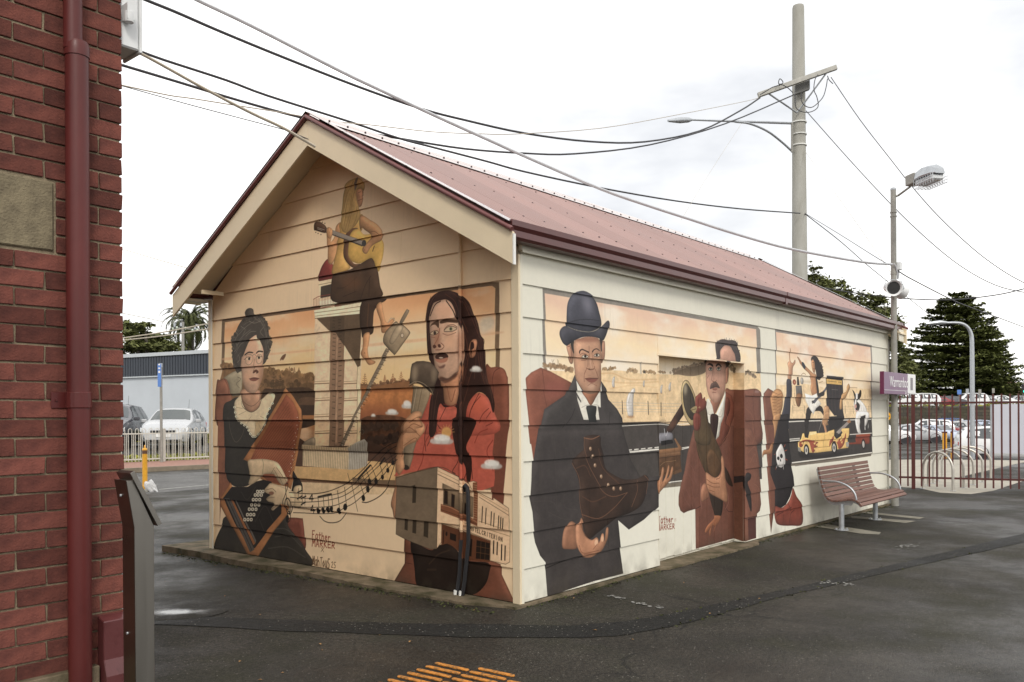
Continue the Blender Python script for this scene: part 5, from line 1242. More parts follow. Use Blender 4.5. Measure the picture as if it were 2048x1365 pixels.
# ================================================================ PAINTED SHED
SX, SY, CY = 9.95, 4.78, 2.39
shed = thing('painted_shed', 'cream weatherboard shed with mural portraits painted on its gable and long wall, red steel roof', 'shed', (0, 0, 0))
mural_mats = {}
def mural_setup():
    base_a, base_b = hx(BASE_A), hx(BASE_B)
    def plane(axis, val, iu):
        def f(pts):
            d = ray_np(pts); t = (val - CN[axis]) / d[:, axis]; X = CN + d * t[:, None]; return X[:, [iu, 2]]
        return f
    ca = Canvas(plane(0, 0., 1), -.1, 4.9, -.05, 4.6, 250, base_a)
    paint_gable(Painter([ca]))
    cb = Canvas(plane(1, 0., 0), -.1, 10.1, -.05, 3.0, 250, base_b)
    cd = Canvas(plane(1, .118, 0), 2.15, 4.35, -.05, 2.35, 250, base_b)
    cj = Canvas(plane(0, 4.262, 1), -.03, .16, -.05, 2.35, 250, base_b)
    paint_long(Painter([cb, cd, cj]))
    for key, c, g in (('gable', ca, GAIN_A), ('long', cb, GAIN_B), ('door', cd, GAIN_B), ('jamb', cj, GAIN_B)):
        lin = s2l(np.clip(c.img, 0, 1)); lum = (lin @ np.array([.3, .59, .11]))[..., None]
        lin = np.clip((lin + (lum - lin) * DESAT) * np.array(g), 0, .85)
        # hand-rolled paint: faint mottling and chalky wear
        wear = 1 + .05 * (fbm(c.h, c.w, 60, 5, 5) - .5) + .05 * (fbm(c.h, c.w, 9, 6, 3) - .5)
        zz = (c.v0 + (np.arange(c.h) + .5) / c.ppm)[:, None]
        gr = np.clip((fbm(c.h, c.w, 30, 8, 5) - .35) * 2.2, 0, 1) * np.exp(-np.clip(zz - .03, 0, 9) / .10) * .55      # splashed dirt along the foot
        st_ = fbm(8, c.w, 5, 12, 3)[3][None] * fbm(c.h, c.w, 90, 13, 3); gr = np.maximum(gr, np.clip((st_ - .36) * 3, 0, 1) * .10)   # faint rain streaks
        lin = lin * (1 - gr[..., None]) + np.array([.075, .062, .042]) * gr[..., None]
        rgb = l2s(lin * wear[..., None])
        im = bpy.data.images.new('paint_' + key, c.w, c.h)
        px = np.ones((c.h, c.w, 4), np.float32); px[..., :3] = rgb
        im.pixels.foreach_set(px.ravel()); im.update(); im.pack()
        m = bpy.data.materials.new('mural_' + key); m.use_nodes = True
        t = m.node_tree; n = t.nodes; l = t.links; b = n['Principled BSDF']
        ti = n.new('ShaderNodeTexImage'); ti.image = im; ti.extension = 'EXTEND'; l.new(ti.outputs[0], b.inputs['Base Color'])
        nz = n.new('ShaderNodeTexNoise'); nz.inputs['Scale'].default_value = 120; nz.inputs['Detail'].default_value = 4
        tcn = n.new('ShaderNodeTexCoord'); l.new(tcn.outputs['Object'], nz.inputs['Vector'])
        bp = n.new('ShaderNodeBump'); bp.inputs['Strength'].default_value = .12; bp.inputs['Distance'].default_value = .004
        l.new(nz.outputs['Fac'], bp.inputs['Height']); l.new(bp.outputs[0], b.inputs['Normal'])
        b.inputs['Roughness'].default_value = .55; b.inputs['Specular IOR Level'].default_value = .18
        mural_mats[key] = (m, c)
BASE_A, BASE_B = 'ceb28a', 'cdc9b8'  # warm bounce light is put into the gable's base colour
GAIN_A, GAIN_B, DESAT = (1.42, 1.40, 1.38), (1.18, 1.18, 1.18), .16
mural_setup()
def uv_of(key, iu):
    c = mural_mats[key][1]
    W, H = c.w / c.ppm, c.h / c.ppm
    return lambda p: ((p[iu] - c.u0) / W, (p.z - c.v0) / H)
UVA, UVB, UVD, UVJ = uv_of('gable', 1), uv_of('long', 0), uv_of('door', 0), uv_of('jamb', 1)
MA, MBm, MD, MJ = (mural_mats[k][0] for k in ('gable', 'long', 'door', 'jamb'))

APEX_Z, EAVE_Z, OH, TANP = 4.535, 3.06, .24, (4.535 - 3.06) / 2.63
def roof_z(y): return APEX_Z - abs(y - CY) * TANP
# weatherboards: each board its own piece, lapped over the one below
LIP, TOPO = .019, -.003
def board_a(y0, y1, z0, z1, y2=None, y3=None):
    """board on the gable wall (x = 0 plane), optionally with raked ends"""
    y2 = y0 if y2 is None else y2; y3 = y1 if y3 is None else y3
    zt = z1 + .02
    mb = MB(); v = []
    for x_b, x_t in ((-LIP, -.004), (.012, .012)):
        v += [(x_b, y0, z0), (x_b, y1, z0), (x_t, y3, zt), (x_t, y2, zt)]
    mb.add(v, [(0, 1, 2, 3), (7, 6, 5, 4), (0, 4, 5, 1), (1, 5, 6, 2), (2, 6, 7, 3), (3, 7, 4, 0)])
    return mb.build('weatherboard', MA, shed, uvf=UVA)
rb = random.Random(11)
ZA = [.03, .315, .627, .935, 1.244, 1.553, 1.855, 2.157, 2.459, 2.733, 3.033, 3.335, 3.622, 3.882, 4.16, 4.40]
JA = {0: [3.35], 1: [3.95], 2: [1.9], 3: [4.05], 4: [3.85, 1.4], 5: [4.0], 6: [2.9], 7: [4.05], 8: [3.9], 9: [2.1], 10: [1.42], 11: [3.55], 12: [2.6]}
for i in range(len(ZA) - 1):
    z0, z1 = ZA[i], ZA[i + 1]
    lim = lambda z: min(4.72, max(0, (APEX_Z - .13 - z) / TANP + CY)) if z > 2.9 else 4.72
    hi0, hi1 = lim(z0), lim(z1 + .02)
    lo0, lo1 = max(.06, 2 * CY - hi0), max(.06, 2 * CY - hi1)
    cuts = [c for c in JA.get(i, []) if lo0 + .3 < c < hi0 - .3]
    edges = [lo0] + cuts + [hi0]
    edges1 = [lo1] + cuts + [hi1]
    for a, b, c, d in zip(edges[:-1], edges[1:], edges1[:-1], edges1[1:]):
        g = .0008
        board_a(a + g, b - g, z0, z1, c + g, max(d - g, c + .01))
ZB = [.03, .307, .607, .917, 1.205, 1.507, 1.81, 2.112, 2.415, 2.69, 2.975]
JB = {0: [6.2], 1: [1.3, 5.5, 7.0], 2: [1.0, 6.6], 3: [8.1], 4: [6.9], 5: [1.6, 8.2], 6: [5.6], 7: [7.6], 8: [1.36, 5.45, 6.35, 8.9], 9: [2.14, 6.56]}
def board_b(x0, x1, z0, z1):
    zt = z1 + .02; v = []
    for yb, yt in ((-LIP, -.004), (.012, .012)):
        v += [(x0, yb, z0), (x1, yb, z0), (x1, yt, zt), (x0, yt, zt)]
    MB().add(v, [(0, 1, 2, 3), (7, 6, 5, 4), (0, 4, 5, 1), (1, 5, 6, 2), (2, 6, 7, 3), (3, 7, 4, 0)]).build('weatherboard', MBm, shed, uvf=UVB)
for i in range(len(ZB) - 1):
    z0, z1 = ZB[i], ZB[i + 1]
    spans = [(.034, 2.236), (4.292, SX - .03)] if z1 < 2.2 else [(.034, SX - .03)]
    if z0 < 2.2 < z1:       # notched round the door head
        spans = [(.034, 2.236), (4.292, SX - .03)]
        board_b(2.237, 4.291, 2.215, z1)
    for a, b in spans:
        e = [a] + [c for c in JB.get(i, []) if a + .3 < c < b - .3] + [b]
        for p_, q_ in zip(e[:-1], e[1:]): board_b(p_ + .0008, q_ - .0008, z0, z1)
# inner box so no light leaks, corner stops, base
core = MB().box(.02, SX - .02, .14, SY - .02, 0, 2.95)
core.prism([(.02, 2.95), (SY - .02, 2.95), (SY - .02, 3.0), (CY, APEX_Z - .16), (.02, 3.0)], 0, .02, SX - .02)
core.build('wall_frame', M['cream'], shed)
MB().box(.02, 2.23, .02, .139, 0, 2.95).box(4.3, SX - .02, .02, .139, 0, 2.95).box(2.231, 4.299, .02, .139, 2.26, 2.95).build('wall_frame', M['cream'], shed)
MB().box(SX - .02, SX, .0, SY, .0, 2.95).build('end_wall', M['cream'], shed)
MB().box(.0, SX, SY - .02, SY, .0, 2.95).build('back_wall', M['cream'], shed)
MB().prism([(0, 2.95), (SY, 2.95), (SY, 3.0), (CY, APEX_Z - .16), (0, 3.0)], 0, SX - .019, SX).build('end_gable', M['cream'], shed)
MB().box(-.025, -.0005, -.024, .058, .0, 2.93).build('corner_board', M['tan'], shed, bevel=.003)
MB().box(.0, .032, -.024, -.0005, .0, 2.93).build('corner_board', M['cream'], shed, bevel=.003)
MB().box(-.025, .012, 4.722, 4.80, .0, 2.98).build('corner_board', M['tan'], shed, bevel=.003)
MB().box(-.030, -.0255, 4.705, 4.735, .0, 2.98).build('corner_stop', M['cream'], shed)
MB().box(SX - .03, SX + .012, -.024, .012, .0, 2.96).build('corner_board', M['cream'], shed, bevel=.003)
# concrete footing, with a broken lip
def footing():
    rr = random.Random(3); pts = []
    n = 60
    for i in range(n + 1):
        y = -.06 + 5.5 * i / n; pts.append((-.28 + .02 * math.sin(y * 3) + rr.uniform(-.014, .014) + (.16 * (1 - ss(-.06, .5, y))), y))
    xs = [(10.02, 5.44), (10.02, -.05)]
    m2 = 70
    for i in range(m2):
        x = 9.9 - 9.95 * i / m2; yy = -.055 - .03 * math.sin(x * 2.1) * .5 + rr.uniform(-.012, .012)
        if 2.2 < x < 4.4: yy -= .10
        xs.append((x, yy))
    poly = pts + xs
    b = bmesh.new(); top = [b.verts.new((x, y, .022)) for x, y in poly]; f = b.faces.new(top)
    r = bmesh.ops.extrude_face_region(b, geom=[f]); 
    for v_ in r['geom']:
        if isinstance(v_, bmesh.types.BMVert): v_.co.z = -.15
    bmesh.ops.recalc_face_normals(b, faces=b.faces)
    me = bpy.data.meshes.new('footing'); b.to_mesh(me); b.free(); me.materials.append(M['slab'])
    o = bpy.data.objects.new('concrete_footing', me); COL.objects.link(o); o.parent = shed; o['_o'] = (0, 0, 0)
footing()
# door of upright planks in a deep reveal
for i in range(11):
    x0 = 2.237 + i * .1875; x1 = x0 + .1875 - .004
    MB().box(x0, min(x1, 4.262), .118, .1385, .045 + (i % 3) * .004, 2.235).build('door_plank', MD, shed, uvf=UVD, bevel=.0015)
MB().box(2.236, 2.62, .1125, .1175, 1.53, 1.56).build('door_rail', MD, shed, uvf=UVD)
MB().box(2.2365, 2.25, -.016, .117, .03, 2.216).build('door_frame', MBm, shed, uvf=UVB)
MB().box(4.262, 4.291, -.014, .138, .03, 2.216).build('door_frame', MJ, shed, uvf=UVJ)
MB().box(4.2625, 4.2905, -.0175, -.0145, .03, 2.216).build('door_trim', MBm, shed, uvf=UVB)
MB().box(2.251, 4.261, .0, .137, 2.236, 2.259).build('door_head', M['tan'], shed)
MB().box(2.222, 4.291, -.022, -.0155, 2.2, 2.222).build('door_head_trim', MBm, shed, uvf=UVB)
# roof: corrugated sheets
def roof_sheets():
    px0, px1 = -.33, 10.28
    for side in (-1, 1):
        k0 = 0
        nsh = 14; wsh = (px1 - px0) / nsh
        for sidx in range(nsh):
            v = []; f = []
            n = 100
            for i in range(n + 1):
                x = px0 + wsh * (sidx + i / n)
                dz = .022 * abs(math.sin((x - px0) * math.pi / .0758)) ** .8 - .008 + (.002 if sidx % 2 else 0)
                for j in range(2):
                    y = CY + side * (.02 if j == 0 else CY + .115)
                    v.append((x, y, roof_z(y) + dz))
            for i in range(n): f.append((2 * i, 2 * i + 1, 2 * i + 3, 2 * i + 2))
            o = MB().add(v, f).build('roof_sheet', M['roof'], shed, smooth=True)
    sc = MB(); rr = random.Random(2)
    for d in (.35, 1.25, 2.12, 2.46):
        for i in range(34):
            for side in (-1, 1):
                x = px0 + .12 + i * .3035 + rr.uniform(-.02, .02)
                if d < .4 and False: continue
                y = CY + side * d; z = roof_z(y) + .012
                sc.obox((x, y, z), (.007, 0, 0), (0, .007, 0), (0, 0, .007))
    o = sc.build('roof_screw', M['screw'], shed); o['kind'] = 'stuff'
roof_sheets()
# ridge capping with rolled top and its fixings
rc = MB().tube([(-.34, CY, APEX_Z + .03), (9.75, CY, APEX_Z + .03)], .024, 10)
for s_ in (-1, 1):
    rc.prism([(CY + s_ * .01, APEX_Z + .032), (CY + s_ * .17, APEX_Z + .032 - .16 * TANP), (CY + s_ * .175, APEX_Z + .022 - .165 * TANP), (CY + s_ * .01, APEX_Z + .02)], 0, -.34, 9.75)
rcap = rc.build('ridge_cap', M['flashing'], shed, smooth=True)
rs = MB()
for i in range(44):
    for s_ in (-1, 1):
        rs.obox((-.2 + i * .228, CY + s_ * .15, APEX_Z + .045 - .15 * TANP), (.007, 0, 0), (0, .007, 0), (0, 0, .010))
rs.build('ridge_screw', M['screw'], rcap)['kind'] = 'stuff'
# barge boards, rolled barge caps and the pale flashing over the verge
for side in (-1, 1):
    def Y(d): return CY + side * d
    e = CY + OH
    for x0, x1 in ((-.355, -.33), (10.25, 10.275)):
        MB().prism([(Y(.0015), APEX_Z - .03), (Y(e), EAVE_Z - .03), (Y(e), EAVE_Z - .285), (Y(.0015), APEX_Z - .285)], 0, x0, x1).build('barge_board', M['tan'], shed, bevel=.002)
    MB().box(-.357, -.329, Y(e + .001), Y(e + .012), EAVE_Z - .287, EAVE_Z - .045).build('barge_end', M['white_paint'], shed) if side < 0 else None  # whiter colour paints in the brighter light on this end face
    for xa in (-.372, 10.30):
        cap = MB().tube([(xa, Y(.0), APEX_Z - .002), (xa, Y(e + .01), EAVE_Z - .012)], .020, 10).build('barge_cap', M['barge_cap'], shed, smooth=True)
    dz = .030
    for x0, x1 in ((-.375, -.17), (10.14, 10.3)):
        MB().add([(x0, Y(.0), APEX_Z + .02 + dz), (x1, Y(.0), APEX_Z + dz), (x1, Y(e - .12), roof_z(Y(e - .12)) + dz), (x0, Y(e - .02), roof_z(Y(e - .02)) + dz + .015)], [(0, 1, 2, 3)]).build('barge_flashing', M['flashing'], shed)
    # soffit lining under the verge
    es = e - .24 if side < 0 else e - .01; ez = roof_z(CY + es)
    MB().prism([(Y(.0), APEX_Z - .125), (Y(es), ez - .125), (Y(es), ez - .10), (Y(.0), APEX_Z - .10)], 0, -.329, -.004).build('soffit', M['tan'], shed)
    MB().prism([(Y(.0), APEX_Z - .125), (Y(e - .01), EAVE_Z - .125), (Y(e - .01), EAVE_Z - .10), (Y(.0), APEX_Z - .10)], 0, SX + .004, 10.249).build('soffit', M['tan'], shed)
MB().box(-.32, .0, 4.80, 4.95, 2.955, 2.985).build('eave_lining', M['cream'], shed)
MB().box(-.30, -.03, 4.45, 4.475, 3.0, 3.045).build('outrigger', M['tan'], shed)
# front fascia, cornice bead and box gutter
MB().box(.0, 10.06, -.040, -.0045, 2.962, 3.10).build('fascia', M['cream'], shed)
MB().box(.0, 10.0, -.050, -.0405, 2.945, 2.966).build('fascia_bead', M['cream'], shed)
MB().box(9.96, 10.22, -.205, -.19, 2.82, 3.02).build('eave_box', M['cream'], shed)
gprof = [(-.042, 3.14), (-.042, 3.02), (-.06, 3.0), (-.15, 3.0), (-.172, 3.02), (-.172, 3.07), (-.195, 3.10), (-.195, 3.145), (-.186, 3.145), (-.186, 3.11), (-.163, 3.075), (-.163, 3.025), (-.145, 3.008), (-.065, 3.008), (-.05, 3.025), (-.05, 3.125)]
for x0, x1 in ((-.30, 5.19), (5.192, 10.24)):
    MB().prism(gprof, 0, x0, x1).build('gutter', M['gutter'], shed)
MB().prism([(-.042, 3.14), (-.042, 3.0), (-.15, 3.0), (-.172, 3.02), (-.172, 3.07), (-.195, 3.10), (-.195, 3.145)], 0, -.304, -.3005).build('gutter_end', M['gutter'], shed)
MB().box(5.165, 5.22, -.176, -.055, 2.994, 2.999).box(5.165, 5.22, -.1765, -.1725, 3.0, 3.07).box(5.165, 5.22, -.1995, -.1955, 3.10, 3.147).build('gutter_joiner', M['gutter'], shed)
gb = [(SY + .042 + (-.042 - y), z) for y, z in gprof]
MB().prism(gb, 0, -.30, 10.24).build('gutter', M['gutter'], shed)
# conduits on the gable wall
MB().tube([(-.035, .636, 3.28), (-.035, .636, .03)], .0165, 10).build('conduit', MA, shed, True, uvf=UVA)
for z in (3.02, 1.5):
    MB().tube([(-.035, .636, z), (-.035, .636, z + .05)], .022, 10).build('conduit_coupling', MA, shed, True, uvf=UVA)
MB().tube([(-.03, .59, .93), (-.05, .585, .97), (-.06, .56, .985), (-.062, .535, .965), (-.06, .528, .90), (-.055, .53, .5), (-.065, .57, .15), (-.075, .60, -.03)], .018, 8).build('conduit', M['black_trim'], shed, True)
MB().tube([(-.036, .636, .5), (-.05, .645, .2), (-.075, .665, -.03)], .018, 8).build('conduit', M['black_trim'], shed, True)
MB().tube([(-.074, .605, .06), (-.08, .61, -.04)], .020, 8).tube([(-.074, .668, .06), (-.08, .67, -.04)], .020, 8).build('conduit_foot', M['white_paint'], shed, True)
# cable anchor under the gable peak
MB().tube([(-.357, 2.42, 4.33), (-.40, 2.42, 4.335), (-.41, 2.43, 4.31)], .006, 6).build('cable_hook', M['galv_dull'], shed)

# ================================================================ BRICK STATION BUILDING
BX, BY = -3.456, -.307
bb = thing('brick_building', 'dark red brick station building corner with sandstone block and maroon downpipe', 'building', (BX, BY, 0))
MB().box(-9.5, BX - .009, BY + .009, 9.0, -.02, 4.46).build('wall', M['mortar'], bb)
MB().box(-9.9, BX + .35, BY - .45, 9.4, 4.47, 4.62).build('eave', M['cream'], bb)
MB().prism([(-9.9, 4.621), (BX + .35, 4.621), (-5.2, 6.1), (-8.2, 6.1)], 1, BY - .45, 9.4).build('roof', M['tile_roof'], bb)
brick_meshes = {}
def brick_mesh(w, seed, mkey='brick'):
    rr = random.Random(seed); b = bmesh.new()
    bmesh.ops.create_cube(b, size=1)
    for v_ in b.verts:
        v_.co.x = v_.co.x * w + rr.uniform(-.003, .003); v_.co.y = v_.co.y * .03 + (rr.uniform(-.003, .003) if v_.co.y < 0 else 0); v_.co.z = v_.co.z * .076 + rr.uniform(-.0025, .0025)
    bmesh.ops.bevel(b, geom=[e for e in b.edges], offset=.0025, segments=1, affect='EDGES')
    me = bpy.data.meshes.new('brick'); b.to_mesh(me); b.free(); me.materials.append(M[mkey]); return me
st = [brick_mesh(.24, i) for i in range(8)]; hd = [brick_mesh(.11, 40 + i) for i in range(5)]
rr = random.Random(5)
pipe_hide = None
CO = .0862; Z0 = 2.797 - CO * 33 + .005
stuffb = MB()
for k in range(-1, 52):
    z = Z0 + k * CO + .038
    if z < .0 or z > 4.45: continue
    x = BX; first = (k % 2 == 0)
    j = 0
    while x > -9.3:
        w = .11 if (first and j == 0) else .24
        xc = x - w / 2
        block = 2.36 < z < 2.71 and xc < -3.66
        if 2.36 < z < 2.71 and xc - w / 2 < -3.768 and -5.0 < xc:
            if x - w < -4.92 < x and x - w < -4.915: MB().box(x - w, -4.915, BY - .001, BY + .03, z - .038, z + .038).build('brick', M['brick'], bb, bevel=.003)
            if x > -3.74: MB().box(-3.768, x, BY - .001, BY + .03, z - .038, z + .038).build('brick', M['brick'], bb, bevel=.004)
        elif z < 3.85 and xc > -4.35:
            o = bpy.data.objects.new('brick', (hd if w < .2 else st)[rr.randrange(5 if w < .2 else 8)])
            COL.objects.link(o); o.parent = bb
            o.location = (xc - BX, rr.uniform(-.003, .002) + .014, z); o.rotation_euler = (0, rr.uniform(-.006, .006), 0)
        else:
            stuffb.box(x - w, x, BY, BY + .03, z - .038, z + .038)
        x -= w + .010; j += 1
    y = BY + (.0 if first else .0); j = 0; x0 = BX
    y = BY + (.24 if first else .11) + .01
    while y < 8.8:
        stuffb.box(BX - .03, BX, y, min(y + .24, 8.98), z - .038, z + .038); y += .25
stuffb.build('brickwork', M['brick2'], bb)['kind'] = 'stuff'
MB().box(-4.9, -3.782, BY - .004, BY + .05, 2.378, 2.70).build('stone_block', M['sandstone'], bb, bevel=.006)
# painted plinth at the corner
pl = MB().prism([(BY - .07, .61), (BY - .07, .425), (BY - .10, .35), (BY - .10, -.02), (BY + .002, -.02), (BY + .002, .63)], 0, -3.59, BX + .03)
pl.build('plinth', M['plinth'], bb, bevel=.004)
MB().prism([(BX + .031, .61), (BX + .09, .60), (BX + .09, .42), (BX + .12, .35), (BX + .12, -.02), (BX + .031, -.02)], 1, BY - .07, 8.5).build('plinth', M['plinth'], bb, bevel=.004)
MB().box(-9.4, -3.6, BY - .05, BY + .002, -.02, .40).build('render_base', M['slab'], bb, bevel=.004)
dp = MB().tube([(-3.695, BY - .055, 0), (-3.695, BY - .055, 3.36)], .052, 18).build('downpipe', M['maroon'], bb, True)
MB().tube([(-3.712, BY - .055, 3.33), (-3.712, BY - .055, 4.46)], .042, 18).build('pipe_offset', M['maroon'], dp, True)
MB().lathe([(.056, 0), (.057, .05), (.050, .07)], (-3.695, BY - .055, 3.30), 18).build('pipe_socket', M['maroon'], dp, True)
br = MB().lathe([(.056, 0), (.057, .004), (.057, .072), (.056, .076)], (-3.695, BY - .055, 1.64), 18)
br.box(-3.80, -3.73, BY - .012, BY - .001, 1.64, 1.716).box(-3.66, -3.63, BY - .012, BY - .001, 1.645, 1.71).build('pipe_bracket', M['maroon'], dp, bevel=.002)
MB().lathe([(.007, 0), (.005, .006)], (-3.78, BY - .012, 1.678), 8, (0, -1, 0)).build('bracket_screw', M['maroon'], dp)
# grey-white switch box on the end wall
sb = thing('switch_box', 'pale grey electrical box fixed high on the end of the brick wall', 'electrical box', (BX + .05, BY + .06, 3.45))
MB().box(BX + .002, BX + .10, BY + .02, BY + .20, 3.46, 3.95).build('cabinet', M['white_plastic'], sb, bevel=.008)
MB().box(BX + .101, BX + .116, BY + .015, BY + .205, 3.45, 3.96).build('lid', M['white_plastic'], sb, bevel=.004)
MB().lathe([(.022, 0), (.024, .01), (.024, .05), (.018, .055)], (BX + .03, BY - .02, 3.57), 14, (0, 0, 1)).box(BX + .012, BX + .048, BY - .04, BY + .02, 3.58, 3.66).build('sensor', M['white_plastic'], sb, True)
MB().box(BX + .117, BX + .13, BY + .08, BY + .10, 3.62, 3.64).build('latch', M['galv'], sb)
# ================================================================ NEAR THINGS
# information stand (narrow steel post with a sloping top plate)
def info_stand():
    d0 = 3.80
    base = at(271, 1100, d0); base.z = 0
    t = thing('information_stand', 'slim stainless steel information stand with sloping top plate in front of the brick corner', 'information stand', base)
    xw, yw = .086, .112
    # profile in x, z (side facing the platform), taken in metres from the front-left edge
    prof = [(0, 0), (xw, 0), (xw, 1.10), (-.010, 1.315), (-.040, 1.315), (-.004, 1.10)]
    MB().prism([(base.x + a, b) for a, b in prof], 1, base.y, base.y + yw).build('post', M['steel'], t, bevel=.0015)
    bk = MB().add([(base.x - .0016, base.y, 0), (base.x - .0016, base.y + yw, 0), (base.x - .0056, base.y + yw, 1.10), (base.x - .0056, base.y, 1.10), (base.x - .0416, base.y, 1.316), (base.x - .0416, base.y + yw, 1.316)], [(0, 1, 2, 3), (3, 2, 5, 4)])
    bk.build('back_cover', M['steel_dark'], t)
    a = Vector((base.x - .018, 0, 1.352)); b = Vector((base.x + .108, 0, 1.105)); dr = (b - a).normalized(); nn = Vector((-dr.z, 0, dr.x)); nn = nn if nn.x > 0 else -nn
    ctr = (a + b) / 2; ctr.y = base.y + yw / 2
    MB().obox(ctr, dr * ((b - a).length / 2), (0, yw / 2 + .012, 0), nn * .011).build('top_plate', M['steel'], t, bevel=.001)
    for z in (1.245, .62):
        zz = -.036 * max(0, (z - 1.1) / .215) - .0056 * min(1, z / 1.1)
        MB().lathe([(.0075, 0), (.006, .005), (.001, .007)], (base.x + zz - .0015, base.y + yw * .62, z), 10, (-1, 0, 0)).build('screw', M['galv'], t, True)
info_stand()

# tactile strips in the pavement at the bottom edge
def tactile():
    o = gnd(905, 1345); t = thing('tactile_paving', 'patch of orange raised tactile guide strips set in the dark asphalt', 'tactile paving', (o.x, o.y, 0))
    P = lambda x, y: gnd(760 + x * .14648, 1300 + y * .14648)
    a0, a1 = P(752, 190), P(1212, 290)
    row = P(630, 238) - P(752, 195); col = P(1228, 308) - P(752, 190)
    dr = (a1 - a0); Ln = dr.length; dr.normalize(); nn = Vector((-dr.y, dr.x, 0))
    for j in range(-0, 3):
        for i in range(-1 if j else 0, 11):
            if j == 2 and i < 0: continue
            c = a0 + row * i + col * j + dr * (Ln / 2)
            if j == 0 and i < 0: continue
            m = MB(); n = 7; w = .0165; pts = []
            for k in range(n + 1):
                an = -math.pi / 2 + math.pi * k / n; pts.append(c + dr * (Ln / 2 - w + w * math.cos(an)) + nn * (w * math.sin(an)))
            for k in range(n + 1):
                an = math.pi / 2 + math.pi * k / n; pts.append(c - dr * (Ln / 2 - w) + dr * (w * math.cos(an)) + nn * (w * math.sin(an)))
            m.prism([(p.x, p.y) for p in pts], 2, .0, .009).build('tactile_strip', M['orange'], t, bevel=.002)
tactile()

# bench
def bench():
    t = thing('park_bench', 'brown slatted bench with curved steel armrests against the far end of the painted wall', 'bench', (7.2, -.49, 0))
    x0, x1 = 6.20, 8.26
    prof = [(-.195, .825), (-.205, .765), (-.218, .705), (-.232, .645), (-.248, .585), (-.266, .525), (-.288, .468), (-.325, .420), (-.378, .398), (-.435, .396), (-.492, .404), (-.549, .415), (-.606, .424), (-.662, .422), (-.716, .402), (-.755, .362)]
    for i, (y, z) in enumerate(prof):
        a = prof[max(0, i - 1)]; b = prof[min(len(prof) - 1, i + 1)]
        ty = Vector((0, b[0] - a[0], b[1] - a[1])).normalized(); nn = Vector((0, -ty.z, ty.y))
        o = MB().obox(((x0 + x1) / 2, y, z), ((x1 - x0) / 2, 0, 0), ty * .0245, nn * .013).build('slat', M['slat'], t, bevel=.003)
    for x in (6.25, 7.69):
        pts = [(x, y + (.022 if i < 7 else 0), z - (.02 if i >= 6 else 0)) for i, (y, z) in enumerate(prof)]
        fr = MB()
        for a, b in zip(pts[:-1], pts[1:]):
            a, b = Vector(a), Vector(b); d = (b - a); nn = Vector((0, -d.z, d.y)).normalized()
            wdt = .020
            fr.obox((a + b) / 2 - nn * .0, (.012, 0, 0), d * .53, nn * wdt)
        fr.prism([(-.27, .44), (-.30, .375), (-.38, .335), (-.62, .345), (-.66, .40), (-.50, .385), (-.38, .378)], 0, x - .011, x + .011)
        f = fr.build('frame', M['galv'], t)
        MB().tube([(x, -.49, .0), (x, -.49, .365)], .035, 16).build('leg', M['galv'], t, True)
        fl = MB().lathe([(.095, .004), (.095, .013), (.037, .016)], (x, -.49, 0), 20).build('base_plate', M['galv'], t)
        for k in range(4):
            an = math.pi / 4 + k * math.pi / 2
            MB().lathe([(.011, 0), (.011, .018)], (x + .075 * math.cos(an), -.49 + .075 * math.sin(an), .013), 6).build('bolt', M['galv'], fl)
    for x in (6.235, 8.225):
        arc = [(x, -.22, .655), (x, -.33, .662), (x, -.44, .655), (x, -.54, .625), (x, -.62, .575), (x, -.67, .51), (x, -.69, .44), (x, -.69, .41)]
        MB().tube([Vector(p) for p in smooth3(arc)], .0135, 10).build('armrest', M['galv'], t, True)
    MB().tube([(6.25, -.40, .36), (8.24, -.40, .36)], .014, 8).build('tie_bar', M['galv'], t, True)
def smooth3(a, n=4):
    a = np.array(a, float); p = np.concatenate([a[:1] * 2 - a[1:2], a, a[-1:] * 2 - a[-2:-1]]); out = []
    for i in range(1, len(p) - 2):
        p0, p1, p2, p3 = p[i - 1:i + 3]
        for t in np.arange(n) / n:
            out.append(.5 * (2 * p1 + (p2 - p0) * t + (2 * p0 - 5 * p1 + 4 * p2 - p3) * t * t + (3 * p1 - p0 - 3 * p2 + p3) * t ** 3))
    return out + [a[-1]]
bench()

def text_mesh(txt, m, parent, name, origin, right, up, height, width=None, depth=.002):
    cu = bpy.data.curves.new(name, 'FONT'); cu.body = txt; cu.extrude = .01; cu.resolution_u = 3
    tmp = bpy.data.objects.new('tmp', cu); COL.objects.link(tmp)
    dg = bpy.context.evaluated_depsgraph_get(); me = bpy.data.meshes.new_from_object(tmp.evaluated_get(dg))
    bpy.data.objects.remove(tmp)
    co = np.array([v.co for v in me.vertices]); mn, mxx = co.min(0), co.max(0)
    rgt, upv, org = Vector(right).normalized(), Vector(up).normalized(), Vector(origin); out = rgt.cross(upv)
    k = height / (mxx[1] - mn[1]); kx = (width / (mxx[0] - mn[0])) if width else k
    off = Vector(parent['_o']) if parent else Vector()
    for v in me.vertices:
        x, y, z = (v.co.x - mn[0]) * kx, (v.co.y - mn[1]) * k, depth if v.co.z > 0 else 0
        v.co = org + rgt * x + upv * y + out * z - off
    me.materials.clear(); me.materials.append(m)
    o = bpy.data.objects.new(name, me); COL.objects.link(o); o.parent = parent; o['_o'] = tuple(off); return o

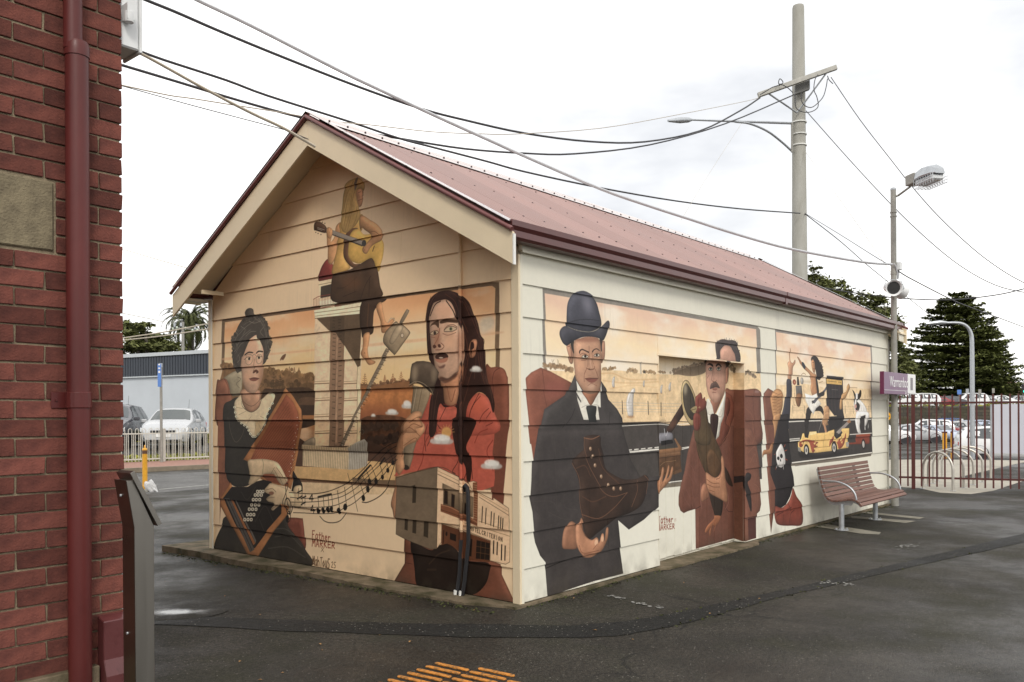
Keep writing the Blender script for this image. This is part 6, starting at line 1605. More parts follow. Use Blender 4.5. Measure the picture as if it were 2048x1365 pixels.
# platform lamp post with its fittings
LX, LY = 9.857, -.148
def lamp_post():
    t = thing('lamp_post', 'grey tubular lamp post beside the end of the painted shed, caged floodlight on top', 'lamp post', (LX, LY, 0))
    MB().tube([(LX, LY, 0), (LX, LY, 1.6)], .062, 16).build('pole', M['galv_dull'], t, True)
    MB().tube([(LX, LY, 1.55), (LX, LY, 5.40)], [.052, .044], 16).build('upper_pole', M['galv_dull'], t, True)
    MB().lathe([(.048, 0), (.048, .03), (.02, .045)], (LX, LY, 5.39), 14).build('cap', M['galv'], t, True)
    MB().lathe([(.066, 0), (.066, .03)], (LX, LY, 1.57), 16).build('collar', M['galv_dull'], t)
    MB().box(LX + .055, LX + .066, LY - .03, LY + .03, .72, 1.02).build('hatch', M['galv_dull'], t)
    for z in (5.0, 3.95, 4.93): MB().lathe([(.055, 0), (.055, .02)], (LX, LY, z), 14).build('band', M['galv_dull'], t)
    a = at(1797, 391, 14.5); b = at(1820, 374, 14.0); arm = MB().tube([Vector((LX, LY, a.z - .03)), a, b], .018, 8).build('lamp_arm', M['galv_dull'], t, True)
    # head: housing, lens, gear box and wire cage
    c0, c1 = at(1819, 371, 14.0), at(1880, 345, 13.3); d = (c1 - c0).normalized(); s = d.cross(Vector((0, 0, 1))).normalized(); u = s.cross(d)
    Ln = (c1 - c0).length
    h = MB()
    def sec(k, w, hh, dz): return [c0 + d * (Ln * k) + s * (w * cs) + u * (hh * sn + dz) for cs, sn in ((-1, 0), (-.8, .75), (0, 1), (.8, .75), (1, 0), (.9, -.12), (-.9, -.12))]
    secs = [sec(.0, .05, .06, .02), sec(.06, .075, .11, .02), sec(.30, .085, .12, .02), sec(.34, .10, .14, .02), sec(.6, .14, .17, .02), sec(.9, .13, .14, .01), sec(1.0, .09, .08, .0)]
    for i in range(len(secs) - 1):
        q = secs[i] + secs[i + 1]; n = 7
        h.add(q, [(k, (k + 1) % n, n + (k + 1) % n, n + k) for k in range(n)])
    h.add(secs[0], [tuple(range(7))]); h.add(secs[-1], [tuple(range(7))])
    hd_ = h.build('lamp_head', M['galv'], t, True)
    MB().obox(c0 + d * (Ln * .16) + u * .06, d * (Ln * .15), s * .09, u * .085).build('gear_box', M['galv_dull'], hd_, bevel=.01)
    le = MB()
    for k0, k1 in ((.36, .95),):
        le.prism([(0, 0), (1, 0), (1, 1), (0, 1)], 2, 0, 0.001) if False else None
    le.obox(c0 + d * (Ln * .66) - u * .055, d * (Ln * .29), s * .11, u * .045).build('lens', M['lamp_lens'], hd_, bevel=.02)
    cg = MB()
    for i in range(9):
        k = .38 + .62 * i / 8
        cg.tube([c0 + d * (Ln * k) + s * .13 + u * .0, c0 + d * (Ln * k) + s * .13 - u * .15, c0 + d * (Ln * k) - s * .13 - u * .15, c0 + d * (Ln * k) - s * .13], .004, 4)
    for j in range(5):
        q = -.13 + .065 * j
        cg.tube([c0 + d * (Ln * .38) + s * q - u * .15, c0 + d * Ln + s * q - u * .15], .004, 4)
    for sg in (-1, 1):
        for w in (.05, .1): cg.tube([c0 + d * (Ln * .38) + s * (.13 * sg) - u * w, c0 + d * Ln + s * (.13 * sg) - u * w], .004, 4)
    cg.build('wire_cage', M['galv'], hd_)
    jb = MB().box(LX + .03, LX + .15, LY - .10, LY + .0, 4.03, 4.16).build('junction_box', M['white_plastic'], t, bevel=.006)
    MB().tube([(LX + .09, LY - .05, 4.03), (LX + .085, LY - .06, 3.94), (LX + .06, LY - .05, 3.88), (LX + .02, LY - .06, 3.93), (LX - .05, LY - .05, 4.08), (LX - .09, LY - .03, 4.12)], .013, 6).build('cable_tail', M['cable_white'], jb, True)
lamp_post()

def speaker(c, direction, label, back=.30):
    c = Vector(c); d = Vector(direction).normalized()
    t = thing('loudspeaker', label, 'loudspeaker', c, 'horn loudspeakers on the lamp post')
    MB().lathe([(.03, -.26), (.085, -.24), (.095, -.17), (.100, -.02), (.134, .05), (.136, .06), (.122, .055), (.085, .0), (.08, -.04)], c, 22, d).build('horn', M['white_plastic'], t, True)
    MB().lathe([(.0, .036), (.108, .032)], c, 22, d).build('grille', mat('speaker_mesh', (.03, .03, .03), .8, .3, 60), t)
    s = d.cross(Vector((0, 0, 1))).normalized()
    MB().tube([c + s * .11 - d * .06, c + s * .115 - d * .06 + Vector((0, 0, .02)), c + s * .09 - d * .1 + Vector((0, 0, .13)), c - s * .09 - d * .1 + Vector((0, 0, .13)), c - s * .11 - d * .06], .008, 6).build('bracket', M['galv'], t)
speaker(at(1786, 576, 14.35), (-.80, -.55, -.20), 'white horn loudspeaker on the lamp post with its open mouth towards the viewer')
speaker(at(1800, 582, 14.55), (.75, -.25, -.12), 'pale horn loudspeaker behind the pole, pointing away along the platform')

# station name board
def station_sign():
    ya, yb = -.285, -.225
    L_, Rr = on_plane(1768, 747, 1, ya), on_plane(1831, 746, 1, ya)
    x0, x1 = L_.x, Rr.x - .0
    z0, z1 = 1.895, 2.255
    t = thing('station_sign', 'purple platform name board reading Warrnambool with a white 1 panel, on the lamp post', 'station sign', (x0, ya, z0))
    xs = x0 + (x1 - x0) * .735
    MB().box(x0, xs, ya, yb, z0, z1).build('name_board', M['purple'], t, bevel=.004)
    MB().box(x0 - .012, x0 - .0005, ya - .002, yb + .002, z0 - .002, z1 + .002).build('end_cap', M['purple_dark'], t)
    MB().box(xs + .001, x1, ya, yb, z0 + .02, z1 + .002).build('number_board', M['sign_white'], t, bevel=.004)
    MB().box(x0 + .01, xs, ya - .003, ya - .0005, z0 + .062, z0 + .068).build('rule_line', M['sign_white'], t)
    text_mesh('Warrnambool', M['sign_white'], t, 'lettering', (on_plane(1779.5, 770, 1, ya).x, ya - .001, z0 + .12), (1, 0, 0), (0, 0, 1), .175, on_plane(1817, 770, 1, ya).x - on_plane(1779.5, 770, 1, ya).x)
    text_mesh('1', M['sign_ink'], t, 'numeral', (xs + .16, ya - .001, z0 + .085), (1, 0, 0), (0, 0, 1), .215, .14)
    MB().box(LX - .06, LX + .06, yb + .001, LY - .045, 1.98, 2.02).box(LX - .06, LX + .06, yb + .001, LY - .045, 2.13, 2.17).build('clamp', M['galv'], t)
    text_mesh('>', M['sign_white'], t, 'arrow', (xs - .16, ya - .001, z0 + .012), (1, 0, 0), (0, 0, 1), .04, .09)
station_sign()

# station fence, maroon steel pickets
def steel_fence():
    p0 = Vector((13.473, .519, 0)); dr = Vector((.505, -1.821, 0)).normalized(); sp = .1385
    t = thing('steel_fence', 'tall maroon steel picket fence between the platform and the car park', 'fence', p0)
    def along(px, y=978):  # distance along the fence of a photo column
        d = ray_np([(px, y)])[0]; d2 = Vector((d[0], d[1])); c = CP.xy
        A = np.array([[d2.x, -dr.x], [d2.y, -dr.y]]); b_ = np.array([p0.x - c.x, p0.y - c.y]); return float(np.linalg.solve(A, b_)[1])
    xs = [1801, 1816, 1843.2, 1859, 1874, 1890, 1905.5, 1921.5, 1937.5, 1954, 1970.5, 1987, 2004, 2021, 2038]
    ds = [along(x) for x in xs]
    step = (ds[-1] - ds[2]) / 12
    ds += [ds[0] - step * k for k in range(1, 9)] + [ds[14] + step * k for k in range(1, 14)]
    nn = Vector((-dr.y, dr.x, 0))
    def bar(d, hw, z0, z1, off=0., name='picket', hn=None):
        c = p0 + dr * d + nn * off; hn = hn or hw
        return MB().obox((c.x, c.y, (z0 + z1) / 2), dr * hw, nn * hn, (0, 0, (z1 - z0) / 2)).build(name, M['maroon_dark'], t)
    for d in ds: bar(d, .0155, .055, 1.955)
    for z in (.235, 1.785):
        c = p0 + dr * (.75)
        MB().obox((c.x, c.y, z) + nn * .0, dr * 3.1, nn * .018, (0, 0, .020)).build('rail', M['maroon_dark'], t) if False else MB().obox(Vector((c.x, c.y, z)) + nn * .031, dr * 3.1, nn * .018, (0, 0, .020)).build('rail', M['maroon_dark'], t)
    po = bar(0, .036, 0, 1.945, .0, 'post'); MB().obox(p0 + Vector((0, 0, 1.95)), dr * .04, nn * .04, (0, 0, .012)).build('post_cap', M['maroon_dark'], po)
    bar(3.6, .036, 0, 1.945, .031, 'post'); bar(-2.3, .036, 0, 1.945, .031, 'post')
steel_fence()

# bicycle hoops
lab = ['nearest steel bicycle hoop, leftmost of the row behind the fence', 'second bicycle hoop from the left in the row behind the fence', 'middle bicycle hoop of the row of five behind the fence', 'fourth bicycle hoop from the left behind the fence', 'farthest bicycle hoop, rightmost of the row behind the fence']
h0 = (gnd(1846, 978), gnd(1906, 983)); h4 = (gnd(1931, 964), gnd(1983, 960))
for i in range(5):
    k = i / 4
    a = h0[0].lerp(Vector((16.6, .72, 0)), k); b = h0[1].lerp(Vector((17.0, -.24, 0)), k)
    m = (a + b) / 2; d = (b - a) / 2; u_ = d.normalized(); r = d.length
    pts = [a + Vector((0, 0, 0)), a + Vector((0, 0, .42))] + [m + u_ * (-r * math.cos(t)) + Vector((0, 0, .42 + .36 * math.sin(t))) for t in np.linspace(.2, math.pi - .2, 12)] + [b + Vector((0, 0, .42)), b]
    o = thing('bike_hoop', lab[i], 'bike rack', (m.x, m.y, 0), 'row of steel bicycle hoops')
    MB().tube(pts, .025, 10).build('hoop', mat('stainless_tube', (.52, .49, .44), .35, .05, 8, metal=.6) if 'stainless_tube' not in bpy.data.materials else bpy.data.materials['stainless_tube'], o, True)
    for q in (a, b): MB().lathe([(.06, 0.005), (.06, .012)], q, 14).build('foot_plate', M['galv'], o)

# ================================================================ POWER POLE
PB = at(1601, 829, 23.); PB.z = ground_z(PB.x, PB.y)
def power_pole():
    t = thing('power_pole', 'tall round concrete power pole behind the shed with crossarm and street lamp bracket', 'power pole', (PB.x, PB.y, 0))
    top = at(1603, 12, 23).z
    MB().tube([(PB.x, PB.y, 0), (PB.x, PB.y, top - .05), (PB.x, PB.y, top)], [.235, .155, .14], 20).build('pole', M['concrete_pole'], t, True)
    a, b = at(1516, 191, 22.6), at(1673, 135, 22.4)
    d = (b - a).normalized(); s = d.cross(Vector((0, 0, 1))).normalized(); u = s.cross(d)
    arm = MB().obox((a + b) / 2, d * ((b - a).length / 2), s * .055, u * .06).build('crossarm', M['galv_dull'] if False else mat('crossarm_timber', (.42, .41, .37), .7, .15, 8), t, bevel=.006)
    for k in (.06, .2, .42, .58, .75, .88):
        c = a.lerp(b, k); MB().obox(c - s * .066, d * .02, s * .009, u * .025).build('bolt', M['galv_dull'], arm)
    c = at(1604, 176, 22.7); MB().obox(c, d * .20, s * .06, Vector((0, 0, .12))).build('bracket_plate', mat('dark_steel_plate', (.14, .14, .13), .6, .1, 8), t)
    for p in (a.lerp(b, .13), a.lerp(b, .86)):
        MB().tube([p - u * .06, at(1594, 226, 22.75)], .022, 6).build('brace', M['galv'], t, True)
    for y in (247, 271, 293):
        z = at(1595, y, 23).z; MB().lathe([(.205, 0), (.205, .03)], (PB.x, PB.y, z), 20).build('steel_band', M['white_paint'], t)
    r0, r1 = at(1584, 247, 22.9), at(1340, 241, 21.2)
    la = MB().tube([r0, at(1480, 243.5, 22.2), at(1383, 240, 21.5)], [.035, .03, .024], 8).build('lamp_bracket', M['galv'], t, True)
    MB().tube(smooth3([at(1584, 303, 22.9), at(1563, 284, 22.75), at(1535, 263, 22.5), at(1500, 248, 22.3), at(1470, 244, 22.1)]), .028, 8).build('lamp_brace', M['galv'], t, True)
    MB().tube([at(1584, 246, 22.85), at(1584, 305, 22.85)], .03, 8).build('bracket_bar', M['galv_dull'], t, True)
    e0, e1 = at(1384, 240, 21.5), at(1336, 242, 21.15); dd = (e1 - e0)
    MB().tube([e0, e0 + dd * .15, e0 + dd * .5, e1], [.03, .065, .075, .03], 10).build('lamp_head', M['galv'], t, True)
    # jumper loops of cable around the pole top
    jl = MB()
    for px in ([(1520, 190), (1535, 181), (1545, 175), (1560, 170), (1566, 165), (1560, 158), (1557, 165), (1559, 172)], [(1590, 190), (1592, 215), (1605, 224), (1622, 224), (1636, 214), (1634, 195), (1628, 180), (1630, 160), (1636, 150)],
               [(1603, 185), (1603, 202), (1612, 213), (1626, 214), (1645, 196), (1652, 176), (1655, 158)], [(1655, 152), (1658, 160), (1666, 168)], [(1559, 168), (1574, 175), (1586, 186)]):
        jl.tube(smooth3([at(x, y, 22.35) for x, y in px]), .012, 5)
    jl.build('jumper_cables', M['cable'], t)
power_pole()

# ================================================================ OVERHEAD CABLES
def cable(label, px, d0, d1, r, m, n=4, group='overhead cables'):
    """cable through photo points; it hangs in the upright plane between its two ends"""
    A, B = at(*px[0], d0), at(*px[-1], d1); h = (B - A); nrm = Vector((-h.y, h.x, 0)).normalized()
    pts = []
    for x, y in px:
        d = Vector(ray_np([(x, y)])[0]); t = (A - CP).dot(nrm) / d.dot(nrm); pts.append(CP + d * t)
    o = MB().tube(smooth3(pts, n), r, 6).build('overhead_cable', m, None, True)
    tag(o, label, 'cable', group)
W = M['cable_white']; K_ = M['cable']; BE = M['cable_beige']
cable('thick pale grey cable bundle sloping from top left edge to the lamp post', [(330, -34), (394, 0), (501, 51), (682, 143), (764, 182), (875, 234), (977, 280), (1050, 313), (1203, 379), (1299, 412.5), (1362, 433), (1481, 471), (1585, 499), (1723, 524), (1784, 529)], 9.5, 14.4, .0205, W)
cable('upper dark cable from top left of the sky to the left tip of the crossarm', [(215, -32), (291, 0), (355, 26), (439, 62.6), (564, 114), (717, 174), (842, 217.6), (930, 240.6), (1050, 267), (1180, 283.5), (1290, 284), (1400, 262), (1480, 222), (1520, 196)], 10.5, 22.5, .020, K_)
cable('dark cable from the brick corner sagging low over the roof to mid pole', [(240, 89), (266, 97.5), (327, 120), (453, 161), (536, 192), (703, 245), (798, 277), (864, 294.5), (973, 323), (1050, 344), (1200, 376), (1350, 402), (1480, 418), (1600, 427)], 10, 22.7, .0165, K_)
cable('dark cable from the brick corner passing behind the roof ridge to the pole', [(240, 129.5), (355, 164), (480, 202), (606, 236.5), (736, 266), (809, 279), (930, 298), (1050, 307), (1150, 308), (1300, 290), (1450, 248), (1588, 190)], 10, 22.7, .017, K_)
cable('beige cable sheath from the brick corner down to the gable peak', [(240, 89), (294, 114), (415, 181), (504, 227), (564, 255), (602, 277), (631, 294)], 6.3, 6.75, .0115, BE)
cable('thin dark wire from the brick corner to the hook under the gable peak', [(240, 171), (369, 207), (480, 236.5), (569, 260), (598, 271), (617, 279)], 6.6, 6.72, .0036, K_)
cable('thin beige wire from the brick corner running level to the crossarm', [(240, 170), (336, 190.6), (382, 197), (464, 210), (545, 222.6), (666, 243), (743, 250.5), (864, 264), (962, 268), (1030, 268.5), (1200, 257), (1350, 231), (1500, 201), (1518, 194)], 9, 22.5, .007, BE)
cable('dark wire from the right tip of the crossarm passing behind the floodlight', [(1662, 155), (1720, 240), (1782, 320), (1827, 377), (1878, 434), (1944, 496), (1999, 537.6), (2048, 566), (2130, 606)], 22.5, 19, .011, K_)
cable('dark wire from the power pole crossing the lamp post near its top', [(1612, 222), (1699, 320), (1783, 410), (1856, 480), (1922, 533), (1988, 569.5), (2048, 585), (2130, 596)], 22.8, 19, .011, K_)
cable('low dark cable sagging across the sky behind the loudspeakers', [(1560, 560), (1680, 581.6), (1724, 588), (1803, 597), (1900, 600), (1988, 591), (2048, 578), (2130, 556)], 34, 30, .022, K_)
cable('thin dark wire from mid pole to the lamp post bracket', [(1610, 427), (1680, 469.5), (1757, 518), (1786, 533)], 22.8, 14.5, .007, K_)
cable('thin wire from mid pole passing the lamp post towards the tall pine', [(1610, 428), (1680, 482.6), (1730, 526.6), (1776, 564), (1812, 592.5), (1849, 622), (1890, 654)], 22.8, 38, .012, K_)
cable('thin wire from the junction box towards the right edge over the pine', [(1797, 543), (1823, 558.5), (1900, 598), (1943, 615.7), (2048, 655), (2130, 688)], 14.5, 30, .010, K_)
cable('faint straight wire from the pole down to the lamp post', [(1610, 303), (1700, 428), (1786, 552)], 22.8, 14.5, .004, BE)
cable('faint stay wire hanging from the street lamp bracket to the roof', [(1484, 246), (1420, 345), (1362, 441)], 22.3, 13., .003, BE)
cable('faint service wire low in the sky left of the roof', [(236, 496), (300, 515), (376, 537)], 30, 24, .012, BE, group='service wires on the left')
cable('faint wire from the brick corner towards the palm', [(236, 625), (300, 638), (330, 645)], 45, 60, .02, BE, group='service wires on the left')
for i, (a, b) in enumerate((((236, 678), (425, 646)), ((236, 682), (425, 657)))):
    cable(['upper of two pale wires in front of the left cypress and palm', 'lower of two pale wires in front of the left cypress and palm'][i], [a, ((a[0] + b[0]) / 2, (a[1] + b[1]) / 2 + 2), b], 62, 62, .05, BE, group='service wires on the left')
# ================================================================ TREES
def leaf_object(name, pts, nrm, size, m, parent=None, flat=.0, rng=None, aspect=1.):
    """many small leaf-spray quads at the given points"""
    n = len(pts); rng = rng or np.random.RandomState(1)
    d = rng.randn(n, 3); d[:, 2] *= (1 - flat); d /= np.linalg.norm(d, axis=1)[:, None] + 1e-9
    up = rng.randn(n, 3) * (1 - flat) + np.array([0, 0, 1.]) * flat * 1.5
    e = np.cross(d, up); e /= np.linalg.norm(e, axis=1)[:, None] + 1e-9
    s = (size * (.6 + .8 * rng.rand(n)))[:, None]
    off = np.array(parent['_o']) if parent else np.zeros(3)
    P = pts - off
    a, b = d * s, e * s * .55 * aspect
    v = np.stack([P - a, P - b * .9 + a * .1, P + a, P + b * .9 + a * .1], 1).reshape(-1, 3)
    me = bpy.data.meshes.new(name); me.vertices.add(4 * n); me.vertices.foreach_set('co', v.ravel().astype(np.float32))
    me.loops.add(4 * n); me.loops.foreach_set('vertex_index', np.arange(4 * n, dtype=np.int32))
    me.polygons.add(n); me.polygons.foreach_set('loop_start', np.arange(0, 4 * n, 4, dtype=np.int32)); me.polygons.foreach_set('loop_total', np.full(n, 4, np.int32))
    me.update(); me.validate(); me.materials.append(m)
    o = bpy.data.objects.new(name, me); COL.objects.link(o)
    if parent: o.parent = parent; o['_o'] = tuple(off)
    return o

def layered_pine(base, h, prof, label, seed, levels=26, leaf=.3, boughs=11, per=46, group='tall pines beyond the car park'):
    """tree of level boughs: prof = radius by height fraction"""
    rng = np.random.RandomState(seed); base = Vector(base)
    t = thing('pine_tree', label, 'tree', base, group)
    tr = MB().tube([base, base + Vector((0, 0, h * .5)), base + Vector((0, 0, h * .97))], [h * .022, h * .016, .03], 8)
    P = []
    hs = np.array([q[0] for q in prof]); rs = np.array([q[1] for q in prof])
    lm = MB()
    for i in range(levels):
        f = hs[0] + (hs[-1] - hs[0]) * (i + rng.rand() * .6) / levels
        rad = np.interp(f, hs, rs)
        nb = max(4, int(boughs * (.5 + .5 * rad / rs.max())))
        a0 = rng.rand() * 6.28
        for b in range(nb):
            a = a0 + 6.283 * b / nb + rng.randn() * .25; Rr = rad * (.68 + .45 * rng.rand())
            dr = np.array([math.cos(a), math.sin(a), 0]); z0 = base.z + f * h; sag = (-.06 + .16 * rng.rand()) * Rr
            lm.tube([Vector((base.x, base.y, z0)), Vector((base.x + dr[0] * Rr * .85, base.y + dr[1] * Rr * .85, z0 + sag * .8))], [h * .006, .01], 4, False)
            k = int(per * (.35 + .65 * Rr / rs.max()))
            u = .18 + .82 * rng.rand(k) ** .7
            w = .13 * Rr * (1.15 - .6 * u) + .08
            side = rng.randn(k) * w
            pts = np.array([base.x, base.y, z0]) + dr[None] * (u * Rr)[:, None] + np.array([-dr[1], dr[0], 0])[None] * side[:, None]
            pts[:, 2] += sag * u + rng.randn(k) * .10 * leaf / .3 + np.where(u > .85, .12, 0)
            P.append(pts)
    tk = tr.build('trunk', M['bark'], t, True)
    lm.build('limbs', M['bark'], t)
    leaf_object('crown', np.concatenate(P), None, leaf, M['leaf_pine'], t, flat=.75, rng=rng)
    return t

def plate_tree(base, blobs, leaf, label, seed, trunk_r=.3, m=None, n=700, group=None, name='cypress_tree'):
    """spreading cypress: flat foliage pads (centre, rx, rz) on leaning limbs"""
    rng = np.random.RandomState(seed); base = Vector(base)
    t = thing(name, label, 'tree', base, group)
    P = []; lm = MB()
    for (c, rx, rz) in blobs:
        c = Vector(c)
        lm.tube([base + Vector((0, 0, (c.z - base.z) * .35)), base.lerp(c, .75) + Vector((0, 0, .1 * (c.z - base.z))), c - Vector((0, 0, rz * .5))], [trunk_r * .6, trunk_r * .35, .03], 6, False)
        k = int(n * (rx * rx) / 4 + 60)
        for _ in range(9):
            o = rng.randn(3) * np.array([rx * .5, rx * .5, rz * .55]); kk = k // 9
            q = rng.randn(kk, 3) * np.array([rx * .27, rx * .27, rz * .22])
            q[:, 2] -= .12 * rz * (q[:, 0] ** 2 + q[:, 1] ** 2) / (rx * rx * .08 + 1e-6) * .3
            P.append(np.array(c) + o + q)
    MB().tube([base, base + Vector((trunk_r, 0, (blobs[0][0][2] - base.z) * .5)), base + Vector((0, 0, (blobs[0][0][2] - base.z) * .9))], [trunk_r, trunk_r * .8, trunk_r * .4], 8).build('trunk', M['bark'], t, True)
    lm.build('limbs', M['bark'], t)
    leaf_object('crown', np.concatenate(P), None, leaf, m or M['leaf_cyp'], t, flat=.55, rng=rng)

def px_blobs(spec, dep, seed):
    """pads given as photo x, y, half-width px, half-height px, spread in depth"""
    rr = random.Random(seed); out = []
    for x, y, w, h in spec:
        c = at(x, y, dep + rr.uniform(-2, 2)); out.append((tuple(c), w * dep / FPX, h * dep / FPX))
    return out

TZ = 2.35      # level of the upper terrace beyond the stone wall
def terrace_base(px, dep): b = at(px, 800, dep); return (b.x, b.y, TZ)
b = terrace_base(1915, 108)
layered_pine(b, 14.3, [(.04, 6.0), (.14, 7.2), (.3, 6.9), (.5, 6.0), (.68, 4.8), (.82, 3.5), (.93, 2.3), (1.0, .8)], 'huge broad dark pine standing behind the curved street lamp', 3, levels=30, leaf=.25, boughs=14, per=220)
b2 = terrace_base(1977, 112)
layered_pine(b2, 10.6, [(.05, 4.2), (.2, 4.6), (.5, 3.8), (.8, 2.4), (1, .6)], 'smaller pine rising against the right flank of the huge pine', 5, levels=22, leaf=.26, boughs=11, per=130)
b3 = terrace_base(1812, 100)
layered_pine(b3, 6.8, [(.1, 2.6), (.4, 2.2), (.75, 1.2), (1, .3)], 'low ragged pine between the lamp post and the white building', 8, levels=16, leaf=.22, boughs=10, per=90)
plate_tree(terrace_base(1668, 84), px_blobs([(1640, 572, 26, 20), (1668, 592, 30, 18), (1622, 560, 20, 16), (1690, 615, 30, 22), (1700, 600, 18, 12), (1655, 620, 40, 20), (1625, 600, 25, 20)], 84, 1), .24, 'dark spreading cypress rising behind the roof beside the power pole', 11, .4, n=1700, group='cypresses behind the roof')
plate_tree(terrace_base(1770, 88), px_blobs([(1752, 600, 20, 13), (1762, 622, 34, 18), (1740, 640, 30, 20), (1782, 650, 26, 20), (1768, 680, 34, 24), (1795, 690, 22, 24), (1785, 730, 24, 26), (1800, 765, 30, 24)], 88, 2), .24, 'tall ragged cypress behind the lamp post at the roof end', 12, .45, n=1700, group='cypresses behind the roof')
lb = at(300, 800, 78); 
plate_tree((lb.x, lb.y, .4), px_blobs([(268, 668, 26, 12), (300, 676, 34, 11), (325, 690, 26, 8), (265, 694, 30, 10), (310, 700, 40, 9), (290, 652, 16, 7), (345, 697, 18, 6), (262, 655, 20, 10)], 78, 3), .22, 'dark spreading cypress above the grey shed roof beside the brick wall', 13, .4, n=2000)

def palm():
    rng = np.random.RandomState(4)
    top = at(381, 646, 100); base = Vector((top.x, top.y, .4))
    t = thing('palm_tree', 'tall date palm with drooping fronds behind the blue grey building', 'palm tree', base)
    MB().tube([base, Vector((top.x, top.y, top.z - 1.2)), Vector((top.x, top.y, top.z))], [.42, .38, .55], 10).build('trunk', M['bark'], t, True)
    for i in range(84):
        a = rng.rand() * 6.283; el = math.radians(78 - 118 * (i / 83) ** .9 + rng.randn() * 5); Ln = 4.1 * (.85 + .3 * rng.rand())
        dr = np.array([math.cos(a), math.sin(a), 0]); p = np.array([top.x, top.y, top.z + .1]); pts = [p.copy()]; e = el
        for k in range(10):
            p = p + (dr * math.cos(e) + np.array([0, 0, math.sin(e)])) * Ln / 10; e -= .12 + .03 * k; pts.append(p.copy())
        mb = MB(); sd_ = np.array([-dr[1], dr[0], 0])
        mb.tube([Vector(q) for q in pts], [.045 - .004 * k for k in range(11)], 3, False)
        for k in range(1, 11):
            for j in range(3):
                q = pts[k - 1] + (pts[k] - pts[k - 1]) * (j / 3); ax = pts[k] - pts[k - 1]; ax = ax / np.linalg.norm(ax)
                ll = .72 * (1.05 - .055 * k)
                for s_ in (-1, 1):
                    tip = q + sd_ * s_ * ll * .62 + ax * ll * .6 + np.array([0, 0, -.30 * ll + rng.randn() * .05])
                    mb.add([q - ax * .075, q + ax * .075, tip], [(0, 1, 2)])
        mb.build('frond', M['leaf_palm'], t)
palm()
def far_pole():
    b = at(366, 706, 72); b.z = .4; top = at(363, 644, 72)
    t = thing('timber_power_pole', 'thin grey power pole with insulators in front of the palm', 'power pole', b)
    MB().tube([b, Vector((b.x, b.y, top.z))], [.16, .12], 8).build('pole', M['galv_dull'], t, True)
    a, c = at(342, 656, 72), at(398, 660, 72)
    MB().tube([a, c], .05, 6).build('crossarm', M['galv_dull'], t)
    for x, y in ((346, 658), (354, 656), (371, 657), (385, 661), (394, 660)):
        MB().lathe([(.05, -.12), (.10, 0), (.05, .12)], at(x, y, 71.9), 8).build('insulator', M['insulator'], t, True)
    for x, y in ((349, 650), (362, 649), (390, 655)):
        MB().tube([at(x, y - 3, 71.8), at(x, y + 4, 71.8)], .09, 8).build('fuse', M['galv'], t)
far_pole()

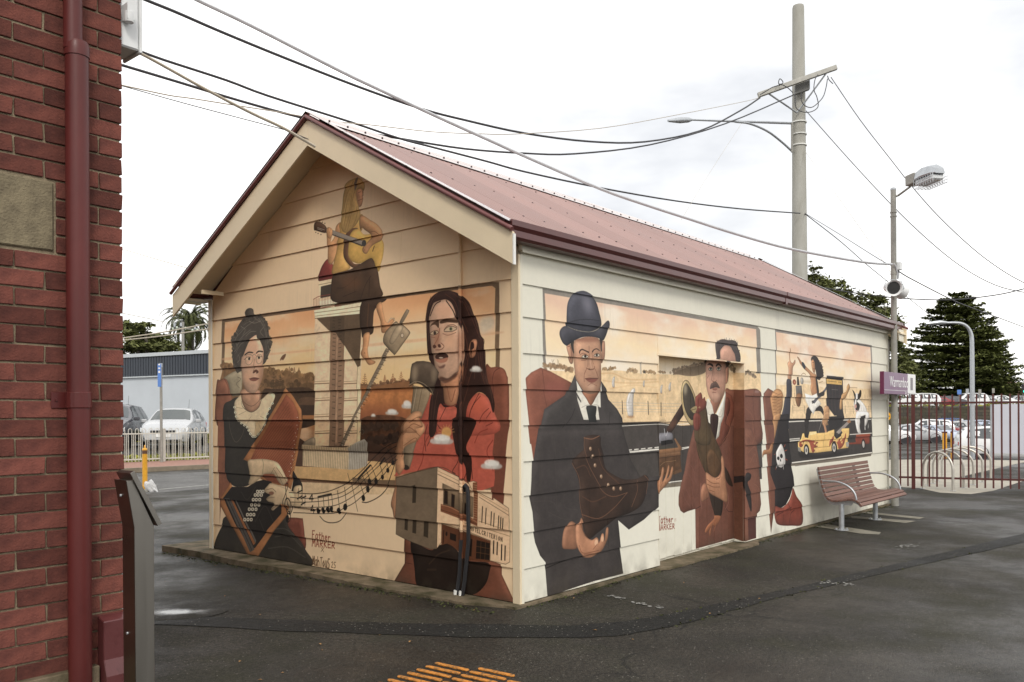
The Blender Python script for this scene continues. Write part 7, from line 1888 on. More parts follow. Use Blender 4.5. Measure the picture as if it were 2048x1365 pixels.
# ================================================================ CARS
def car(label, paint_m, loc, rz, kind='hatch', group=None, glass='glass', detail=True, Ln=4.2, Wd=1.76, Hh=1.5):
    """nose towards local +X; loft of cross-sections, then glass, lamps and wheels set on it"""
    t = local('parked_car', label, 'car', loc, rz, group)
    w = Wd / 2
    bel = Hh * .62
    P = {'hatch': [(-.50, .42, .60, .80), (-.485, .30, .95, .92), (-.40, .25, 1.30, .97), (-.30, .22, 1.44, 1.), (-.10, .22, 1.50, 1.), (.04, .22, 1.46, 1.), (.24, .22, 1.00, 1.), (.40, .22, .86, .98), (.475, .24, .72, .90), (.50, .32, .56, .78)],
         'wagon': [(-.50, .42, .66, .84), (-.49, .30, 1.05, .94), (-.455, .25, 1.40, .97), (-.40, .22, 1.55, 1.), (-.10, .22, 1.60, 1.), (.05, .22, 1.55, 1.), (.23, .22, 1.06, 1.), (.40, .22, .94, .98), (.48, .24, .80, .92), (.50, .32, .60, .8)],
         'sedan': [(-.50, .40, .62, .82), (-.49, .28, .95, .93), (-.36, .22, 1.02, .98), (-.20, .22, 1.36, 1.), (-.05, .22, 1.42, 1.), (.06, .22, 1.38, 1.), (.24, .22, .98, 1.), (.40, .22, .84, .98), (.48, .24, .70, .9), (.50, .32, .54, .78)]}[kind]
    k = Hh / {'hatch': 1.5, 'wagon': 1.6, 'sedan': 1.42}[kind]
    st_ = []
    def ring(s):
        x, z0, z1, wf = s; x *= Ln; z1 *= k; ww = w * wf; b_ = min(bel, z1 - .05)
        tuck = max(0, (z1 - b_)) ; wt = ww * (1 - .30 * min(1, tuck / .55)) if tuck > .12 else ww * .90
        return [(x, 0, z0), (x, ww * .88, z0), (x, ww * .98, z0 + .14), (x, ww, (z0 + b_) / 2 + .05), (x, ww * .975, b_), (x, (ww * .975 + wt) / 2 + .01, (b_ + z1) / 2 + (.02 if tuck < .12 else 0)), (x, wt, z1 - .045), (x, wt * .72, z1), (x, 0, z1 + .012)]
    # refine stations
    S = []
    for a, b2_ in zip(P[:-1], P[1:]):
        for u in (0, .5): S.append(tuple(a[i] + (b2_[i] - a[i]) * u for i in range(4)))
    S.append(P[-1])
    rings = [ring(s) for s in S]; n = 9
    mb = MB()
    for sg in (1, -1):
        base_i = len(mb.v)
        v = [(x, y * sg, z) for r_ in rings for x, y, z in r_]
        mb.add(v, [(i * n + j, i * n + j + 1, (i + 1) * n + j + 1, (i + 1) * n + j) for i in range(len(rings) - 1) for j in range(n - 1)] + [tuple(range(n)), tuple((len(rings) - 1) * n + j for j in range(n))])
    body = mb.build('body', paint_m, t, True)
    def surf(xf, v, sg):
        """point on the side glass band: xf along car 0..1 fraction of Ln (-.5..+.5), v 0 belt .. 1 roof"""
        xs = [s[0] for s in S]; i = max(j for j in range(len(S) - 1) if xs[j] <= xf + 1e-6); u = (xf - xs[i]) / (xs[i + 1] - xs[i])
        A = Vector(rings[i][4]).lerp(Vector(rings[i + 1][4]), u); B = Vector(rings[i][6]).lerp(Vector(rings[i + 1][6]), u); mid = Vector(rings[i][5]).lerp(Vector(rings[i + 1][5]), u)
        p = A.lerp(mid, v * 2) if v < .5 else mid.lerp(B, v * 2 - 1)
        return Vector((p.x, (p.y + .008) * sg, p.z))
    sets = {'hatch': [[(.165, .08), (.02, .9), (-.06, .95), (-.06, .06)], [(-.075, .06), (-.075, .95), (-.24, .93), (-.25, .06)], [(-.265, .08), (-.255, .9), (-.33, .72), (-.37, .2)]],
            'wagon': [[(.155, .08), (.03, .9), (-.06, .95), (-.06, .06)], [(-.075, .06), (-.075, .95), (-.24, .94), (-.25, .06)], [(-.265, .06), (-.255, .94), (-.40, .84), (-.425, .12)]],
            'sedan': [[(.155, .08), (.03, .9), (-.05, .95), (-.05, .06)], [(-.065, .06), (-.065, .95), (-.18, .88), (-.25, .08)]]}[kind]
    for sg in (1, -1):
        for poly in sets:
            mb = MB(); pts = []
            m_ = len(poly)
            for i in range(m_):
                a, b2_ = poly[i], poly[(i + 1) % m_]
                for u in np.arange(5) / 5: pts.append(surf(a[0] + (b2_[0] - a[0]) * u, a[1] + (b2_[1] - a[1]) * u, sg))
            c = sum(pts, Vector()) / len(pts); q = [c] + pts
            mb.add(q, [(0, i + 1, (i + 1) % len(pts) + 1) for i in range(len(pts))]).build('side_window', M[glass], t)
    def across(i, u, off):
        r0, r1 = rings[i], rings[i + 1]
        def pt(j, sg): 
            p = Vector(r0[j]).lerp(Vector(r1[j]), u); return Vector((p.x, p.y * sg, p.z)) + Vector(off)
        return [pt(6, -1) * 1, pt(7, -1), pt(8, 1), pt(7, 1), pt(6, 1)]
    def screen(xa, xb, off, name):
        idx = lambda xf: max(j for j in range(len(S) - 1) if S[j][0] <= xf + 1e-6)
        rows = []
        for u in np.linspace(0, 1, 4):
            xf = xa + (xb - xa) * u; i = idx(xf); rows.append(across(i, (xf - S[i][0]) / (S[i + 1][0] - S[i][0]), off))
        v = [p for r_ in rows for p in r_]
        for p in v: p.y *= .93
        MB().add(v, [(i * 5 + j, i * 5 + j + 1, (i + 1) * 5 + j + 1, (i + 1) * 5 + j) for i in range(3) for j in range(4)]).build(name, M['glass_light'] if glass == 'glass' and paint_m is M['car_silver'] else M[glass], t)
    wa, wb_, ra, rb_ = {'hatch': (.06, .215, -.335, -.44), 'wagon': (.07, .205, -.43, -.475), 'sedan': (.075, .215, -.225, -.345)}[kind]
    screen(wa, wb_, (.004, 0, .012), 'windscreen'); screen(ra, rb_, (-.010, 0, .008), 'rear_window')
    wr = .315 * k
    for xf in (.315, -.305):
        for sg in (1, -1):
            x = xf * Ln
            wh = MB().lathe([(wr * .55, -.09), (wr * .96, -.09), (wr, -.06), (wr, .03), (wr * .93, .055), (wr * .66, .05), (wr * .64, .02)], (x, sg * (w - .075), wr), 20, (0, sg, 0)).build('wheel', M['tyre'], t, True)
            rm = MB().lathe([(.0, .03), (wr * .62, .022)], (x, sg * (w - .075), wr), 16, (0, sg, 0))
            for q in range(5):
                an = q * 1.2566; c = Vector((x + math.cos(an) * wr * .34, sg * (w - .035), wr + math.sin(an) * wr * .34)); rd = Vector((math.cos(an), 0, math.sin(an)))
                rm.obox(c, rd * wr * .30, Vector((-math.sin(an), 0, math.cos(an))) * .028, (0, .01, 0))
            rm.build('rim', M['rim'], wh)
            arch = MB(); pts = []
            for a in np.linspace(-.15, math.pi + .15, 15): pts.append((a,))
            vv = [(x + r_ * math.cos(a[0]), sg * (w + .004), wr + .02 + r_ * math.sin(a[0])) for r_ in (wr * .2, wr * 1.17) for a in pts]
            arch.add(vv, [(i, i + 1, 15 + i + 1, 15 + i) for i in range(14)]).build('wheel_arch', M['black_trim'], t) if False else None
            arch2 = MB().lathe([(wr * 1.02, -.02), (wr * 1.20, .0), (wr * 1.20, -.12)], (x, sg * (w + .002), wr + .02), 22, (0, sg, 0)).build('wheel_arch', M['black_trim'], t)
    if not detail: 
        for sg in (1, -1):
            MB().obox((-.487 * Ln, sg * w * .76, .78 * k), (.05, 0, 0), (0, .12, 0), (0, 0, .10)).build('tail_light', M['red_lens'], t, bevel=.02)
        return t
    zf = .64 * k
    for sg in (1, -1):
        hl = MB().add([(.452 * Ln, sg * w * .95, zf + .13), (.500 * Ln - .03, sg * w * .52, zf + .00), (.500 * Ln - .012, sg * w * .55, zf - .11), (.470 * Ln, sg * w * .93, zf - .03),
                       (.40 * Ln, sg * w * .9, zf + .1), (.47 * Ln, sg * w * .5, zf - .02), (.47 * Ln, sg * w * .5, zf - .1), (.43 * Ln, sg * w * .85, zf - .05)], [(0, 1, 2, 3), (0, 4, 5, 1), (1, 5, 6, 2), (2, 6, 7, 3), (3, 7, 4, 0)])
        hl.build('headlight', M['lamp_lens'], t)
        MB().obox((-.487 * Ln, sg * w * .78, .80 * k), (.045, 0, 0), (0, .12, 0), (0, 0, .13)).build('tail_light', M['red_lens'], t, bevel=.02)
        mr_ = MB().obox((.17 * Ln, sg * (w + .10), bel + .07), (.06, 0, 0), (0, .10, 0), (0, 0, .07)).build('wing_mirror', paint_m, t, bevel=.025)
        MB().obox((-.14 * Ln, sg * (w + .006), bel - .10), (.10, 0, 0), (0, .012, 0), (0, 0, .012)).build('door_handle', paint_m, t)
        MB().box(-.066 * Ln - .004, -.066 * Ln + .004, sg * (w + .003) - .003, sg * (w + .003) + .003, .34, bel).build('door_gap', M['black_trim'], t)
        MB().obox((.485 * Ln, sg * w * .62, .40), (.03, 0, 0), (0, .15, 0), (0, 0, .05)).build('fog_lamp_recess', M['black_trim'], t, bevel=.01)
    MB().obox((.494 * Ln, 0, zf - .03), (.03, 0, 0), (0, w * .50, 0), (0, 0, .050)).build('upper_grille', M['black_trim'], t, bevel=.006)
    MB().obox((.497 * Ln, 0, zf - .02), (.031, 0, 0), (0, .05, 0), (0, 0, .034)).build('badge', M['rim'], t, bevel=.01)
    MB().obox((.492 * Ln, 0, .36), (.03, 0, 0), (0, w * .55, 0), (0, 0, .085)).build('lower_grille', M['black_trim'], t, bevel=.01)
    MB().obox((.503 * Ln, 0, .47), (.012, 0, 0), (0, .26, 0), (0, 0, .055)).build('number_plate', M['sign_white'], t)
    MB().obox((-.50 * Ln, 0, .62), (.012, 0, 0), (0, .26, 0), (0, 0, .055)).build('number_plate', M['sign_white'], t)
    MB().tube([(-.25 * Ln, .3, Hh - .04), (-.28 * Ln, .3, Hh + .35)], .006, 4).build('aerial', M['black_trim'], t)
    return t

def face(px, py, dep): p = at(px, py, dep); return p
def yaw_cam(a):  # heading measured from straight towards the camera, turning to the right of the picture
    return math.atan2(-FW.y, -FW.x) + a
p = at(351, 889, 33.2)
car('silver hatchback facing the camera behind the white fence', M['car_silver'], (p.x, p.y, ground_z(p.x, p.y) + .0), yaw_cam(R(10)), 'hatch', 'cars parked on the left', 'glass', True, 4.2, 1.76, 1.5)
p = at(226, 889, 32.5)
car('dark grey car half hidden by the brick wall behind the white fence', M['car_dark'], (p.x, p.y, ground_z(p.x, p.y)), yaw_cam(R(12)), 'wagon', 'cars parked on the left', 'glass', True, 4.5, 1.85, 1.65)
# right-hand car park
def park(label, paint_k, px, dep, ang, kind, Ln=4.4, Hh=1.48, glass='glass', z=None, detail=False, group='cars in the lower car park'):
    p = at(px, 860, dep); zz = ground_z(p.x, p.y) if z is None else z
    car(label, M[paint_k], (p.x, p.y, zz), yaw_cam(ang), kind, group, glass, detail, Ln, 1.78, Hh)
park('large white wagon seen from behind its rear wheel, next to the white board', 'car_white', 2020, 41, R(70), 'wagon', 4.7, 1.66, z=-.76)
park('silver sedan with its nose to the right, behind the maroon fence post', 'car_silver', 1826, 66, R(72), 'sedan', 4.6, 1.46, 'glass', detail=True)
park('white people mover with tall red tail lamp behind the silver sedan', 'car_white', 1846, 72, R(-112), 'wagon', 4.8, 1.75)
park('dark red hatchback beside the yellow bollards', 'car_red', 1896, 72, R(48), 'hatch', 4.2, 1.5)
park('pale blue grey small car just left of the red hatchback', 'car_grey', 1879, 69, R(20), 'hatch', 3.9, 1.3)
park('white hatchback right of the red hatchback', 'car_white', 1912, 78, R(-130), 'hatch', 4.3, 1.55)
park('silver car at the right of the lower row behind the lamp pole', 'car_silver', 1934, 76, R(30), 'sedan', 4.5, 1.5)
park('blue car roof showing above the white wagon', 'car_grey', 1968, 80, R(90), 'wagon', 4.5, 1.62)
park('dark blue car at the back of the lower row', 'car_blue', 1912, 84, R(90), 'wagon', 4.6, 1.75)
park('white car cut off by the end of the shed', 'car_white', 1766, 64, R(80), 'hatch', 4.3, 1.55)
# upper terrace
up_cars = [(1796, 'car_white', 'white van at the left of the upper road behind the station sign', 'wagon', 1.9), (1836, 'car_white', 'white wagon on the upper road above the fence post', 'wagon', 1.8), (1868, 'car_red', 'red car on the upper road', 'sedan', 1.45), (1888, 'car_dark', 'dark car on the upper road right of the red one', 'hatch', 1.5), (1932, 'car_white', 'white four wheel drive on the upper road by the street lamp', 'wagon', 1.8), (1975, 'car_silver', 'pale silver car on the upper road under the huge pine', 'hatch', 1.5), (2003, 'car_white', 'white ute on the upper road near the right edge', 'sedan', 1.5), (2030, 'car_silver', 'silver car on the upper road at the far right', 'sedan', 1.45)]
for px, pk, lb_, kd, hh in up_cars:
    park(lb_, pk, px, 96, R(88 if px % 2 else -92), kd, 4.5, hh, z=TZ - .42, group='cars on the upper road')

# ================================================================ RIGHT BACKGROUND
def terrace():
    a, b_ = at(1500, 830, 84), at(2300, 830, 84); d = (b_ - a).normalized(); n_ = Vector((-d.y, d.x, 0)); n_ = n_ if n_.dot(FW) > 0 else -n_
    A, B, C_, D = a - d * 60 + n_ * .3, b_ + d * 80 + n_ * .3, b_ + d * 80 + n_ * 400, a - d * 60 + n_ * 400
    tag(MB().add([(q.x, q.y, TZ - .45) for q in (A, B, C_, D)], [(0, 1, 2, 3)]).build('upper_road', M['road'], None), kind='structure')
    wm = bpy.data.materials.new('bluestone_wall'); wm.use_nodes = True; t_ = wm.node_tree; nn = t_.nodes; ll = t_.links; bs = nn['Principled BSDF']
    tc_ = nn.new('ShaderNodeTexCoord'); bk = nn.new('ShaderNodeTexBrick'); bk.inputs['Scale'].default_value = 1.; bk.inputs['Brick Width'].default_value = .62; bk.inputs['Row Height'].default_value = .30; bk.inputs['Mortar Size'].default_value = .022
    bk.inputs['Color1'].default_value = (.105, .088, .062, 1); bk.inputs['Color2'].default_value = (.052, .047, .038, 1); bk.inputs['Mortar'].default_value = (.03, .028, .022, 1)
    ll.new(tc_.outputs['UV'], bk.inputs['Vector'])
    nz = nn.new('ShaderNodeTexNoise'); nz.inputs['Scale'].default_value = .5; nz.inputs['Detail'].default_value = 7; ll.new(tc_.outputs['UV'], nz.inputs['Vector'])
    rp = nn.new('ShaderNodeValToRGB'); rp.color_ramp.elements[0].position = .46; rp.color_ramp.elements[1].position = .62; rp.color_ramp.elements[0].color = (0, 0, 0, 1); rp.color_ramp.elements[1].color = (.8, .8, .8, 1); ll.new(nz.outputs['Fac'], rp.inputs[0])
    mx_ = nn.new('ShaderNodeMix'); mx_.data_type = 'RGBA'; ll.new(rp.outputs[0], mx_.inputs[0]); ll.new(bk.outputs['Color'], mx_.inputs[6]); mx_.inputs[7].default_value = (.06, .052, .026, 1)
    ll.new(mx_.outputs[2], bs.inputs['Base Color']); bs.inputs['Roughness'].default_value = .9
    bp = nn.new('ShaderNodeBump'); bp.inputs['Distance'].default_value = .05; ll.new(bk.outputs['Fac'], bp.inputs['Height']); bp.invert = True; ll.new(bp.outputs[0], bs.inputs['Normal'])
    t = thing('stone_wall', 'long dark bluestone retaining wall behind the lower car park', 'retaining wall', (a.x, a.y, -1))
    a2, b2_ = a - d * 60, b_ + d * 80; Lw = (b2_ - a2).length
    f = MB(); N_ = 90; zt = TZ - .35
    for i in range(N_):
        pass
    f.obox((a2 + b2_) / 2 * 1 + n_ * .0 + Vector((0, 0, (zt - 1.2) / 2 - ((a2 + b2_) / 2).z)), d * (Lw / 2), n_ * .3, (0, 0, (zt + 1.2) / 2))
    f.build('wall', wm, t, uvf=lambda q: ((q - a2).dot(d), q.z))
    rg = np.random.RandomState(9); k = 900
    u = rg.rand(k) * Lw; cp = MB()
    i = 0; x = 60.
    rr_ = random.Random(8)
    while x < Lw - 60:
        w_ = rr_.uniform(.7, 1.1); c = a2 + d * (x + w_ / 2); cp_ = MB().obox((c.x, c.y, zt + .07 + rr_.uniform(-.02, .02)), d * (w_ / 2 - .015), n_ * .34, (0, 0, .07)); x += w_
        cp.v += []; cp.add(cp_.v, cp_.f)
    o = cp.build('coping_stone', mat('bluestone_coping', (.10, .095, .08), .9, .3, 3, island=.3), t); o['kind'] = 'stuff'
    pts = np.array(a2)[None] + np.array(d)[None] * u[:, None] - np.array(n_)[None] * (.32 + .35 * rg.rand(k))[:, None]; pts[:, 2] = np.where(rg.rand(k) < .5, zt + .1 + rg.rand(k) * .5, rg.rand(k) ** 2 * 2.2 - .6)
    u2 = pts.copy()
    cl = np.sin(u * .35) + np.sin(u * .13 + 2) > .3
    leaf_object('wall_creeper', pts[cl], None, .32, M['hill'], None, 0., rg)['kind'] = 'stuff'
    k = 2600; u = rg.rand(k) * Lw; pts = np.array(a2)[None] + np.array(d)[None] * u[:, None] + np.array(n_)[None] * (.6 + 1.4 * rg.rand(k))[:, None]; pts[:, 2] = TZ - .42 + rg.rand(k) * (.25 + .35 * (np.sin(u * .3) > 0))
    leaf_object('verge_grass', pts, None, .28, M['grass'], None, 0., rg)['kind'] = 'stuff'
    # scrub under the pines
    k = 5000; u = rg.rand(k) * 130 + 30; pts = np.array(a2)[None] + np.array(d)[None] * u[:, None] + np.array(n_)[None] * (27 + 3 * rg.rand(k))[:, None]; pts[:, 2] = TZ - .4 + rg.rand(k) ** .8 * (1.6 + 1.1 * np.sin(u * .21) + .7 * np.sin(u * .57))
    leaf_object('scrub', pts, None, .55, M['leaf_cyp'], None, 0., rg)['kind'] = 'stuff'
terrace()

def box_at(mb, px0, px1, py0, py1, dep, thick, ang=0.):
    a, b_ = at(px0, py1, dep), at(px1, py1, dep); top = at(px0, py0, dep).z; d = (b_ - a); d.z = 0; Lh = d.length / 2; d.normalize(); n_ = Vector((-d.y, d.x, 0)); n_ = n_ if n_.dot(FW) > 0 else -n_
    c = (a + b_) / 2 + n_ * thick / 2; c.z = (top + a.z) / 2
    mb.obox(c, d * Lh, n_ * (thick / 2), (0, 0, (top - a.z) / 2)); return d, n_, a, b_, top
def white_building():
    t = thing('white_building', 'white gabled building glimpsed between the lamp post and the pine', 'building', at(1820, 790, 128))
    mb = MB(); d, n_, a, b_, top = box_at(mb, 1796, 1846, 737, 805, 128, 8); mb.build('wall', M['bwhite'], t)
    m = (a + b_) / 2; m.z = top; h = (b_ - a).length / 2
    MB().add([m - d * h - n_ * .2, m + d * h - n_ * .2, m + d * h * .3 - n_ * .2 + Vector((0, 0, 1.1)), m - d * h * .3 - n_ * .2 + Vector((0, 0, 1.3)), m - d * h + n_ * 8, m + d * h + n_ * 8, m + d * h * .3 + n_ * 8 + Vector((0, 0, 1.1)), m - d * h * .3 + n_ * 8 + Vector((0, 0, 1.3))],
             [(0, 1, 2, 3), (4, 5, 6, 7), (0, 4, 7, 3), (1, 5, 6, 2), (3, 2, 6, 7)]).build('roof', mat('pale_grey_roof', (.55, .56, .57), .6, .05, 2), t)
    for x in (1812, 1829):
        w_ = MB(); box_at(w_, x, x + 5, 745, 752, 127.95, .1); w_.build('window', M['glass'], t)
white_building()
def house(px0, px1, y_eave, y_ridge, y_base, dep, label, wallm, roofm):
    t = thing('house', label, 'house', at((px0 + px1) / 2, y_base, dep))
    mb = MB(); d, n_, a, b_, top = box_at(mb, px0 + 3, px1 - 3, y_eave, y_base, dep, 7); mb.build('wall', wallm, t)
    z1 = at(px0, y_ridge, dep).z; A, B = at(px0, y_eave, dep - .4), at(px1, y_eave, dep - .4); D_ = n_ * 8; m0, m1 = A.lerp(B, .25) + n_ * 4, A.lerp(B, .75) + n_ * 4; m0.z = m1.z = z1
    MB().add([A, B, B + D_, A + D_, m0, m1], [(0, 1, 5, 4), (1, 2, 5), (2, 3, 4, 5), (3, 0, 4), (0, 3, 2, 1)]).build('roof', roofm, t)
    for k in (.2, .45, .7):
        w_ = MB(); xx = px0 + (px1 - px0) * k; box_at(w_, xx, xx + 3.5, y_eave + 3, y_eave + 7, dep - .05, .1); w_.build('window', M['glass'], t)
house(1996, 2036, 766, 757, 775, 135, 'brown brick house with low terracotta roof at the right edge', M['house_brick'], M['tile_roof'])
house(2012, 2060, 777, 772, 790, 125, 'low brown house below the terracotta roof at far right', M['house_brick'], mat('brown_roof', (.12, .075, .055), .8, .2, 3))
house(1964, 1979, 786, 783, 797, 118, 'small orange red shed beneath the huge pine', mat('orange_red_wall', (.38, .11, .06), .7, .1, 3), mat('red_tin_roof', (.28, .08, .05), .6, .1, 3))
def small_sign(px, y0, y1, dep, ph, pw, m, label, zb):
    top = at(px, y0, dep); t = thing('road_sign', label, 'road sign', (top.x, top.y, zb), 'small road signs beyond the fence')
    MB().tube([(top.x, top.y, zb), (top.x, top.y, top.z)], .03, 6).build('post', M['galv_dull'], t)
    d = RT.xy.normalized(); MB().obox((top.x - FW.x * .06, top.y - FW.y * .06, top.z - ph / 2), (d.x * pw, d.y * pw, 0), (FW.x * .012, FW.y * .012, 0), (0, 0, ph / 2)).build('plate', m, t)
small_sign(1918, 780, 800, 92, .5, .22, M['blue_sign'], 'small blue road sign beneath the huge pine', TZ - .45)
small_sign(1934, 778, 800, 92, .5, .16, M['galv'], 'narrow grey sign left of the curved street lamp', TZ - .45)
small_sign(1959, 779, 800, 92, .5, .16, M['galv_dull'], 'dark grey sign right of the curved street lamp', TZ - .45)
small_sign(1986, 777, 800, 92, .5, .14, M['galv_dull'], 'brown grey sign to the right of the orange red shed', TZ - .45)
for px, lb_ in ((1795, 'white bay marker against the stone wall beside the lamp post'), (1846, 'white bay marker against the stone wall above the people mover'), (1924, 'white bay marker against the stone wall above the silver car')):
    small_sign(px, 838, 852, 82, .42, .09, M['sign_white'], lb_, -.78)
def warning_sign():
    c = at(1774, 833, 30); t = thing('warning_sign', 'yellow diamond warning sign half hidden by the shed corner', 'road sign', (c.x, c.y, ground_z(c.x, c.y)))
    d = Vector((RT.x, RT.y, 0)).normalized(); u = Vector((0, 0, 1)); f_ = Vector((FW.x, FW.y, 0))
    MB().obox(c, (d + u) * .10, (d - u) * .10, f_ * .008).build('plate', mat('warning_yellow', (.75, .36, .01), .4, .05, 4), t)
    MB().obox(c - f_ * .012 + d * .02, d * .07, u * .014, f_ * .002).add([tuple(c - f_ * .014 + d * .10), tuple(c - f_ * .014 + d * .04 + u * .05), tuple(c - f_ * .014 + d * .04 - u * .05)], [(0, 1, 2)]).build('arrow', M['black_trim'], t)
    MB().tube([(c.x + f_.x * .04, c.y + f_.y * .04, ground_z(c.x, c.y)), c + f_ * .04 + u * .1], .03, 8).build('post', M['galv_dull'], t)
warning_sign()
def traffic_signal():
    c = at(2046, 778, 95); t = thing('traffic_light', 'traffic light showing green at the right edge', 'traffic light', (c.x, c.y, TZ - .45))
    d = Vector((RT.x, RT.y, 0)).normalized(); f_ = Vector((FW.x, FW.y, 0))
    MB().tube([(c.x, c.y, TZ - .45), (c.x, c.y, c.z + .6)], .06, 8).build('pole', M['galv_dull'], t)
    h = MB().obox(c - f_ * .2, d * .18, f_ * .12, (0, 0, .5)).build('signal_head', M['black_trim'], t)
    g = mat('green_light', (.02, .6, .4), .4, .02, 3); b_ = g.node_tree.nodes['Principled BSDF']; b_.inputs['Emission Color'].default_value = (.02, .9, .62, 1); b_.inputs['Emission Strength'].default_value = 1.6
    MB().lathe([(0, .02), (.16, 0)], c - f_ * .33 - Vector((0, 0, .3)), 12, -f_).build('green_lens', g, t)
    MB().lathe([(0, .02), (.13, 0)], c - f_ * .33 + Vector((0, 0, .3)), 12, -f_).build('red_lens', mat('dark_red_lens', (.08, .01, .01), .4, .02, 3), t)
traffic_signal()
def curved_lamp():
    b_ = at(1944.5, 829, 30.5); z0 = ground_z(b_.x, b_.y); t = thing('street_lamp', 'pale steel street lamp with curved arm in front of the huge pine', 'street lamp', (b_.x, b_.y, z0))
    P_ = lambda x, y: at(x, y, 30.5)
    pts = [(b_.x, b_.y, z0), P_(1944.5, 760), P_(1944, 690), P_(1942, 668), P_(1935, 655), P_(1924, 648), P_(1908, 646), P_(1890, 646.5)]
    MB().tube(smooth3(pts), [.085 - .045 * i / 28 for i in range(29)], 10).build('pole', M['galv'], t, True)
    MB().tube([P_(1894, 646), P_(1880, 645.5), P_(1868, 646.5), P_(1852, 648)], [.05, .085, .07, .03], 8).build('lamp_head', M['galv'], t, True)
curved_lamp()
for px, lb_ in ((1889, 'left of two yellow steel bollards by the car park'), (1903.5, 'right of two yellow steel bollards by the car park')):
    b_ = at(px, 866, 31); z0 = ground_z(b_.x, b_.y); t = thing('bollard', lb_, 'bollard', (b_.x, b_.y, z0), 'yellow bollards by the car park')
    if px < 1895:
        for dx in (-.05, .06):
            q = Vector((b_.x + RT.x * dx, b_.y + RT.y * dx, 0)); MB().tube([(q.x, q.y, z0), (q.x, q.y, b_.z)], .03, 10).build('tube', M['yellow'], t, True)
        MB().obox((b_.x, b_.y, b_.z + .02), RT * .09, FW * .035, (0, 0, .025)).build('cap', M['maroon'], t)
    else:
        MB().tube([(b_.x, b_.y, z0), (b_.x, b_.y, b_.z)], .045, 12).build('tube', M['yellow'], t, True)
        MB().lathe([(.048, 0), (.048, .04), (.02, .06)], b_, 12).build('cap', M['maroon'], t, True)
def white_board():
    a, b_ = at(1983, 906, 24), at(2140, 906, 22.6); zt = at(1983, 809, 24).z; t = thing('notice_board', 'white panelled board behind the fence at the right edge', 'notice board', (a.x, a.y, 0))
    d = (b_ - a); d.z = 0; Ln = d.length; d.normalize(); n_ = Vector((-d.y, d.x, 0))
    for i in range(4):
        c = a + d * (Ln * (i + .5) / 4); c.z = (a.z + zt) / 2
        MB().obox(c, d * (Ln / 8 - .006), n_ * .015, (0, 0, (zt - a.z) / 2)).build('panel', M['panel_white'], t)
    for k in (0., .5, 1.):
        c = a + d * (Ln * k); MB().obox((c.x, c.y, zt / 2), d * .02, n_ * .025, (0, 0, zt / 2)).build('frame_post', M['galv'], t)
white_board()

# ================================================================ LEFT BACKGROUND
def blue_building():
    dep = 43
    a, b_ = at(120, 850, dep + 2), at(640, 850, dep - 6.5); d = (b_ - a); d.z = 0; Ln = d.length; d.normalize(); n_ = Vector((-d.y, d.x, 0)); n_ = n_ if n_.dot(FW) > 0 else -n_
    def zat(px, py):
        dd = Vector(ray_np([(px, py)])[0]); q = n_.dot(a - CP) / n_.dot(dd); return (CP + dd * q).z
    z1, z2, z3 = zat(330, 754), zat(330, 712), zat(330, 705)
    t = thing('blue_grey_building', 'low pale blue grey building with dark ribbed cladding band behind the parked cars', 'building', (a.x, a.y, .4))
    def blk(z0, zz1, off, name, m, th=8.):
        c = (a + b_) / 2 + n_ * (th / 2 + off); c.z = (z0 + zz1) / 2; return MB().obox(c, d * (Ln / 2), n_ * (th / 2), (0, 0, (zz1 - z0) / 2)).build(name, m, t)
    blk(.2, z1, 0, 'wall', M['bluewall'])
    blk(z1 + .001, z1 + .06, -.10, 'drip_edge', M['capping'], .3)
    cl = MB(); n = int(Ln / .19); pr = []
    for i in range(n):
        c = a + d * (i + .5) * .19 - n_ * .02; w_ = .075
        cl.obox((c.x, c.y, (z1 + .06 + z2) / 2), d * w_, n_ * .03, (0, 0, (z2 - z1 - .06) / 2))
    blk(z1 + .061, z2, .02, 'cladding_back', M['navy'])
    cl.build('cladding_rib', M['navy'], t)['kind'] = 'stuff'
    blk(z2 + .001, z3, -.12, 'roof_capping', M['capping'], 8.3)
blue_building()
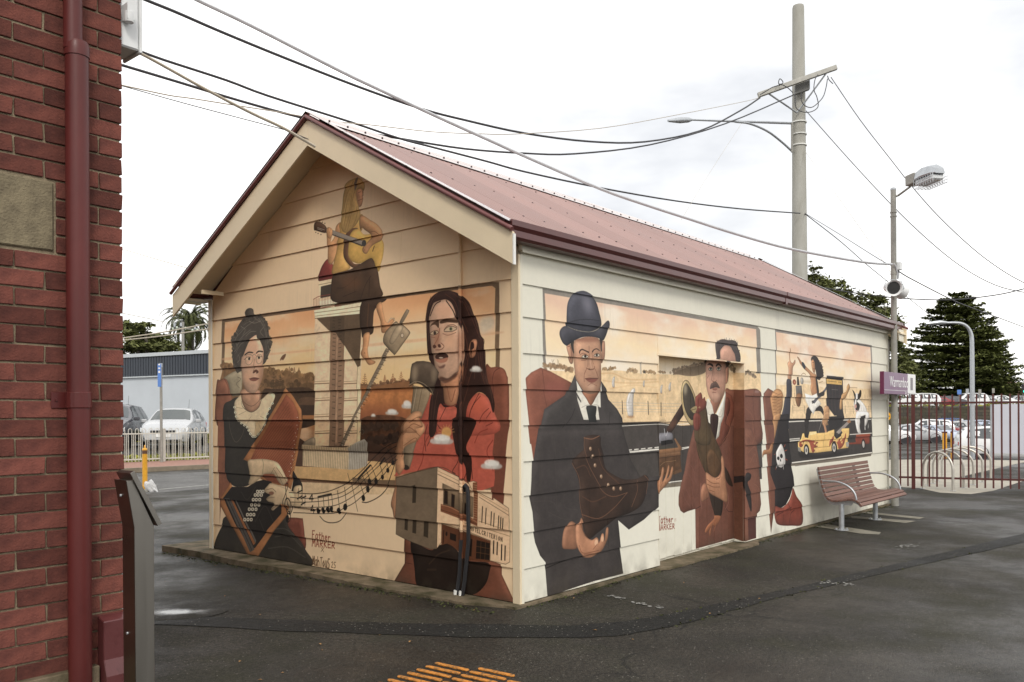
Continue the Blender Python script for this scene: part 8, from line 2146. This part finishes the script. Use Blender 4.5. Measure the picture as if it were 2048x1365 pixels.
def pool_fence():
    # runs on the raised footpath
    o = FP + FN * 3.0; base = Vector((o.x, o.y, .122)); d = FD
    Ln = (FQ - FP).length; t = thing('tubular_fence', 'white steel fence with looped tops in front of the parked cars', 'fence', base)
    def px_s(px):   # distance along for a photo column
        q = ray_np([(px, 880)])[0]; A = np.array([[q[0], -d.x], [q[1], -d.y]]); r_ = np.array([base.x - CP.x, base.y - CP.y]); return float(np.linalg.solve(A, r_)[1])
    s0, s1 = px_s(200), px_s(470)
    zt, zr, zb = 1.02, .92, .10
    for z in (zr, zb):
        MB().obox(base + d * ((s0 + s1) / 2) + Vector((0, 0, z)), d * ((s1 - s0) / 2), FN * .018, (0, 0, .02)).build('rail', M['fence_cream'], t)
    sp = (px_s(351.5) - px_s(338.5)) / 1.0 * .5
    n = int((s1 - s0) / (sp * 2))
    sps = px_s(328)
    k0 = int((s0 - sps) / (sp * 2))
    for k in range(k0, k0 + n + 1):
        s = sps + k * 2 * sp; c = base + d * s; w_ = sp * .5
        pts = [c - d * w_ + Vector((0, 0, .03)), c - d * w_ + Vector((0, 0, zt))] + [c - d * (w_ * math.cos(a)) + Vector((0, 0, zt + w_ * 1.25 * math.sin(a))) for a in np.linspace(.4, math.pi - .4, 5)] + [c + d * w_ + Vector((0, 0, zt)), c + d * w_ + Vector((0, 0, .03))]
        MB().tube(pts, .011, 5).build('looped_picket', M['fence_cream'], t)
        q = c + d * sp; MB().tube([q + Vector((0, 0, .10)), q + Vector((0, 0, zr))], .011, 5).build('picket', M['fence_cream'], t)
    for px in (328, 205):
        c = base + d * px_s(px); MB().obox(c + Vector((0, 0, .52)), d * .032, FN * .032, (0, 0, .52)).lathe([(.04, 0), (.045, .03), (.01, .06)], c + Vector((0, 0, 1.04)), 10).build('post', M['fence_cream'], t)
pool_fence()
def blue_sign_post():
    o = gnd(323, 925, .12); t = thing('sign_post', 'grey post with a narrow blue sign in front of the white fence', 'sign post', (o.x, o.y, .12))
    dep = depth_of(o); top = at(323, 727, dep).z
    MB().tube([(o.x, o.y, .12), (o.x, o.y, top)], .042, 12).build('post', M['galv_dull'], t, True)
    MB().lathe([(.046, 0), (.046, .12)], (o.x, o.y, top - .12), 12).build('cap', M['galv'], t, True)
    a, b_ = at(316.5, 728, dep - .05), at(321.5, 774, dep - .05); c = (a + b_) / 2; d = Vector((RT.x, RT.y, 0)).normalized()
    MB().obox(c, d * .055, Vector((FW.x, FW.y, 0)) * .012, (0, 0, (a.z - b_.z) / 2)).build('plate', M['blue_sign'], t)
    for z, h in ((.34, .04), (.25, .04), (.16, .06)):
        MB().obox(c - Vector((FW.x, FW.y, 0)) * .016 + Vector((0, 0, z * 1.3 - .10)), d * .03, Vector((FW.x, FW.y, 0)) * .002, (0, 0, h * .55)).build('white_mark', M['sign_white'], t)
    for z in (top - .13, c.z - .36): MB().lathe([(.05, 0), (.05, .025)], (o.x, o.y, z), 12).build('strap', M['galv'], t)
blue_sign_post()
def left_bollard():
    o = gnd(290, 984); dep = depth_of(o); t = thing('bollard', 'yellow post with rusty top beside the service road', 'bollard', (o.x, o.y, 0))
    z1 = at(290, 908, dep).z; zt = at(290, 893, dep).z
    MB().tube([(o.x, o.y, 0), (o.x, o.y, z1)], .052, 14).build('post', M['yellow'], t, True)
    MB().tube([(o.x, o.y, z1), (o.x, o.y, z1 + .075)], .053, 14).build('rust_band', M['rust'], t, True)
    MB().lathe([(.055, 0), (.05, .03), (.018, .05), (.014, .10), (.0, .115)], (o.x, o.y, z1 + .076), 12).build('cap', M['yellow'], t, True)
    MB().lathe([(.062, 0), (.06, .05), (.03, .09), (.0, .10)], (o.x + .02, o.y - .05, 0), 12).build('base_shoe', M['galv_dull'], t, True)
    # bag snagged round it
    rr_ = random.Random(6); b = bmesh.new(); bmesh.ops.create_icosphere(b, subdivisions=3, radius=1)
    for v_ in b.verts:
        n_ = 1 + rr_.uniform(-.12, .12); v_.co = Vector((v_.co.x * .13 * n_, v_.co.y * .05 * n_, v_.co.z * .13 * n_))
    for v_ in b.verts:
        v_.co.z += .10 + .03 * math.sin(v_.co.x * 50); v_.co.x += .6 * max(0, .10 - v_.co.z)
    bmesh.ops.recalc_face_normals(b, faces=b.faces)
    me = bpy.data.meshes.new('plastic_bag'); b.to_mesh(me); b.free(); me.materials.append(M['bag'])
    g = bpy.data.objects.new('plastic_bag', me); COL.objects.link(g); q = at(300, 975, dep - .06); g.location = (q.x, q.y, .015); g.rotation_euler.z = math.atan2(RT.y, RT.x)
    tag(g, 'crumpled thin white plastic bag caught at the foot of the yellow post', 'plastic bag')
left_bollard()
def grass_bank():
    a_, b_ = FP + FN * 3.41, FQ + FN * 3.41; c_, d_ = FQ + FN * 5.1, FP + FN * 5.1
    sheet('grass_bank', [tuple(q.xy) for q in (a_, b_, c_, d_)], M['grass'], .012, grid=1.2)
    rg = np.random.RandomState(3); k = 5200; Ln = (FQ - FP).length
    u = rg.rand(k) * Ln; v_ = 3.42 + 1.5 * rg.rand(k) ** .8
    pts = np.array([[*(FP + FD * a + FN * b_).xy, 0] for a, b_ in zip(u, v_)])
    pts[:, 2] = np.array([ground_z(x, y) for x, y, _ in pts]) + .02 + rg.rand(k) * .10
    o = leaf_object('grass_verge', pts, None, .13, M['grass'], None, 0., rg); o['kind'] = 'stuff'
    k = 2500; u = rg.rand(k) * 30 - 4; q0, q1 = at(150, 850, 40.6), at(560, 850, 36)
    pts = np.array([[*(q0.lerp(q1, a / 26)).xy, 0] for a in u]); pts[:, 2] = .42 + rg.rand(k) * .35
    o = leaf_object('grass_edge', pts, None, .2, M['grass'], None, 0., rg); o['kind'] = 'stuff'
grass_bank()
# weeds, moss and litter
def litter():
    rg = np.random.RandomState(8); rr_ = random.Random(9)
    lm = mat('fallen_leaf', (.34, .19, .07), .7, .4, 20, island=.4); b = MB()
    spots = [(949, 1222), (935, 1209), (1148, 1198), (1519, 1199), (1468, 1097), (1368, 1167), (625, 1122), (420, 1112), (330, 1157), (377, 1115), (361, 1102), (430, 1125), (450, 1190), (520, 1230), (760, 1272), (1265, 1281), (1190, 1262), (640, 1290), (565, 1348), (520, 1362), (1590, 1072), (1420, 1229), (645, 1302), (820, 1285), (700, 1155), (480, 1325)]
    for x, y in spots:
        p = gnd(x, y); a = rr_.uniform(0, 6.28); s = rr_.uniform(.010, .022); d = Vector((math.cos(a), math.sin(a), 0)) * s; e = Vector((-d.y, d.x, 0)) * .5; z = Vector((0, 0, ground_z(p.x, p.y) + .006))
        b.add([p - d + z, p + e + z + Vector((0, 0, .006)), p + d + z, p - e + z + Vector((0, 0, .004))], [(0, 1, 2, 3)])
    o = b.build('fallen_leaves', lm, None); o['kind'] = 'stuff'
    # moss line along the footing and trench edges
    mm = mat('moss', (.045, .05, .012), .95, .4, 30)
    pts = []
    for i in range(1500):
        u = rg.rand()
        if u < .45: x, y = rg.rand() * 9.7, -.07 - abs(rg.randn()) * .05
        elif u < .8: x, y = -.30 - abs(rg.randn()) * .05, rg.rand() * 5.3
        else:
            k = rg.rand() * (len(lo) - 1); j = int(k); q = lo[j] if rg.rand() < .6 else up[min(j, len(up) - 1)]; q2 = (lo if True else up)[j + 1]
            x, y = q[0] + rg.randn() * .02, q[1] + rg.randn() * .015
            if x < .1: continue
        pts.append((x, y, ground_z(x, y) + .006))
    o = leaf_object('moss_tufts', np.array(pts), None, .014, mm, None, .6, rg); o['kind'] = 'stuff'
litter()
